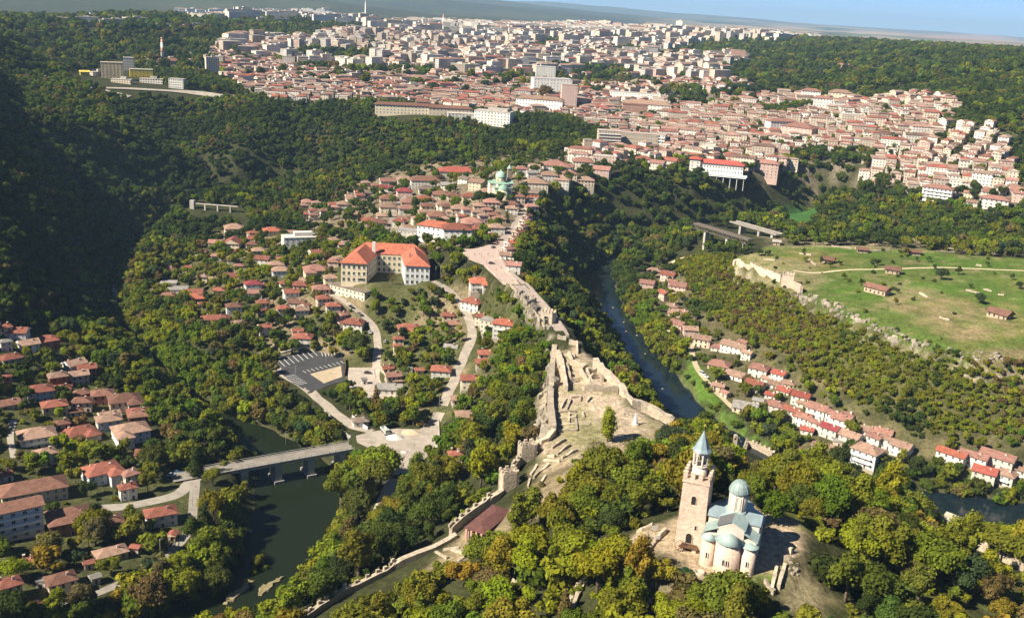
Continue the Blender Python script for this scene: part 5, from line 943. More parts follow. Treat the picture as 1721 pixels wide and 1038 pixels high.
block('large pink hall with sloping roof among hillside houses', 1336, 232, 40, 26, 13, -22, P1, 'hip', ROOF['p'], 3, 8, 4, 'pink_hall', 'building'); block('white terraced housing beside the pink hall', 1316, 222, 38, 14, 13, 30, W1, 'hip', ROOF['p'], 4, 9, 3, 'terrace_housing', 'building'); block('unfinished brick tower block at the hill edge', 1238, 112, 30, 22, 34, 4, B1, 'flat', (.4, .28, .22), 9, 7, 4, 'brick_tower_block', 'building')
block('white hillside apartment block above the houses, left one', 1361, 176, 26, 14, 19, 4, W1, 'hip', ROOF['p'], 5, 7, 3); block('white hillside apartment block above the houses, right one', 1380, 190, 24, 14, 19, 0, W1, 'hip', ROOF['p'], 5, 6, 3); block('yellow villa with broad roof on the hillside', 1410, 172, 32, 18, 13, 0, C1, 'hip', ROOF['t'], 3, 7, 3, 'villa', 'house'); block('lone cream villa at the wood edge on the hill', 1415, 124, 34, 18, 14, -6, C1, 'hip', ROOF['p'], 3, 7, 3, 'villa', 'house')
block('stacked pale riverside flats at the lower right of town', 1572, 338, 26, 12, 12, -8, W1, 'hip', ROOF['p'], 4, 7, 3, 'riverside_flats', 'building', bands=True); block('pale flats under a pink roof at the town right edge', 1668, 352, 24, 12, 9, -6, W2, 'hip', ROOF['p'], 3, 6, 3, 'riverside_flats', 'building'); block('tall pink house stack left of the riverside flats', 1285, 300, 26, 14, 16, -4, P1, 'hip', ROOF['p'], 5, 6, 3, 'house_stack', 'building')
# factory by the highway
block('tan grain silo block beside the highway', 189, 133, 27, 13, 21, 0, (.55, .44, .27), 'flat', (.5, .42, .3), 6, 6, 3, 'silo_block', 'factory'); block('yellow factory hall beside the silo block', 238, 131, 30, 14, 11, 2, (.7, .52, .06), 'flat', (.5, .45, .36), 2, 6, 3, 'factory_hall', 'factory'); block('tall grey factory building behind the yellow hall', 217, 120, 14, 12, 19, 0, W2, 'flat', (.45, .43, .4), 5, 4, 3, 'factory_block', 'factory'); block('long red-roofed factory shed near the chimney', 290, 112, 50, 18, 8, 2, P1, 'gable', ROOF['b'], 2, 12, 4, 'factory_shed', 'factory'); block('white office block in front of the factory', 296, 149, 19, 10, 12, -20, W1, 'flat', (.5, .48, .44), 4, 7, 3, 'factory_office', 'factory'); block('small yellow kiosk by the highway ramp', 143, 128, 11, 8, 5, 6, (.7, .55, .08), 'gable', (.7, .55, .1), 1, 3, 2, 'kiosk', 'factory')
for px, py, h, lab in ((274, 113, 44, 'tall red and white chimney of the factory'), (614, 42, 90, 'thin white chimney far in the town'), (744, 62, 62, 'grey chimney in the middle distance')):
    p = hit(px, py); o = thing('factory_chimney', lab, 'chimney', p); mb = MB(); n_ = 6
    for k in range(n_): a, b_ = 3.2 - 1.6 * k / n_, 3.2 - 1.6 * (k + 1) / n_; mb.cyl(0, 0, h * k / n_ - (4 if k == 0 else 0), h * (k + 1) / n_, a, b_, 12, k % 2 if h < 70 else 0)
    mb.build('stack', [stucco, mat('faded_brick', (.5, .3, .24), .9, .2)], o); mb = MB(); mb.cyl(0, 0, h * .96, h * .975, 2.2, 2.2, 12); mb.build('collar', iron, o)
# ------------------------------------------------------------------ green-domed church in the old town
p = hit(845, 335); ct = thing('cathedral', 'pale church with green domes and slender bell tower amid the old town', 'church', (p[0], p[1], p[2]), R(14)); vg = mat('verdigris', (.3, .46, .36), .6, .2, .4)
mb = MB(); mb.box(0, 12, -4, 9.5, 15, 24); mb.box(0, 12, 9.5, 12.5, 9, 22); mb.box(0, 12, -4, 12, 20, 9); mb.build('nave_wall', limewash, ct)
for x, y, r, z in ((0, 0, 4.2, 8.5), (-5.6, 1.5, 2.1, 6.5), (5.6, 1.5, 2.1, 6.5)):
    mb = MB(); mb.cyl(x, y, -4, z, r, r, 14); a_ = mb.build('apse', cream, ct); mb = MB(); mb.lathe([(r + .3, z), (r * .95, z + r * .45), (r * .6, z + r * .8), (.02, z + r)], 14, 0, x, y); mb.build('half_dome', vg, a_)
mb = MB(); mb.cyl(0, 12, 12.5, 17, 4.2, 4.2, 16); dm_ = mb.build('drum', cream, ct); mb = MB(); mb.lathe([(4.6, 17), (4.5, 18.4), (3.6, 20.3), (2, 21.6), (.5, 22.1), (.3, 23.4), (.02, 23.6)], 18, 0, 0, 12); mb.build('dome', vg, dm_)
for k in range(8): a = k * .785; link('window', arch_win(1.0, 2.8, cream, glass), dm_, (4.15 * math.cos(a), 12 + 4.15 * math.sin(a), 13.3), a + math.pi / 2)
mb = MB(); mb.hip(0, 12, 12.7, 9, 22, 1.6, .5, math.pi / 2 * 0); mb.hip(0, 12, 12.2, 20, 9, 1.8, .5, 0, 0, True); mb.hip(0, 12, 9.7, 15, 24, 1.2, .5); mb.build('roof', vg, ct)
mb = MB(); mb.box(8.5, 17, -4, 23, 3.4, 3.4); mb.box(8.5, 17, 23, 23.6, 4, 4); b_ = mb.build('bell_tower', mat('brown_stone', (.36, .29, .22), .9, .2), ct); mb = MB(); mb.cyl(8.5, 17, 23.6, 27, 2.3, .05, 8); mb.build('spire', vg, b_)
for y in (5, 9, 15, 19): link('window', arch_win(1.0, 3.2, cream, glass), ct, (-7.5, y, 3), -math.pi / 2)
OBST.append((p[0] - 3, p[1] + 12, 14))
# ------------------------------------------------------------------ plateau huts and stone hut
def hut(label, px, py, w, dp, h, ang, rc, open_=True):
    p = hit(px, py); o = thing('hut', label, 'hut', p, math.atan2(p[1], p[0]) - math.pi / 2 + R(ang)); mb = MB(); mb.hip(0, 0, h + .2, w, dp, dp * .28, .7, 0, 0, True, mw=1); mb.build('roof', [roofmat('hut_tiles_%d' % int(rc[0] * 100), rc), wood], o); mb = MB(); mb.box(0, 0, -1.5, h * (.5 if open_ else 1), w - .6, dp - .6); mb.build('wall', stone, o)
    if open_:
        for x in (-1, 0, 1):
            for y in (-1, 1): mb = MB(); mb.box(x * (w / 2 - .2), y * (dp / 2 - .2), -1, h, .25, .25); mb.build('post', wood, o)
    else: add_windows(o, w - .6, dp - .6, h, 1, wk=1, world_rz=o.rotation_euler.z, pos=p)
    OBST.append((p[0], p[1], w * .7))
bt = (.2, .105, .075)
hut('long brown-roofed shelter on pale walls in the plateau meadow', 1474, 492, 16, 8, 3.6, -28, bt, False); hut('open shelter with brown roof left on the plateau', 1391, 441, 9, 7, 2.6, -10, bt); hut('brown-roofed shelter above the winding path', 1500, 459, 10, 7, 3, -4, bt, False); hut('brown shelter beside a round tree at right plateau edge', 1680, 533, 13, 9, 3, -26, bt, False); hut('small brown shelter at the back of the plateau', 1449, 424, 8, 6, 2.4, 10, bt); hut('low brown shelter at the plateau back edge', 1536, 428, 9, 6, 2.4, 16, bt); hut('small white hut at the plateau corner', 1305, 411, 6, 5, 2.6, 0, (.5, .45, .4), False)
hut('stone hut with grey roof beside the lower river', 1606, 890, 9, 7.5, 4.5, -18, (.36, .32, .25), False)
# ------------------------------------------------------------------ trees
def leaf_material(name, src):
    mt = bpy.data.materials.new(name); mt.use_nodes = True; n = mt.node_tree.nodes; L = mt.node_tree.links; n.clear()
    if src == 'instance': a = n.new('ShaderNodeAttribute'); a.attribute_type = 'INSTANCER'; a.attribute_name = 'tint'; col = a.outputs['Color']
    else: a = n.new('ShaderNodeObjectInfo'); col = a.outputs['Color']
    v = n.new('ShaderNodeVertexColor'); v.layer_name = 'leaf'
    mu = n.new('ShaderNodeMix'); mu.data_type = 'RGBA'; mu.blend_type = 'MULTIPLY'; mu.inputs['Factor'].default_value = 1; L.new(col, mu.inputs['A']); L.new(v.outputs['Color'], mu.inputs['B'])
    d = n.new('ShaderNodeBsdfDiffuse'); t = n.new('ShaderNodeBsdfTranslucent'); mx = n.new('ShaderNodeMixShader'); mx.inputs[0].default_value = 0.36
    L.new(mu.outputs['Result'], d.inputs[0]); L.new(mu.outputs['Result'], t.inputs[0]); L.new(d.outputs[0], mx.inputs[1]); L.new(t.outputs[0], mx.inputs[2])
    o = n.new('ShaderNodeOutputMaterial'); L.new(mx.outputs[0], o.inputs[0]); return mt
leaf_i, leaf_o = leaf_material('forest_leaves', 'instance'), leaf_material('tree_leaves', 'object')
bark = mat('bark', (0.12, 0.09, 0.065), 0.95, 0.35, 2.0)
ICO = None
def ico():
    global ICO
    if ICO is None:
        bm = bmesh.new(); bmesh.ops.create_icosphere(bm, subdivisions=1, radius=1); ICO = (np.array([v.co[:] for v in bm.verts]), [[v.index for v in f.verts] for f in bm.faces]); bm.free()
    return ICO
def crown_mesh(name, seed, m_, n_leaf, size, rad=(4.2, 4.2, 3.9), cz=5.9, nl=11, rnd=0.42, form='round', core=True, bare=0.0):
    g = np.random.default_rng(seed); V, F, K = [], [], []
    lobes = []
    if form == 'cone':
        for k in range(9):
            t = k / 8; lobes.append((np.array((g.normal(0, .25), g.normal(0, .25), 1.5 + t * 10.2)), 2.3 * (1 - t) ** 0.8 + 0.35))
    elif form == 'column':
        for k in range(9):
            t = k / 8; lobes.append((np.array((g.normal(0, .35), g.normal(0, .35), 2.0 + t * 9)), 1.9 * math.sin(0.55 + t * 2.3) + 0.5))
    else:
        for k in range(nl):
            q = g.normal(size=3); q /= np.linalg.norm(q); q[2] = q[2] * 0.8 + 0.12; r = g.uniform(0.42, 0.92)
            lobes.append((np.array((0, 0, cz)) + q * np.array(rad) * r, g.uniform(0.24, 0.56) * min(rad)))
        lobes.append((np.array((0, 0, cz + 0.2)), min(rad) * 0.62))
    R2 = np.array([l[1]**2 for l in lobes]); w = R2 / R2.sum()
    lum = g.uniform(0.82, 1.18, len(lobes))
    if core:
        iv, if_ = ico()
        for (c, r), lm in zip(lobes, lum):
            k = len(V); q = iv * r * 0.84 * g.uniform(0.85, 1.1, (len(iv), 1)) + c; V += q.tolist(); F += [[a + k for a in f] for f in if_]; K += [0.8 * lm] * len(iv)
    pick = g.choice(len(lobes), n_leaf, p=w)
    for i in pick:
        c, r = lobes[i]; q = g.normal(size=3); q /= np.linalg.norm(q)
        if q[2] < -0.55: q[2] *= -1
        p = c + q * r * (g.uniform(0.82, 1.16) if g.random() < .85 else g.uniform(1.1, 1.38))
        nn = q + g.normal(0, rnd, 3); nn /= np.linalg.norm(nn)
        u = np.cross(nn, g.normal(size=3)); u /= np.linalg.norm(u); v_ = np.cross(nn, u); s1, s2 = size * g.uniform(0.6, 1.3), size * g.uniform(0.5, 1.0)
        k = len(V); V += [(p - u * s1).tolist(), (p - v_ * s2 + nn * size * .15).tolist(), (p + u * s1).tolist(), (p + v_ * s2 - nn * size * .1).tolist()]
        F.append([k, k + 1, k + 2, k + 3]); K += [lum[i] * g.uniform(0.76, 1.24)] * 4
    me = bpy.data.meshes.new(name); me.from_pydata(V, [], F); ca = me.color_attributes.new('leaf', 'FLOAT_COLOR', 'POINT')
    K = np.array(K); ca.data.foreach_set('color', np.column_stack([K * 1.03, K, K * 0.92, np.ones(len(K))]).ravel().astype(np.float32)); me.materials.append(m_); return me
def trunk_mesh(name, seed, h=5.2, r=0.28, limbs=5, spread=2.2, m_=None):
    g = random.Random(seed); mb = MB(); p = Vector((0, 0, -0.6)); q = Vector((g.uniform(-.2, .2), g.uniform(-.2, .2), h * 0.5)); t = Vector((g.uniform(-.4, .4), g.uniform(-.4, .4), h))
    mb.tube(p, q, r * 1.25, 7, 0, r); mb.tube(q, t, r, 6, 0, r * 0.55)
    for k in range(limbs):
        a = 6.28 * k / max(limbs, 1) + g.uniform(-.4, .4); s = q.lerp(t, g.uniform(0.1, 0.9)); e = s + Vector((math.cos(a) * spread, math.sin(a) * spread, g.uniform(1.0, 2.4))); mb.tube(s, e, r * 0.5, 5, 0, r * 0.15)
    return mb.mesh(name, [m_ or bark])
SHAPES = [(4.3, 4.0, 3.4, 5.6, 10), (3.6, 3.4, 4.8, 6.4, 12), (5.2, 4.6, 2.9, 5.4, 9), (4.0, 4.6, 3.9, 5.9, 7), (3.2, 3.3, 4.2, 5.8, 6), (4.8, 4.2, 3.8, 5.8, 15), (4.2, 3.2, 3.2, 5.2, 8), (3.8, 4.0, 4.5, 6.2, 17), (4.9, 5.0, 3.3, 5.6, 12)]
CROWN_HI = [crown_mesh('crown', 100 + i, leaf_o, 2400, 0.32, q[:3], q[3], q[4]) for i, q in enumerate(SHAPES)]
CROWN_CONE, CROWN_COL = crown_mesh('crown', 131, leaf_o, 1100, 0.36, form='cone'), crown_mesh('crown', 141, leaf_o, 1100, 0.40, form='column')
CROWN_BARE = crown_mesh('crown', 151, leaf_o, 420, 0.20, (3.6, 3.6, 3.0), 4.6, 12, core=False)
TRUNK = [trunk_mesh('trunk', 7 + i) for i in range(3)]; TRUNK_BARE = trunk_mesh('trunk', 55, 4.2, 0.22, 16, 3.0); TRUNK_TALL = trunk_mesh('trunk', 66, 10, 0.22, 0)
def combined(i, form):
    """low-detail tree for the woods: crown and stem in one mesh"""
    if form == 'cone': cm = crown_mesh('woodland_tree', 231, leaf_i, 330, 0.62, form='cone')
    elif form == 'shrub': cm = crown_mesh('woodland_tree', 241 + i, leaf_i, 300, 0.66, (4.0, 4.2, 3.3), 2.7, 7)
    else: cm = crown_mesh('woodland_tree', 200 + i, leaf_i, 620, 0.58, SHAPES[i][:3], SHAPES[i][3], SHAPES[i][4])
    bm = bmesh.new(); bm.from_mesh(cm)
    if form != 'shrub':
        r = bmesh.ops.create_cone(bm, segments=5, radius1=0.32, radius2=0.15, depth=6, cap_ends=False, matrix=Matrix.Translation((0, 0, 2.4)))
        for v in r['verts']:
            for f in v.link_faces: f.material_index = 1
    bm.to_mesh(cm); bm.free(); cm.materials.append(bark); return cm
LO = [combined(i, 'round') for i in range(6)] + [combined(0, 'cone')] + [combined(i, 'shrub') for i in range(3)]
PAL = np.array([(0.05, 0.076, 0.02), (0.085, 0.12, 0.023), (0.155, 0.174, 0.023), (0.212, 0.24, 0.02), (0.155, 0.125, 0.05), (0.055, 0.083, 0.036), (0.11, 0.165, 0.02), (0.25, 0.205, 0.024)])
PNAME = ['dark green', 'mid green', 'olive', 'yellow-green', 'bronze', 'blue-green', 'leafy green', 'golden']
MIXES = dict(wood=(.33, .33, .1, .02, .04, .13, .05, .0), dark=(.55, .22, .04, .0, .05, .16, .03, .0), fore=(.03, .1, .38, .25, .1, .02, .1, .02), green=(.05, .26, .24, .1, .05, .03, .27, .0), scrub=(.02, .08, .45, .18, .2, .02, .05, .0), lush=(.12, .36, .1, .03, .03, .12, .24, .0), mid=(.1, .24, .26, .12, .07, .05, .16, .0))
# ---- where trees may stand
OPEN = [fort, terr, trap, PARK, JUNC, YARD, PLAZA, SCH] + [hits(s) for s in ('1145,585;1160,580;1185,640;1225,695;1300,765;1330,790;1290,775;1230,735;1185,690;1150,640', '1322,345;1352,338;1380,372;1350,392;1318,380',
        '1590,895;1605,872;1660,884;1721,890;1790,890;1790,960;1721,948;1660,912', '195,430;215,432;218,465;200,470', '1310,960;1350,955;1400,1010;1380,1038;1310,1030', '100,122;200,104;300,150;390,165;216,166;160,150')]
def clear_of(x, y, extra=0.0):
    ok = hz(x, y) > -0.9
    for P in OPEN: ok &= ~in_poly(x, y, P)
    for P, w in ROADPTS: ok &= dist_poly(x, y, P) > w / 2 + 1.6 + extra
    for ox, oy, r in OBST: ok &= (x - ox)**2 + (y - oy)**2 > (r + extra)**2
    return ok
def grid_pts(y0, y1, step, xr):
    ys = np.arange(y0, y1, step); out = []
    for y in ys:
        hwid = y * xr + 45; xs = np.arange(-hwid, hwid, step); out.append(np.column_stack([xs, np.full(len(xs), y)]))
    P = np.vstack(out); return P + rng.uniform(-0.48, 0.48, P.shape) * step
FOREST = []   # x, y, z, scale, variant, palette, kind
Z_SCRUB = hits('1130,440;1180,428;1238,432;1330,485;1470,552;1560,585;1721,610;1790,612;1790,745;1721,742;1640,725;1545,732;1440,678;1370,638;1300,588;1230,558;1165,515')
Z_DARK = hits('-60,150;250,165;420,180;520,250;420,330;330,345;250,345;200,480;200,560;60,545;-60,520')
Z_GREEN = hits('760,560;860,500;925,600;915,740;860,800;760,880;660,940;560,1000;480,1010;600,860;700,780;745,700')
Z_LUSH = hits('640,250;960,250;1000,290;1180,300;1440,320;1721,370;1721,400;1300,400;1000,440;880,460;900,340')
def classify(P):
    k = np.full(len(P), 'mid', dtype=object); k[P[:, 1] < 400] = 'fore'; k[P[:, 1] > 800] = 'wood'
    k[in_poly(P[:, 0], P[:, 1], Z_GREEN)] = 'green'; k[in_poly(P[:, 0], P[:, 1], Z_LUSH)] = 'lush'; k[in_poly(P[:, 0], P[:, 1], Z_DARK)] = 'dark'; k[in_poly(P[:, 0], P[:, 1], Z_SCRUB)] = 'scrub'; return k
VIS = [np.array([[float(t) for t in r.split(',')] for r in s.split(';')]) for s in (
 '1090,880;1135,862;1135,735;1220,735;1290,820;1350,880;1345,925;1310,968;1235,988;1150,978;1105,955', '512,1038;570,1000;661,950;760,890;821,840;845,790;905,735;918,740;926,690;931,600;962,583;1012,612;1065,675;1135,712;1110,730;1040,745;1010,760;960,775;905,800;870,840;850,865;805,918;760,932;700,962;640,992;560,1038',
 '598,738;668,722;738,694;735,735;690,790;655,800;600,752', '735,695;760,655;778,610;797,580;800,552;786,530;770,496;780,500;800,540;805,575;790,620;765,670;742,705', '470,628;535,668;590,708;600,735;560,705;480,640', '465,602;532,583;576,594;580,640;550,652;500,650',
 '340,797;618,740;618,755;540,775;535,800;480,812;425,815;345,808', '420,815;560,775;565,860;520,930;470,990;400,1010;420,930', '430,720;480,725;495,755;440,770', '570,440;722,430;725,472;690,478;575,480', '1150,590;1190,640;1240,700;1300,765;1250,755;1185,690;1150,640', '985,445;1020,440;1050,540;1100,610;1165,700;1170,715;1120,690;1070,610;1020,530;990,480',
 '1310,965;1350,958;1395,1000;1380,1035;1310,1030', '1640,1000;1721,1000;1721,1038;1660,1038', '1622,905;1721,945;1721,970;1640,935', '1590,862;1626,862;1628,900;1590,900', '1520,843;1590,848;1721,858;1721,884;1600,868', '1240,428;1345,440;1350,500;1240,460', '1345,495;1560,580;1560,592;1345,512', '775,425;840,405;870,460;950,560;960,590;945,590;908,545;872,496;830,465', '625,555;640,555;640,640;625,640', '1165,368;1225,380;1235,368;1318,390;1312,400;1265,408;1165,384', '315,338;405,350;405,360;315,358', '318,850;330,850;322,900;285,942;268,935;310,890', '1232,740;1302,766;1300,782;1232,760', '300,800;345,797;330,870;318,900;310,890;318,850;225,856;220,846')]
HPIX = []
for o_, ph_, wh_ in THINGS:
    q_ = np.array(o_.location); u_, v_, w_ = project(q_ + np.array((0, 0, 6.0))); wd_ = next(c.dimensions.x for c in o_.children if c.name.startswith('roof')) * FPX / w_; w_ < 850 and HPIX.append((float(u_), float(v_), float(wd_) * .8, float(w_) - 3))
def hides(x, y, z, s, var):
    """would this tree's crown stand in front of an open place the photograph shows?"""
    hgt = np.where(var == 6, 11.5, np.where(var > 6, 5.0, 9.0)) * s; bad = np.zeros(len(x), bool)
    for dz, dx in ((1.0, 0), (.72, 0), (.6, -4.0), (.6, 4.0), (.35, 0)):
        u, v, w = project(np.column_stack([x + dx * s, y, z + hgt * dz]))
        for i, Q in enumerate(VIS): bad |= in_poly(u, v, Q) & ((w < 262) if i == 0 else True)
    u, v, w = project(np.column_stack([x, y, z + hgt * .8])); u2, v2, _ = project(np.column_stack([x, y, z + hgt * .45]))
    for hx, hy, hw_, hd in HPIX:
        near_h = (w < hd) & (np.abs(u - hx) < hw_ * .5 + 1) | (w < hd) & (np.abs(u2 - hx) < hw_ * .5 + 1)
        bad |= near_h & (v < hy + hw_ * .34) & (v > hy - hw_ * .4)
    return bad & (y < 1100)
def scatter(P, smin, smax, keep, extra=0.0, shrub=0.0, cone=0.03):
    ok = clear_of(P[:, 0], P[:, 1], extra); P, = (P[ok],); kp = keep(P); P = P[rng.random(len(P)) < kp]
    kd = classify(P); cl = vnoise(P[:, 0], P[:, 1], 38, 91)
    n0 = len(FOREST)
    st_ = np.zeros(len(P), bool)
    for w in ('LL', 'MID', 'OLD', 'ROW'): st_ |= in_poly(P[:, 0], P[:, 1], W_[w])
    for j, ((x, y), k) in enumerate(zip(P, kd)):
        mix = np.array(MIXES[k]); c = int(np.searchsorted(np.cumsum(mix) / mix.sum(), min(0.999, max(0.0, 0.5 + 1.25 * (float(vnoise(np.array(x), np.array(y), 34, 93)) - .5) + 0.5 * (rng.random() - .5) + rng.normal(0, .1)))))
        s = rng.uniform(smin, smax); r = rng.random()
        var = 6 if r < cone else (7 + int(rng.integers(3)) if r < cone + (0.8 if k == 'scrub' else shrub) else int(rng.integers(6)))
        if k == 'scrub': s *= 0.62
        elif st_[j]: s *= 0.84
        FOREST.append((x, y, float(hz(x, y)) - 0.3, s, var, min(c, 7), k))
    q = np.array([f[:5] for f in FOREST[n0:]], float).reshape(-1, 5); b_ = hides(q[:, 0], q[:, 1], q[:, 2], q[:, 3], q[:, 4]); FOREST[n0:] = [f for f, t in zip(FOREST[n0:], b_) if not t]
def dens(P):
    x, y = P[:, 0], P[:, 1]; d = np.ones(len(P))
    for k, v in (('LL', .72), ('MID', .9), ('OLD', .4), ('ROW', .5), ('TOWN', .3)): d[in_poly(x, y, W_[k])] = v
    pk = in_poly(x, y, W_['TOWN']) & (vnoise(x, y, 95, 71) < .27); d[pk] = .95
    d[in_poly(x, y, hits('1250,288;1330,280;1350,335;1280,345;1240,320'))] = .97
    ruin = hits('1120,722;1060,765;930,862;842,905;760,950;690,985;690,965;780,900;860,845;915,790;980,765'); d[in_poly(x, y, ruin)] *= 0.35
    d[SIGN(x, y, terr) < 7] *= .15
    d[(y > 2550) & (x < -.28 * y)] = 0
    d[(SIGN(x, y, fort) < 7) & (x < 60)] = 0
    d[dist_poly(x, y, ridge_line) < 9.5] *= .05
    d[(hz(x, y) < 60) & (SIGN(x, y, fort) < 5)] *= 0.3
    return d
# ------------------------------------------------------------------ more houses of the old town and the hillside (single), then the rest of the town as one mass each
TW, TR = ['w', 'c', 'p', 't', 'g'], ['p', 't', 'r', 'b', 'k']
twall = [blockmat('town_wall_' + k, c) for k, c in (('white', (.76, .71, .64)), ('cream', (.68, .58, .46)), ('pink', (.58, .43, .36)), ('tan', (.5, .41, .33)), ('grey', (.55, .52, .49)))]
troof = [mat('town_tiles_' + k, c, .85, .45, .1) for k, c in (('pink', (.32, .195, .16)), ('tan', (.33, .24, .195)), ('red', (.25, .115, .09)), ('brown', (.185, .115, .09)), ('bright', (.31, .11, .08)))]
tflat = mat('town_flat_roof', (.5, .46, .41), .9, .25, .05)
WTOWN = W_['TOWN']
def occupied(x, y, r):
    for ox, oy, q in OBST:
        if (x - ox)**2 + (y - oy)**2 < (r + q * .85)**2: return True
    return False
def lots(poly, y0, y1, step, xr=.58, fill=.9, park=.3, seed=0, S=170, row=1.55, keep_jit=.12):
    """building plots in rows along streets; each district has its own street direction"""
    g = np.random.default_rng(seed); lo, hi = poly[:, :2].min(0), poly[:, :2].max(0); y0, y1 = max(y0, lo[1]), min(y1, hi[1])
    S = max(S, step * 7); cx_ = np.arange(lo[0] - S, hi[0] + S, S); cy_ = np.arange(y0 - S, y1 + S, S); Cn = np.array([(x + g.uniform(-.4, .4) * S, y + g.uniform(-.4, .4) * S) for x in cx_ for y in cy_])
    if not len(Cn): return []
    out = []
    for ci, c in enumerate(Cn):
        th = float(vnoise(np.array(c[0]), np.array(c[1]), 500, 72)) * 2.4 - .7 + g.normal(0, .25); n_ = int(S * 1.1 / step) + 1
        u, v = np.meshgrid(np.arange(-n_, n_ + 1) * step, np.arange(-n_, n_ + 1) * step * row * .72); u = u + g.uniform(-keep_jit, keep_jit, u.shape) * step; v = v + np.where(np.arange(2 * n_ + 1) % 2, .2, -.2)[:, None] * step + g.uniform(-keep_jit, keep_jit, v.shape) * step
        x, y = c[0] + u * math.cos(th) - v * math.sin(th), c[1] + u * math.sin(th) + v * math.cos(th); x, y = x.ravel(), y.ravel()
        ok = (y > y0) & (y < y1) & (np.abs(x) < y * xr + 60) & ((x - c[0])**2 + (y - c[1])**2 < (1.2 * S)**2); x, y = x[ok], y[ok]
        if not len(x): continue
        nb = Cn[(np.abs(Cn[:, 0] - c[0]) < 2.6 * S) & (np.abs(Cn[:, 1] - c[1]) < 2.6 * S)]; dn = ((x[:, None] - nb[None, :, 0])**2 + (y[:, None] - nb[None, :, 1])**2).min(1); ok = ((x - c[0])**2 + (y - c[1])**2 <= dn + 1e-6) & in_poly(x, y, poly) & (vnoise(x, y, 95, 71) > park) & (g.random(len(x)) < fill)
        for q, r in zip(x[ok], y[ok]): out.append((float(q), float(r), th + float(g.normal(0, .06))))
    return out
# singles: fill the gaps of the old town, then the nearest hillside houses
cnt = NH
for key, wh, cap in (('MID', 'in gardens below old town', 282), ('LL', 'behind riverside lane', 290)):
    for x, y, a in lots(W_[key], 380, 900, 16, fill=.62, park=-1, seed=21, S=110):
        if cnt >= cap: break
        px, py, _ = project((x, y, float(hz(x, y)) + 5))
        if not (5 < px < 800) or (key == 'MID' and px > 600 and py > 480) or occupied(x, y, 4.5) or any(in_poly(x, y, Q) for Q in (PARK, JUNC, YARD, PLAZA, SCH)): continue
        if hz(x, y) < 3 or any(dist_poly(np.array(x), np.array(y), P) < w / 2 + 5 for P, w in ROADPTS): continue
        house(px, py, random.uniform(9, 13), math.degrees(a) % 40 - 15, random.choice(('hip', 'hip', 'gable')), random.choice('ptrrb'), random.choice('wwctp'), random.choice((1, 2, 2)), random.uniform(.7, .95), False, wh, pos=(x, y, float(hz(x, y)))); cnt += 1
for x, y, a in lots(W_['OLD'], 700, 1060, 14, fill=.95, park=-1, seed=3, S=110):
    if cnt >= 315: break
    px, py, _ = project((x, y, float(hz(x, y)) + 5))
    if not (480 < px < 1000) or occupied(x, y, 5.0): continue
    if any(dist_poly(np.array(x), np.array(y), P) < w / 2 + 4 for P, w in ROADPTS): continue
    house(px, py, random.uniform(9, 12.5), math.degrees(a) % 40 - 15, random.choice(('hip', 'hip', 'gable')), random.choice('pttrb'), random.choice('wwctp'), 2, random.uniform(.7, .95), False, 'in old town lanes', pos=(x, y, float(hz(x, y)))); cnt += 1
single_hill = []
class Mass:
    def __init__(s): s.mb = MB(); s.n = 0
massH, massB = Mass(), Mass()
def put_building(M, x, y, a, lx, ly, h, pitched, wi, ri):
    z = float(hz(x, y)); mb = M.mb; z0 = z - 4
    mb.box(x, y, z0, z + h, lx, ly, a, wi, 10 if not pitched else wi)
    if pitched: mb.hip(x, y, z + h + .2, max(lx, ly), min(lx, ly), min(lx, ly) * .2, .5, a + (0 if lx >= ly else math.pi / 2), 5 + ri, random.random() < .35, mw=wi)
    else:
        mb.box(x, y, z + h, z + h + .5, lx + .4, ly + .4, a, 10)
        if random.random() < .6: mb.box(x + random.uniform(-.2, .2) * lx * .5, y, z + h + .5, z + h + 2.6, lx * .25, ly * .4, a, wi)
    M.n += 1
mats_town = twall + troof + [tflat]
near_l = lots(WTOWN, 880, 1750, 12.5, fill=.88, park=.24, seed=5)
near_l.sort(key=lambda q: q[1])
for x, y, a in near_l:
    px, py, _ = project((x, y, float(hz(x, y)) + 5))
    if occupied(x, y, 4.5): continue
    if cnt < 325 and 1000 < px < 1715 and y < 1120:
        house(px, py, random.uniform(9.5, 13), math.degrees(a) % 40 - 20, random.choice(('hip', 'gable')), random.choice('ppttr'), random.choice('wwcpt'), random.choice((2, 2, 3)), random.uniform(.7, .95), False, 'across the gorge', pos=(x, y, float(hz(x, y))), chim=1); cnt += 1; continue
    big = random.random() < .12
    lx, ly, h = (random.uniform(15, 26), random.uniform(10, 13), random.uniform(9, 15)) if big else (random.uniform(8.5, 13), random.uniform(7.5, 10.5), random.choice((8, 9, 10, 11, 12.5)))
    put_building(massH, x, y, a, lx, ly, h, random.random() < .93, random.choice((0, 0, 1, 1, 2, 3)), random.choice((0, 0, 1, 1, 2, 3, 4)))
for x, y, a in lots(WTOWN, 1750, 2700, 17.5, fill=.86, park=.26, seed=6):
    if occupied(x, y, 6): continue
    r = random.random(); lx, ly, h, pt = (random.uniform(18, 40), random.uniform(11, 15), random.uniform(15, 29), random.random() < .4) if r < .42 else (random.uniform(10, 16), random.uniform(9, 12), random.uniform(8, 15), True)
    put_building(massB if r < .42 else massH, x, y, a, lx, ly, h, pt, random.choice((0, 0, 1, 1, 2, 3, 4)), random.choice((0, 0, 1, 1, 2, 3)))
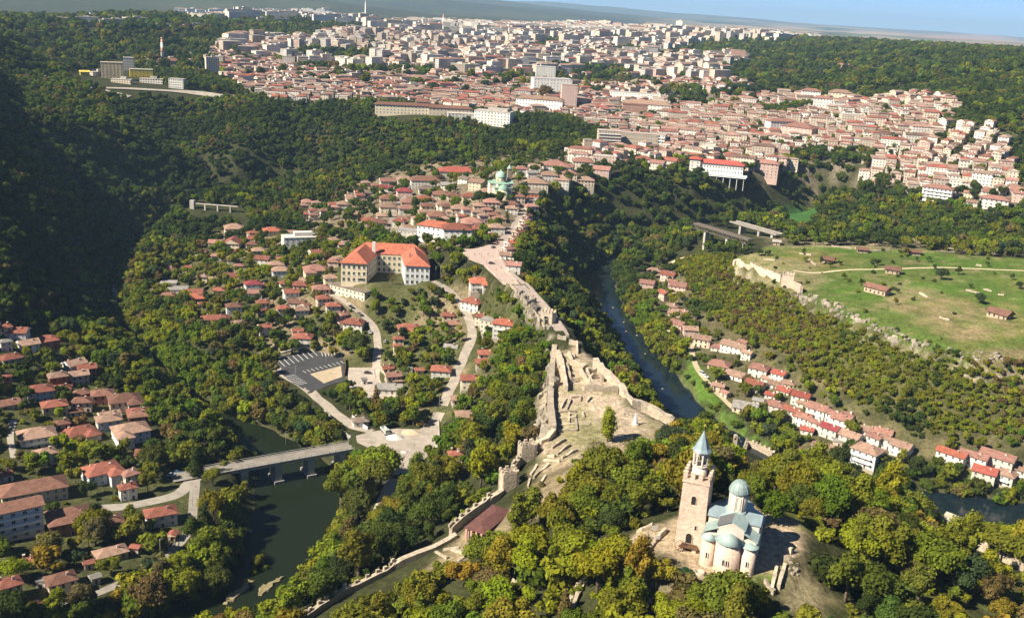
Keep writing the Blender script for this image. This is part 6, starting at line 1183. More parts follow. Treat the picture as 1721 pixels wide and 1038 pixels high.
for x, y, a in lots(WTOWN, 2700, 5600, 30, fill=.86, park=.27, seed=7):
    r = random.random(); lx, ly, h, pt = (random.uniform(24, 60), random.uniform(12, 16), random.uniform(18, 36), random.random() < .2) if r < .65 else (random.uniform(14, 24), random.uniform(11, 15), random.uniform(7, 14), True)
    put_building(massB if r < .65 else massH, x, y, a, lx, ly, h, pt, random.choice((0, 0, 0, 1, 1, 2, 4)), random.choice((0, 0, 1, 1, 2, 3)))
for s_, st, hh in (('290,22;420,20;560,24;640,40;640,50;560,48;460,44;380,38;300,30', 60, (16, 34)), ('60,38;110,30;170,40;240,44;330,52;330,58;230,52;130,46;66,44', 48, (8, 18)), ('1150,52;1250,54;1350,68;1340,76;1240,74;1160,66', 50, (14, 30))):
    P = hits(s_)
    for x, y, a in lots(P, 1500, 7500, st, fill=.8, park=-1, seed=8): put_building(massB, x, y, a, random.uniform(22, 60), 14, random.uniform(*hh), random.random() < .2, random.choice((0, 0, 1)), 1)
for M, nm, lab in ((massH, 'town_houses', 'dense far town of pink and tan pitched-roof houses'), (massB, 'town_blocks', 'far town blocks of flats and white slabs')):
    o = struct(M.mb.build(nm, mats_town, weld=False), 'stuff'); o['label'] = lab
print('TOWN', massH.n, massB.n, cnt)
# single blocks of flats one can pick out: base pixel, width m, height m
def slab(px, py, w, h, dp, wi, lab):
    p = hit(px, py); a = math.atan2(p[1], p[0]) - math.pi / 2 + random.uniform(-.4, .5); o = thing('apartment_block', lab, 'building', p, a, 'blocks of flats in the far town'); mb = MB(); mb.box(0, 0, -5, h, w, dp); mb.build('wall', twall[wi], o); mb = MB(); mb.box(0, 0, h, h + .6, w + .6, dp + .6); mb.box(w * .1, 0, h + .6, h + 3.4, w * .3, dp * .5); mb.build('roof', tflat, o)
SLABS = '376,92,32,42,3,tall pink-brown tower left of the housing estate;357,130,30,46,1,tall tan slab at the estate left edge;369,118,24,34,3,brown tower behind the tan slab;485,120,32,38,0,pale slab in the estate, first of four;509,120,28,38,1,pale slab in the estate, second of four;527,117,28,36,0,pale slab in the estate, third of four;548,116,30,40,1,pale slab in the estate, fourth of four;600,143,34,28,3,tan block at the near edge of the estate;520,150,30,24,2,pink block in front of the estate;560,160,36,22,1,cream block above the dark woods;620,140,40,20,0,white block above the dark woods;957,62,30,46,0,white tower on the skyline, first of five;967,63,26,46,0,white tower on the skyline, second of five;976,62,26,44,0,white tower on the skyline, third of five;986,62,30,46,0,white tower on the skyline, fourth of five;1036,62,24,40,0,white tower on the skyline, fifth of five;1140,58,30,60,0,lone white tower on the right skyline;1368,72,60,44,0,white slab at the right end of the plateau town;805,78,40,40,2,pink block in the middle of the far town;845,75,34,38,2,pink block right of the far park;720,60,46,50,0,pale tower block on the left skyline;490,35,90,44,0,long pale estate slab on the far left ridge;530,36,80,46,1,second pale estate slab on the far left ridge;410,38,120,40,1,cream estate slab at the far left ridge end;1225,108,40,22,0,white house row beside the brick tower;690,155,50,18,1,long cream block behind the barracks;760,148,44,26,0,white block behind the wooded park;800,135,40,30,4,grey block in the town centre;770,130,40,36,3,brown slab in the town centre;690,125,46,24,0,white slab left of the town centre'
SLABS += ';165,128,30,9,4,grey factory shed left of the silo block;205,140,40,8,1,cream factory shed below the silo block;255,140,46,9,0,white factory shed below the yellow hall;262,118,40,14,4,grey factory hall behind the yellow hall;300,104,50,12,0,long white factory hall by the chimney;320,112,36,14,2,pink factory building right of the chimney;240,112,30,18,0,white factory building left of the chimney;330,100,46,10,4,grey flat hall above the factory;310,95,50,12,0,white flat hall on the factory edge;395,88,50,16,0,white hall near the estate;430,84,60,14,1,cream long hall near the estate'
for r in SLABS.split(';'):
    f = r.split(',', 5); kq = .62 if float(f[1]) > 70 else .8; slab(float(f[0]), float(f[1]), float(f[2]) * kq, float(f[3]) * kq, 14 * kq, int(f[4]), f[5])
# ------------------------------------------------------------------ car park
asph = mat('car_park_asphalt', (.055, .055, .06), .85, .25, .15); paint_w = mat('road_paint', (.72, .71, .68), .8, .12, .8); beige = mat('beige_gravel', (.46, .37, .26), .95, .2, .3)
cp = sheet('car_park', PARK, asph, .14, 4, 'dark asphalt car park with white bay lines')
z5 = lambda x, y: hit(400 + x / 3.46, 500 + y / 3.46)
def bay(a, b, dz=.30):
    a, b = z5(*a), z5(*b); d = b - a; n_ = np.array((-d[1], d[0])) / np.hypot(d[0], d[1]) * .16; mb = MB()
    mb.face([(*(a[:2] - n_), a[2] + dz), (*(b[:2] - n_), b[2] + dz), (*(b[:2] + n_), b[2] + dz), (*(a[:2] + n_), a[2] + dz)]); mb.build('bay_line', paint_w, cp)
def bays(a, b, off, n_):
    for i in range(n_): t = i / (n_ - 1); p = (a[0] + (b[0] - a[0]) * t, a[1] + (b[1] - a[1]) * t); bay(p, (p[0] + off[0], p[1] + off[1]))
bays((236, 366), (424, 304), (38, 36), 8); bays((486, 322), (596, 322), (6, 20), 7); bays((376, 428), (596, 372), (22, 12), 10); bays((268, 466), (340, 512), (62, -16), 7)
mb = MB(); poly_mesh(mb, np.array([z5(*q) for q in ((418, 446), (600, 398), (606, 462), (500, 500))]), .28, 0, 5); mb.build('gravel_plot', beige, cp)
castle_wall('long pale retaining wall round the car park', '424,602;440,600;465,597;500,586;530,579', 1.2, .5, 0, name='retaining_wall', m_=stucco, rough=.05, below=2)
castle_wall('dark fence wall between car park and yard', '580,605;581,618;579,632', 2.0, .4, 0, name='fence_wall', m_=wood, rough=.05, below=1); castle_wall('white garden wall beside the junction', '592,702;606,714;618,722', 1.6, .4, 0, name='garden_wall', m_=stucco, rough=.05, below=1)
castle_wall('pale kerb wall where river road meets the bridge', '590,735;560,705;545,690', .8, .4, 0, name='kerb_wall', m_=concrete, rough=.03, below=1)
# gravel heaps
def heap(label, px, py, r, h, m_):
    p = hit(px, py); g = np.random.default_rng(int(px)); mb = MB(); n_ = 14; rings = [(1, 0), (.72, .35), (.4, .75), (.12, .98)]; V = [[(r * q * math.cos(6.283 * i / n_) * g.uniform(.85, 1.15) * 1.3, r * q * math.sin(6.283 * i / n_) * g.uniform(.85, 1.15), h * z * g.uniform(.85, 1.1) - (.4 if q == 1 else 0)) for i in range(n_)] for q, z in rings]
    for a, b_ in zip(V, V[1:]):
        for i in range(n_): mb.face([a[i], a[(i + 1) % n_], b_[(i + 1) % n_], b_[i]], 0, None, True)
    mb.face(V[-1]); o = tag(mb.build('gravel_heap', m_), label, 'heap'); o.location = p
heap('white gravel heap behind the parked truck', 664, 736, 4, 2.2, stucco); heap('long sandy heap beside the loader', 690, 727, 4.5, 1.6, beige); heap('low earth heap in the road junction', 680, 760, 2, .9, concrete)
# ------------------------------------------------------------------ vehicles
tyre = mat('tyre_rubber', (.02, .02, .02), .9, .2)
WHEEL = MB(); WHEEL.tube((0, -.12, 0), (0, .12, 0), .33, 10, 0); WHEEL.tube((0, -.13, 0), (0, .13, 0), .18, 8, 1); WHEEL = WHEEL.mesh('wheel', [tyre, mat('hub_metal', (.5, .5, .5), .4, .1, metal=.8)])
LAMPM = MB(); LAMPM.box(0, 0, -.07, .07, .06, .3); LAMPM = LAMPM.mesh('headlight', [mat('lamp_glass', (.8, .8, .75), .2, .05)])
def loft(mb, secs, mi=0):
    """secs: list of closed outlines of equal length, joined in order, ends capped"""
    n_ = len(secs[0])
    for a, b_ in zip(secs, secs[1:]):
        for i in range(n_): mb.face([a[i], a[(i + 1) % n_], b_[(i + 1) % n_], b_[i]], mi, None, False)
    mb.face(secs[0][::-1], mi); mb.face(secs[-1], mi)
def car(label, px, py, ang, col, van=False):
    p = hit(px, py); o = thing('car' if not van else 'van', label, 'car' if not van else 'van', (p[0], p[1], p[2] + .22), R(ang)); cm = mat('car_paint_%02d%02d%02d' % tuple(int(c * 99) for c in col), col, .3, .05, spec=.5)
    sec = lambda x, z0, z1, w: [(x, -w, z0), (x, w, z0), (x, w * .97, z1), (x, -w * .97, z1)]
    mb = MB(); loft(mb, [sec(-2.1, .4, .75, .75), sec(-2.0, .28, .95, .85), sec(-1.0, .22, 1.0, .88), sec(.7, .22, .98, .88), sec(1.8, .26, .82, .85), sec(2.1, .36, .62, .72)]); mb.build('body', cm, o)
    mb = MB(); hi = 1.95 if van else 1.45; loft(mb, [sec(-1.95 if van else -1.7, .95, 1.0, .8), sec(-1.8 if van else -1.1, .95, hi, .68), sec(.9 if van else .1, .95, hi, .68), sec(1.5 if van else .95, .9, 1.0, .78)]); mb.build('cabin', glass, o)
    mb = MB(); mb.box(-.5, 0, hi - .02, hi + .05, 1.3 if not van else 2.8, 1.34); mb.build('roof_panel', cm, o)
    for x in (-1.3, 1.3):
        for y in (-.8, .8): link('wheel', WHEEL, o, (x, y, .12))
    for y in (-.6, .6): link('headlight', LAMPM, o, (2.08, y, .6))
for px, py, a, c, lab in ((804, 551, 20, (.02, .02, .025), 'black car parked by the cream house on the hill road'), (590, 517, -48, (.03, .03, .035), 'dark car on the school street below the annex'), (604, 529, -48, (.16, .15, .15), 'dark grey car further down the school street'), (829, 417, 60, (.05, .05, .06), 'dark car at the top of the square'), (826, 444, 10, (.04, .04, .045), 'dark car parked among people on the square'), (642, 680, 30, (.04, .05, .08), 'dark blue car in the shaded yard'), (1186, 634, -50, (.75, .75, .73), 'white car on the riverside meadow track'), (835, 409, 70, (.3, .05, .04), 'red car at the street mouth'), (868, 383, 65, (.6, .6, .6), 'silver car in the old town street'), (622, 560, -70, (.5, .5, .5), 'silver car on the school street bend'), (300, 795, 10, (.1, .2, .32), 'blue car near the bridge head'), (288, 800, 5, (.6, .6, .58), 'white car near the bridge head'), (60, 1015, 20, (.35, .05, .05), 'red car beside the lane at lower left'), (618, 628, 0, (.03, .03, .03), 'black van-like car in the pale yard'), (648, 575, 80, (.4, .4, .42), 'grey car beside the middle street')): car(lab, px, py, a, c)
car('white van on the riverside meadow track', 1180, 629, -55, (.75, .75, .73), True)
# tipper truck and wheel loader at the junction
p = hit(647, 727); o = thing('tipper_truck', 'pale green-grey tipper truck at the road junction', 'truck', (p[0], p[1], p[2] + .2), R(-62)); tgrey = mat('truck_paint', (.5, .53, .5), .5, .15)
mb = MB(); mb.box(3.0, 0, .7, 2.9, 1.9, 2.3); mb.box(3.96, 0, 1.7, 2.6, .06, 2.0, 0, 1); mb.build('cab', [tgrey, glass], o); mb = MB(); mb.box(-.9, 0, .95, 1.15, 5.4, 2.4)
for s_ in (-1, 1): mb.box(-.9, s_ * 1.15, 1.15, 2.2, 5.4, .1)
mb.box(1.75, 0, 1.15, 2.5, .1, 2.2); mb.box(-3.55, 0, 1.15, 2.2, .1, 2.2); mb.build('tipper_body', tgrey, o); mb = MB(); mb.box(.2, 0, .5, .75, 7.4, .9); mb.build('chassis', iron, o)
for x in (3.0, -1.2, -2.5):
    for y in (-1.0, 1.0): link('wheel', WHEEL, o, (x, y, .45), 0, (1.5, 1.8, 1.5))
p = hit(709, 716); o = thing('wheel_loader', 'yellow wheel loader on the dusty road', 'loader', (p[0], p[1], p[2] + .2), R(10)); ye = mat('loader_yellow', (.6, .38, .03), .5, .2); mb = MB(); mb.box(-1.6, 0, .7, 1.9, 2.6, 1.6); mb.build('engine_body', ye, o); mb = MB(); mb.box(0, 0, .8, 3.0, 1.3, 1.4, 0, 0); mb.box(0, 0, 3.0, 3.15, 1.5, 1.6, 0, 1); mb.build('cab', [glass, ye], o); mb = MB()
for s_ in (-.5, .5): mb.bar((.5, s_, 1.5), (2.8, s_, .8), .2, .3)
mb.build('lift_arm', ye, o); mb = MB(); mb.prism([(2.7, -1.25), (3.6, -1.25), (3.6, 1.25), (2.7, 1.25)], [.1, .1, .1, .1], [1.2, .3, .3, 1.2]); mb.build('bucket', iron, o)
for x in (-1.7, .9):
    for y in (-.95, .95): link('wheel', WHEEL, o, (x, y, .6), 0, (2.1, 2.2, 2.1))
# red awning on the square
p = hit(821, 400); o = thing('awning', 'red awning of the cafe at the top of the square', 'awning', p, R(8)); mb = MB(); mb.prism([(-6, -2.5), (6, -2.5), (6, 2.5), (-6, 2.5)], [2.5, 2.5, 3.2, 3.2], [2.62, 2.62, 3.32, 3.32]); mb.build('canopy', mat('red_canvas', (.5, .03, .03), .8, .1), o)
for x in (-5.8, 0, 5.8): mb = MB(); mb.box(x, -2.3, -.5, 2.55, .12, .12); mb.build('post', iron, o)
# pergola at lower left
p = hit(266, 918); o = thing('pergola', 'bleached wooden pergola frame beside the lane', 'pergola', p, .25)
for x in (-4, 0, 4):
    for y in (-2.4, 2.4): mb = MB(); mb.box(x, y, -1.5, 2.6, .25, .25); mb.build('post', beige, o)
for k in range(7): mb = MB(); mb.box(-4.5 + k * 1.5, 0, 2.75, 2.95, .2, 6.2); mb.build('rafter', beige, o)
for y in (-2.4, 2.4): mb = MB(); mb.box(0, y, 2.58, 2.75, 10, .22); mb.build('beam', beige, o)
# terrace umbrellas by the river row
for k, (px, py) in enumerate(((1114, 552), (1120, 561), (1127, 566))):
    p = hit(px, py); o = thing('parasol', ('upper', 'middle', 'lower')[k] + ' of three cream parasols on the riverside terrace', 'parasol', p, 0, 'terrace parasols'); mb = MB(); mb.cyl(0, 0, 2.3, 3.2, 2.4, .05, 8, 0, smooth=False); mb.build('canopy', mat('cream_canvas', (.68, .6, .42), .9, .1), o); mb = MB(); mb.tube((0, 0, -.3), (0, 0, 2.5), .05); mb.build('pole', iron, o)
# ------------------------------------------------------------------ street lamps
def lamp(label, px, py, h=9.0, ang=0):
    p = hit(px, py); o = thing('street_lamp', label, 'street lamp', p, R(ang), 'street lamps'); mb = MB(); mb.tube((0, 0, -.5), (0, 0, h), .1, 6, 0, .06); mb.tube((0, 0, h), (1.5, 0, h + .3), .05, 5); mb.build('pole', concrete, o); mb = MB(); mb.box(1.6, 0, h + .2, h + .35, .8, .3); mb.build('lamp_head', iron, o)
for px, py, lab in ((740, 468, 'street lamp at the school right corner'), (732, 470, 'shorter street lamp beside the school corner'), (217, 852, 'street lamp on the bank road before the red-roofed cafe'), (270, 940, 'street lamp on the lane below the pergola'), (786, 606, 'street lamp on the hill road'), (608, 722, 'street lamp beside the white garden wall'), (690, 778, 'street lamp at the junction'), (497, 640, 'street lamp in the car park, left one'), (548, 612, 'street lamp in the car park, right one'), (324, 850, 'street lamp where lane leaves the bank road'), (480, 752, 'street lamp on the river bridge'), (738, 690, 'street lamp at the foot of the hill road')): lamp(lab, px, py)
# ------------------------------------------------------------------ people on the square and along the causeway
def person_mesh():
    J = dict(pel=(0, 0, .95), ch=(0, .02, 1.35), nk=(0, .02, 1.5), hd=(0, -.01, 1.68), ls=(.19, 0, 1.42), le=(.26, .03, 1.15), lh=(.27, -.06, .88), rs=(-.19, 0, 1.42), re=(-.25, .04, 1.15), rh=(-.26, -.06, .88), lk=(.1, -.02, .5), la=(.11, .03, .06), lt=(.11, -.13, .03), rk=(-.1, -.03, .5), ra=(-.11, .04, .06), rt=(-.11, -.12, .03))
    r = dict(pel=.15, ch=.16, nk=.06, hd=.115, ls=.07, le=.05, lh=.045, rs=.07, re=.05, rh=.045, lk=.075, la=.05, lt=.04, rk=.075, ra=.05, rt=.04); E = 'pel-ch ch-nk nk-hd ch-ls ls-le le-lh ch-rs rs-re re-rh pel-lk lk-la la-lt pel-rk rk-ra ra-rt'.split(); K = list(J)
    me = bpy.data.meshes.new('person'); me.from_pydata([J[k] for k in K], [tuple(K.index(q) for q in e.split('-')) for e in E], []); o = bpy.data.objects.new('person_source', me); COL.objects.link(o)
    sk = o.modifiers.new('s', 'SKIN')
    for i, k in enumerate(K): me.skin_vertices[0].data[i].radius = (r[k], r[k] * .85); me.skin_vertices[0].data[i].use_root = k == 'pel'
    o.modifiers.new('d', 'SUBSURF').levels = 1; dg = bpy.context.evaluated_depsgraph_get(); m2 = bpy.data.meshes.new_from_object(o.evaluated_get(dg)); bpy.data.objects.remove(o); return m2
PM = person_mesh(); skin_m, hair_m = mat('skin', (.5, .32, .24), .7, .1), mat('dark_hair', (.03, .022, .018), .8, .1)
SHIRT = dict(white=(.7, .7, .68), red=(.5, .05, .05), blue=(.06, .12, .35), black=(.03, .03, .03), green=(.08, .25, .1), yellow=(.65, .5, .08)); TRS = [('dark', (.03, .03, .045)), ('grey', (.2, .2, .2)), ('beige', (.42, .34, .24))]; PMESH = {}
def person(px, py, sh, tr, where, ang):
    k = (sh, tr)
    if k not in PMESH:
        m2 = PM.copy(); m2.materials.clear()
        for q in (skin_m, mat('shirt_' + sh, SHIRT[sh], .9, .1), mat('trousers_' + TRS[tr][0], TRS[tr][1], .9, .1), hair_m): m2.materials.append(q)
        for f in m2.polygons: c = f.center; f.material_index = 3 if c.z > 1.7 or (c.z > 1.6 and c.y > .03) else 0 if c.z > 1.5 or (abs(c.x) > .2 and c.z < 1.0) else 1 if c.z > .95 else 2; f.use_smooth = True
        PMESH[k] = m2
    p = hit(px, py); o = link('person', PMESH[k], None, (p[0], p[1], p[2] + .26), R(ang)); tag(o, f'person in {sh} top and {TRS[tr][0]} trousers {where}', 'person', 'people out walking')
PPL = '776,428 785,432 790,446 798,430 803,441 806,428 812,447 814,437 820,430 822,452 828,432 832,440 838,438 834,455 842,452 848,462 861,474 863,476 880,486 896,500 905,512 908,520 916,530 890,492 872,478 780,437 809,433 818,444'.split(); sk_ = list(SHIRT)
for k, q in enumerate(PPL):
    a, b_ = q.split(','); onsq = float(a) < 850; person(float(a), float(b_), sk_[k % 6], (k // 6) % 3, 'on the paved square' if onsq else 'on the causeway', k * 67 % 360)
for a, b_, sh, w in ((948, 635, 'white', 'in the fortress gate passage'), (943, 610, 'red', 'in the fortress gate passage'), (1050, 700, 'blue', 'in the fortress court'), (590, 748, 'black', 'on the road bridge'), (1118, 945, 'blue', 'on the church terrace')): person(a, b_, sh, 0, w, 40)
# river stones and islet
g = random.Random(4); rocks = []
def rock(label, px, py, r, group):
    p = hit(px, py); bm = bmesh.new(); bmesh.ops.create_icosphere(bm, subdivisions=2, radius=r)
    for v in bm.verts: v.co *= g.uniform(.8, 1.15); v.co.z *= .55
    me = bpy.data.meshes.new('boulder'); bm.to_mesh(me); bm.free(); me.materials.append(stone_pale); o = tag(link('boulder', me, None, (p[0], p[1], max(p[2], 0) + .05 * r), g.uniform(0, 6)), label, 'rock', group)
for k, (px, py, r) in enumerate(((1013, 482, 1.0), (1048, 545, 1.2), (1052, 560, .9), (1070, 567, 1.1), (1084, 598, 1.0), (1113, 657, 1.1), (420, 893, 1.6), (1030, 520, 1.0))): r *= .6; rock(['pale boulder in the upper river bend', 'pale boulder in the rapids, first', 'pale boulder in the rapids, second', 'pale boulder in the rapids, third', 'pale boulder in mid river', 'small white boulder in the lower blue river', 'pale boulder in the dark river below the bridge', 'pale boulder at the narrow of the blue river'][k], px, py, r, 'river boulders')
for lab, pxs in (('long reed-covered gravel bar in the dark river', '372,1012;385,1000;405,985;420,970;432,972;415,990;395,1005;380,1018'), ('small gravel bar right of the long one', '428,998;440,985;462,972;480,964;476,972;455,988;436,1002')):
    P = np.array([unz(float(r.split(',')[0]), float(r.split(',')[1]), .3) for r in pxs.split(';')]); P = resample(np.vstack([P, P[:1]]), 1.2)[:-1]; P[:, :2] += np.random.default_rng(3).normal(0, .55, (len(P), 2)); mb = MB(); n_ = len(P); c = P.mean(0)
    for i in range(n_): mb.face([(*P[i, :2], -.6), (*P[(i + 1) % n_, :2], -.6), (*(P[(i + 1) % n_, :2] * .8 + c[:2] * .2), .5), (*(P[i, :2] * .8 + c[:2] * .2), .5)])
    mb.face([(*(P[i, :2] * .8 + c[:2] * .2), .5) for i in range(n_)]); o = struct(mb.build('gravel_bar', mat('reedy_gravel', (.24, .2, .11), .95, .4, .6))); o['label'] = lab
# ---- single trees one can point at: pixel of the foot, height in metres, form, palette index
SOLO = """1021,742,15,column,3;1060,770,9,bare,4;1085,775,8,bare,4;1140,790,13,round,0;1130,760,11,round,5;1000,770,8,bare,4;1105,745,5,round,2;1150,965,4,juniper,1
1395,450,5,round,1;1380,444,5,round,5;1475,446,7,round,0;1418,470,5,round,1;1447,480,6,round,0;1582,470,8,round,5;1610,462,7,round,0;1645,510,7,round,5;1570,452,4,round,0;1508,492,4,round,5;1505,512,4,round,2;1630,484,4,round,5;1352,440,5,round,2;1700,470,5,round,5;1712,485,5,round,0;1560,440,5,round,1;1522,430,6,round,2;1290,430,6,round,5;1275,430,7,round,0;1350,428,4,round,1;1412,446,5,round,0;1660,448,4,round,1;1540,440,4,round,5
600,598,13,round,1;585,570,9,round,3;632,530,9,round,3;560,600,8,round,7;577,668,10,round,3;780,412,12,cone,5;797,412,14,cone,0;690,412,8,round,3;655,365,9,cone,0;590,475,6,cone,0;606,476,5,round,0;660,478,7,bare,4
345,900,16,cone,0;358,815,9,round,2;330,800,14,cone,0;600,840,20,round,2;625,830,18,round,2;575,850,16,round,2;640,815,17,round,3;1460,880,14,round,6;1390,880,15,round,6;1345,860,13,round,1;1030,960,12,round,3;1070,1000,13,round,7;1100,990,11,round,7;1200,1045,13,round,2;1160,1040,10,round,2;1250,1040,11,round,2;1420,1010,14,round,2;1470,960,14,round,2;1520,960,15,round,2;1560,985,16,round,2;1600,960,13,round,2;1540,1020,14,round,2;1680,1045,9,round,7;1660,960,9,round,2;1300,880,10,round,6
425,968,5,round,2;436,955,6,round,2;446,962,4,round,6;410,985,3,round,2"""
TREE_THINGS = []
def add_tree(x, y, z, s, form, pal, seed, noun=None):
    g = random.Random(seed); o = thing('tree', '', 'tree', (x, y, z), g.uniform(0, 6.28)); o.scale = (s * g.uniform(.8, 1.2), s * g.uniform(.8, 1.2), s * g.uniform(.85, 1.2))
    if form == 'cone': cm, tm = CROWN_CONE, TRUNK_TALL
    elif form == 'column': cm, tm = CROWN_COL, TRUNK_TALL
    elif form == 'bare': cm, tm = CROWN_BARE, TRUNK_BARE
    else: cm, tm = CROWN_HI[seed % 9], TRUNK[seed % 3]
    link('trunk', tm, o); c = link('crown', cm, o); col = PAL[pal] * np.array([g.uniform(.85, 1.18), g.uniform(.9, 1.12), g.uniform(.8, 1.2)]); c.color = (*col, 1)
    OBSTT.append((x, y, s * 3.2))
    TREE_THINGS.append((o, form, pal, s)); return o
OBSTT = []
for k, row in enumerate(SOLO.replace('\n', ';').split(';')):
    a = row.split(','); p = hit(float(a[0]), float(a[1])); hgt = float(a[2])
    if a[3] == 'juniper':
        o = thing('juniper_bush', 'low round blue-green juniper bush beside the church terrace', 'bush', (p[0], p[1], p[2] - 1.2)); c = link('crown', CROWN_HI[2], o); c.scale = (0.6, 0.6, 0.33); c.color = (0.03, 0.085, 0.04, 1); link('trunk', TRUNK[0], o, scale=(0.5, 0.5, 0.4)); continue
    add_tree(p[0], p[1], p[2] - 0.2, hgt / {'cone': 12.4, 'column': 11.8, 'bare': 8.0}.get(a[3], 9.8), a[3], int(a[4]), 1000 + k)
OBST += OBSTT
# ---- woods
scatter(grid_pts(150, 420, 7.4, 0.62), 0.6, 1.6, dens, 0.6, 0.2); scatter(grid_pts(420, 780, 6.6, 0.60), 0.66, 1.15, dens, 0.8, 0.2); scatter(grid_pts(780, 1500, 8.4, 0.58), 0.85, 1.3, dens, 1.0, 0.1); scatter(grid_pts(1500, 3700, 21, 0.56), 1.5, 2.4, dens, 2.0, 0.3, 0.01)
g2 = grid_pts(380, 860, 3.1, 0.6); scatter(g2[in_poly(g2[:, 0], g2[:, 1], Z_SCRUB)], 0.55, 1.05, dens, 0.3, 0.9)
gb = grid_pts(240, 1050, 4.6, 0.6); db = np.minimum(*[(lambda t: t[0] - t[1])(dist_poly(gb[:, 0], gb[:, 1], W, True)) for W in (WL, WR)]); gb = gb[(db > -1.5) & (db < 13)]; OPENK, OPEN[:] = list(OPEN), [PARK, JUNC, YARD]; scatter(gb, 0.6, 1.25, lambda P: np.full(len(P), .85), 0.2, 0.35, 0); OPEN[:] = OPENK
g3 = grid_pts(200, 620, 5.0, 0.6); g3 = g3[(SIGN(g3[:, 0], g3[:, 1], trap) > 8)]; scatter(g3, 0.28, 0.5, lambda P: dens(P) * 0.6, 0.0, 0.95, 0)
gr = grid_pts(430, 640, 3.4, 0.3); dr_ = dist_poly(gr[:, 0], gr[:, 1], ridge_line); gr = gr[(dr_ > 9.5) & (dr_ < 30)]; scatter(gr, 0.26, 0.62, lambda P: np.full(len(P), .75), 0.0, 0.8, 0)
gm_ = grid_pts(380, 700, 5.0, 0.5); gm_ = gm_[in_poly(gm_[:, 0], gm_[:, 1], OPEN[8])]; gm_ = gm_[rng.random(len(gm_)) < .2]
for x, y in gm_: FOREST.append((x, y, float(hz(x, y)) - .2, rng.uniform(.25, .7), int(rng.choice((0, 3, 7, 8, 9))), int(rng.choice((1, 2, 6))), 'mid'))
gp = grid_pts(420, 900, 7.5, 0.6); gp = gp[in_poly(gp[:, 0], gp[:, 1], trap)]; gp = gp[(rng.random(len(gp)) < .11) & (vnoise(gp[:, 0], gp[:, 1], 40, 96) > .42)]
for x, y in gp: FOREST.append((x, y, float(hz(x, y)) - .2, rng.uniform(.18, .5), 7 + int(rng.integers(3)), int(rng.choice((0, 1, 2, 5))), 'mid'))
FO = np.array([f[:6] for f in FOREST], float)
px_, py_, dw = project(FO[:, :3] + np.array((0, 0, 5.0)) * FO[:, 3:4])
app = FO[:, 3] / np.maximum(dw, 1); inv = (px_ > -5) & (px_ < 1726) & (py_ > -5) & (py_ < 1060) & (FO[:, 4] < 6)
# hidden behind the ground?
cand = np.nonzero(inv & (dw < 520))[0]; seen = []
for i in cand:
    h_ = hit(px_[i], py_[i] - 2); 
    if np.linalg.norm(h_ - CPOS) > np.linalg.norm(FO[i, :3] - CPOS) - 6: seen.append(i)
seen = np.array(seen); seen = seen[np.argsort(-app[seen])][:300 - len(TREE_THINGS)]
single = set(seen.tolist())
for i in seen: add_tree(FO[i, 0], FO[i, 1], FO[i, 2], FO[i, 3], 'round', int(FO[i, 5]), 2000 + int(i))
rest = np.array([i for i in range(len(FO)) if i not in single])
def forest(name, label, sel):
    q = FO[sel]; me = bpy.data.meshes.new(name); me.vertices.add(len(q)); me.vertices.foreach_set('co', q[:, :3].ravel().astype(np.float32))
    def at(nm, ty, arr, fld='value'): a = me.attributes.new(nm, ty, 'POINT'); a.data.foreach_set(fld, arr)
    at('size', 'FLOAT', q[:, 3].astype(np.float32)); at('turn', 'FLOAT', rng.uniform(0, 6.28, len(q)).astype(np.float32)); at('variant', 'INT', q[:, 4].astype(np.int32))
    t = PAL[q[:, 5].astype(int)] * rng.uniform(0.82, 1.2, (len(q), 1)) * rng.uniform(0.9, 1.1, (len(q), 3)); at('tint', 'FLOAT_COLOR', np.column_stack([t, np.ones(len(q))]).ravel().astype(np.float32), 'color')
    o = struct(link(name, me), 'stuff'); o['label'] = label; o['category'] = 'woodland'
    md = o.modifiers.new('trees', 'NODES'); md.node_group = FTREE; return o
protos = []
for m_ in LO: protos.append(bpy.data.objects.new('woodland_tree_source', m_))
ng = bpy.data.node_groups.new('trees', 'GeometryNodeTree'); FTREE = ng
ng.interface.new_socket('Geometry', in_out='INPUT', socket_type='NodeSocketGeometry'); ng.interface.new_socket('Geometry', in_out='OUTPUT', socket_type='NodeSocketGeometry')
N, K = ng.nodes, ng.links; gi, go = N.new('NodeGroupInput'), N.new('NodeGroupOutput'); ip = N.new('GeometryNodeInstanceOnPoints'); jn = N.new('GeometryNodeJoinGeometry')
for p in reversed(protos):
    oi = N.new('GeometryNodeObjectInfo'); oi.inputs['Object'].default_value = p; oi.inputs['As Instance'].default_value = False
    gt = N.new('GeometryNodeGeometryToInstance'); K.new(oi.outputs['Geometry'], gt.inputs[0]); K.new(gt.outputs[0], jn.inputs[0])
K.new(gi.outputs[0], ip.inputs['Points']); K.new(jn.outputs[0], ip.inputs['Instance']); ip.inputs['Pick Instance'].default_value = True
def named(nm, ty):
    a = N.new('GeometryNodeInputNamedAttribute'); a.data_type = ty; a.inputs['Name'].default_value = nm; return next(s for s in a.outputs if s.enabled and s.name == 'Attribute')
K.new(named('variant', 'INT'), ip.inputs['Instance Index']); cx = N.new('ShaderNodeCombineXYZ'); K.new(named('turn', 'FLOAT'), cx.inputs[2]); K.new(cx.outputs[0], ip.inputs['Rotation']); K.new(named('size', 'FLOAT'), ip.inputs['Scale']); K.new(ip.outputs[0], go.inputs[0])
fz = FO[rest, 1]; kk = np.array([FOREST[i][6] for i in rest])
forest('scrub_woodland', 'olive and bronze scrub covering the slope below the plateau', rest[kk == 'scrub'])
forest('shaded_woodland', 'dark woods on the shaded slope across the river', rest[kk == 'dark'])
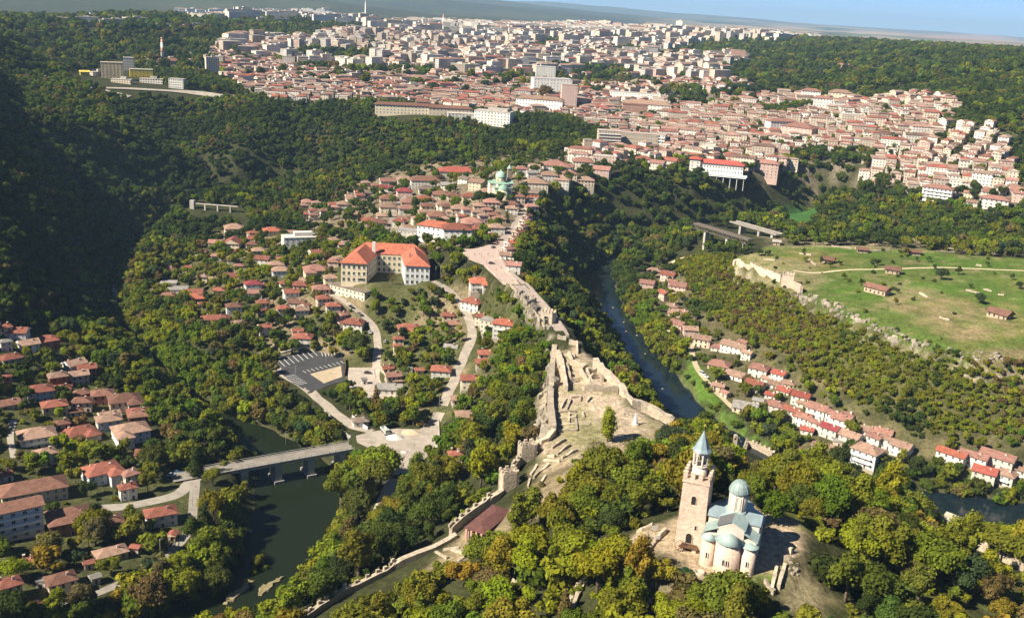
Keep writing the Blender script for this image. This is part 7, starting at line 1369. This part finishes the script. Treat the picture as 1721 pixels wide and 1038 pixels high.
forest('hill_woodland', 'green and yellowing trees covering the near slopes and gardens', rest[(kk != 'scrub') & (kk != 'dark') & (fz < 1500)])
forest('distant_woodland', 'far woods around the town', rest[(kk != 'scrub') & (kk != 'dark') & (fz >= 1500)])
print('TREES', len(FO), len(TREE_THINGS), [int((kk == k).sum()) for k in MIXES])
# ------------------------------------------------------------------ labels for houses and trees
ORD = ['first', 'second', 'third', 'fourth', 'fifth', 'sixth', 'seventh', 'eighth', 'ninth', 'tenth', 'eleventh', 'twelfth', 'thirteenth', 'fourteenth', 'fifteenth', 'sixteenth', 'seventeenth', 'eighteenth', 'nineteenth', 'twentieth']
def nth(i): return ORD[i] if i < 20 else f'{i + 1}th'
def unique(entries):
    by = {}
    for o, lab in entries: by.setdefault(lab, []).append(o)
    for lab, os_ in by.items():
        if len(os_) == 1: os_[0]['label'] = lab; continue
        os_.sort(key=lambda o: project(np.array(o.matrix_world.translation if o.parent else o.location))[0])
        for i, o in enumerate(os_): o['label'] = f'{lab}, {nth(i)} from left' 
bpy.context.view_layer.update()
unique([(o, f'{ph} {wh}') for o, ph, wh in THINGS])
for o, ph, wh in THINGS: o['group'] = 'houses ' + wh
MARK = [('the hilltop church', (1216, 930)), ('the lower square tower', (854, 815)), ('the upper square tower', (885, 768)), ('the red-roofed pavilion', (820, 885)), ('the cone monument', (1067, 712)), ('the road bridge', (480, 775)), ('the road junction', (680, 750)), ('the large school', (650, 450)), ('the car park', (520, 620)), ('the stone hut', (1606, 885)), ('the plateau gate tower', (1323, 475)), ('the long plateau shelter', (1474, 490)), ('the right plateau shelter', (1680, 530)), ('the river meadow wall', (1265, 758)), ('the curved right-hand wall', (1660, 930)), ('the gatehouse', (921, 538)), ('the long crenellated wall', (600, 992)), ('the pergola', (266, 915)), ('the cliff-edge wall', (926, 670)), ('the blue-walled gallery house', (1460, 750)), ('the square', (810, 435)), ('the pink riverside houses', (1120, 480))]
def side(dx, dy):
    a = math.degrees(math.atan2(-dy, dx)) % 360
    return ['right of', 'above and right of', 'above', 'above and left of', 'left of', 'below and left of', 'below', 'below and right of'][int((a + 22.5) // 45) % 8]
ent = []
for o, form, pal, s in TREE_THINGS:
    x, y, _ = project(np.array(o.location)); mk = min(MARK, key=lambda m_: (m_[1][0] - x)**2 + (m_[1][1] - y)**2)
    fm = {'round': 'broadleaf tree', 'cone': 'conifer', 'column': 'poplar-shaped tree', 'bare': 'thin-leaved bush'}[form]; sz = 'large ' if s > 1.15 else 'small ' if s < .6 else ''
    ent.append((o, f'{sz}{PNAME[pal]} {fm} {side(x - mk[1][0], y - mk[1][1])} {mk[0]}')); o['group'] = 'trees around ' + mk[0][4:]
unique(ent)
unique([(o, o['label']) for o in COL.objects if o.get('category') == 'person'])
# ------------------------------------------------------------------ air: one even, thin haze over the whole place
hm = bpy.data.materials.new('haze_air'); hm.use_nodes = True; n = hm.node_tree.nodes; n.clear(); pv = n.new('ShaderNodeVolumePrincipled'); out = n.new('ShaderNodeOutputMaterial'); hm.node_tree.links.new(pv.outputs[0], out.inputs['Volume'])
pv.inputs['Density'].default_value = HAZE; pv.inputs['Color'].default_value = (.45, .7, 1.0, 1); pv.inputs['Anisotropy'].default_value = 0.0
mb = MB(); zt = float(max(ZZ.max(), 400)) + 20; x0, x1, y0, y1 = GX[0] - 50, GX[-1] + 50, GY[0] - 50, GY[-1] + 50
mb.prism([(x0, y0), (x1, y0), (x1, y1), (x0, y1)], float(ZZ.min()) - 3, zt); hz_o = struct(mb.build('haze', hm), 'stuff'); hz_o['label'] = 'thin bluish haze over the far town and hills'
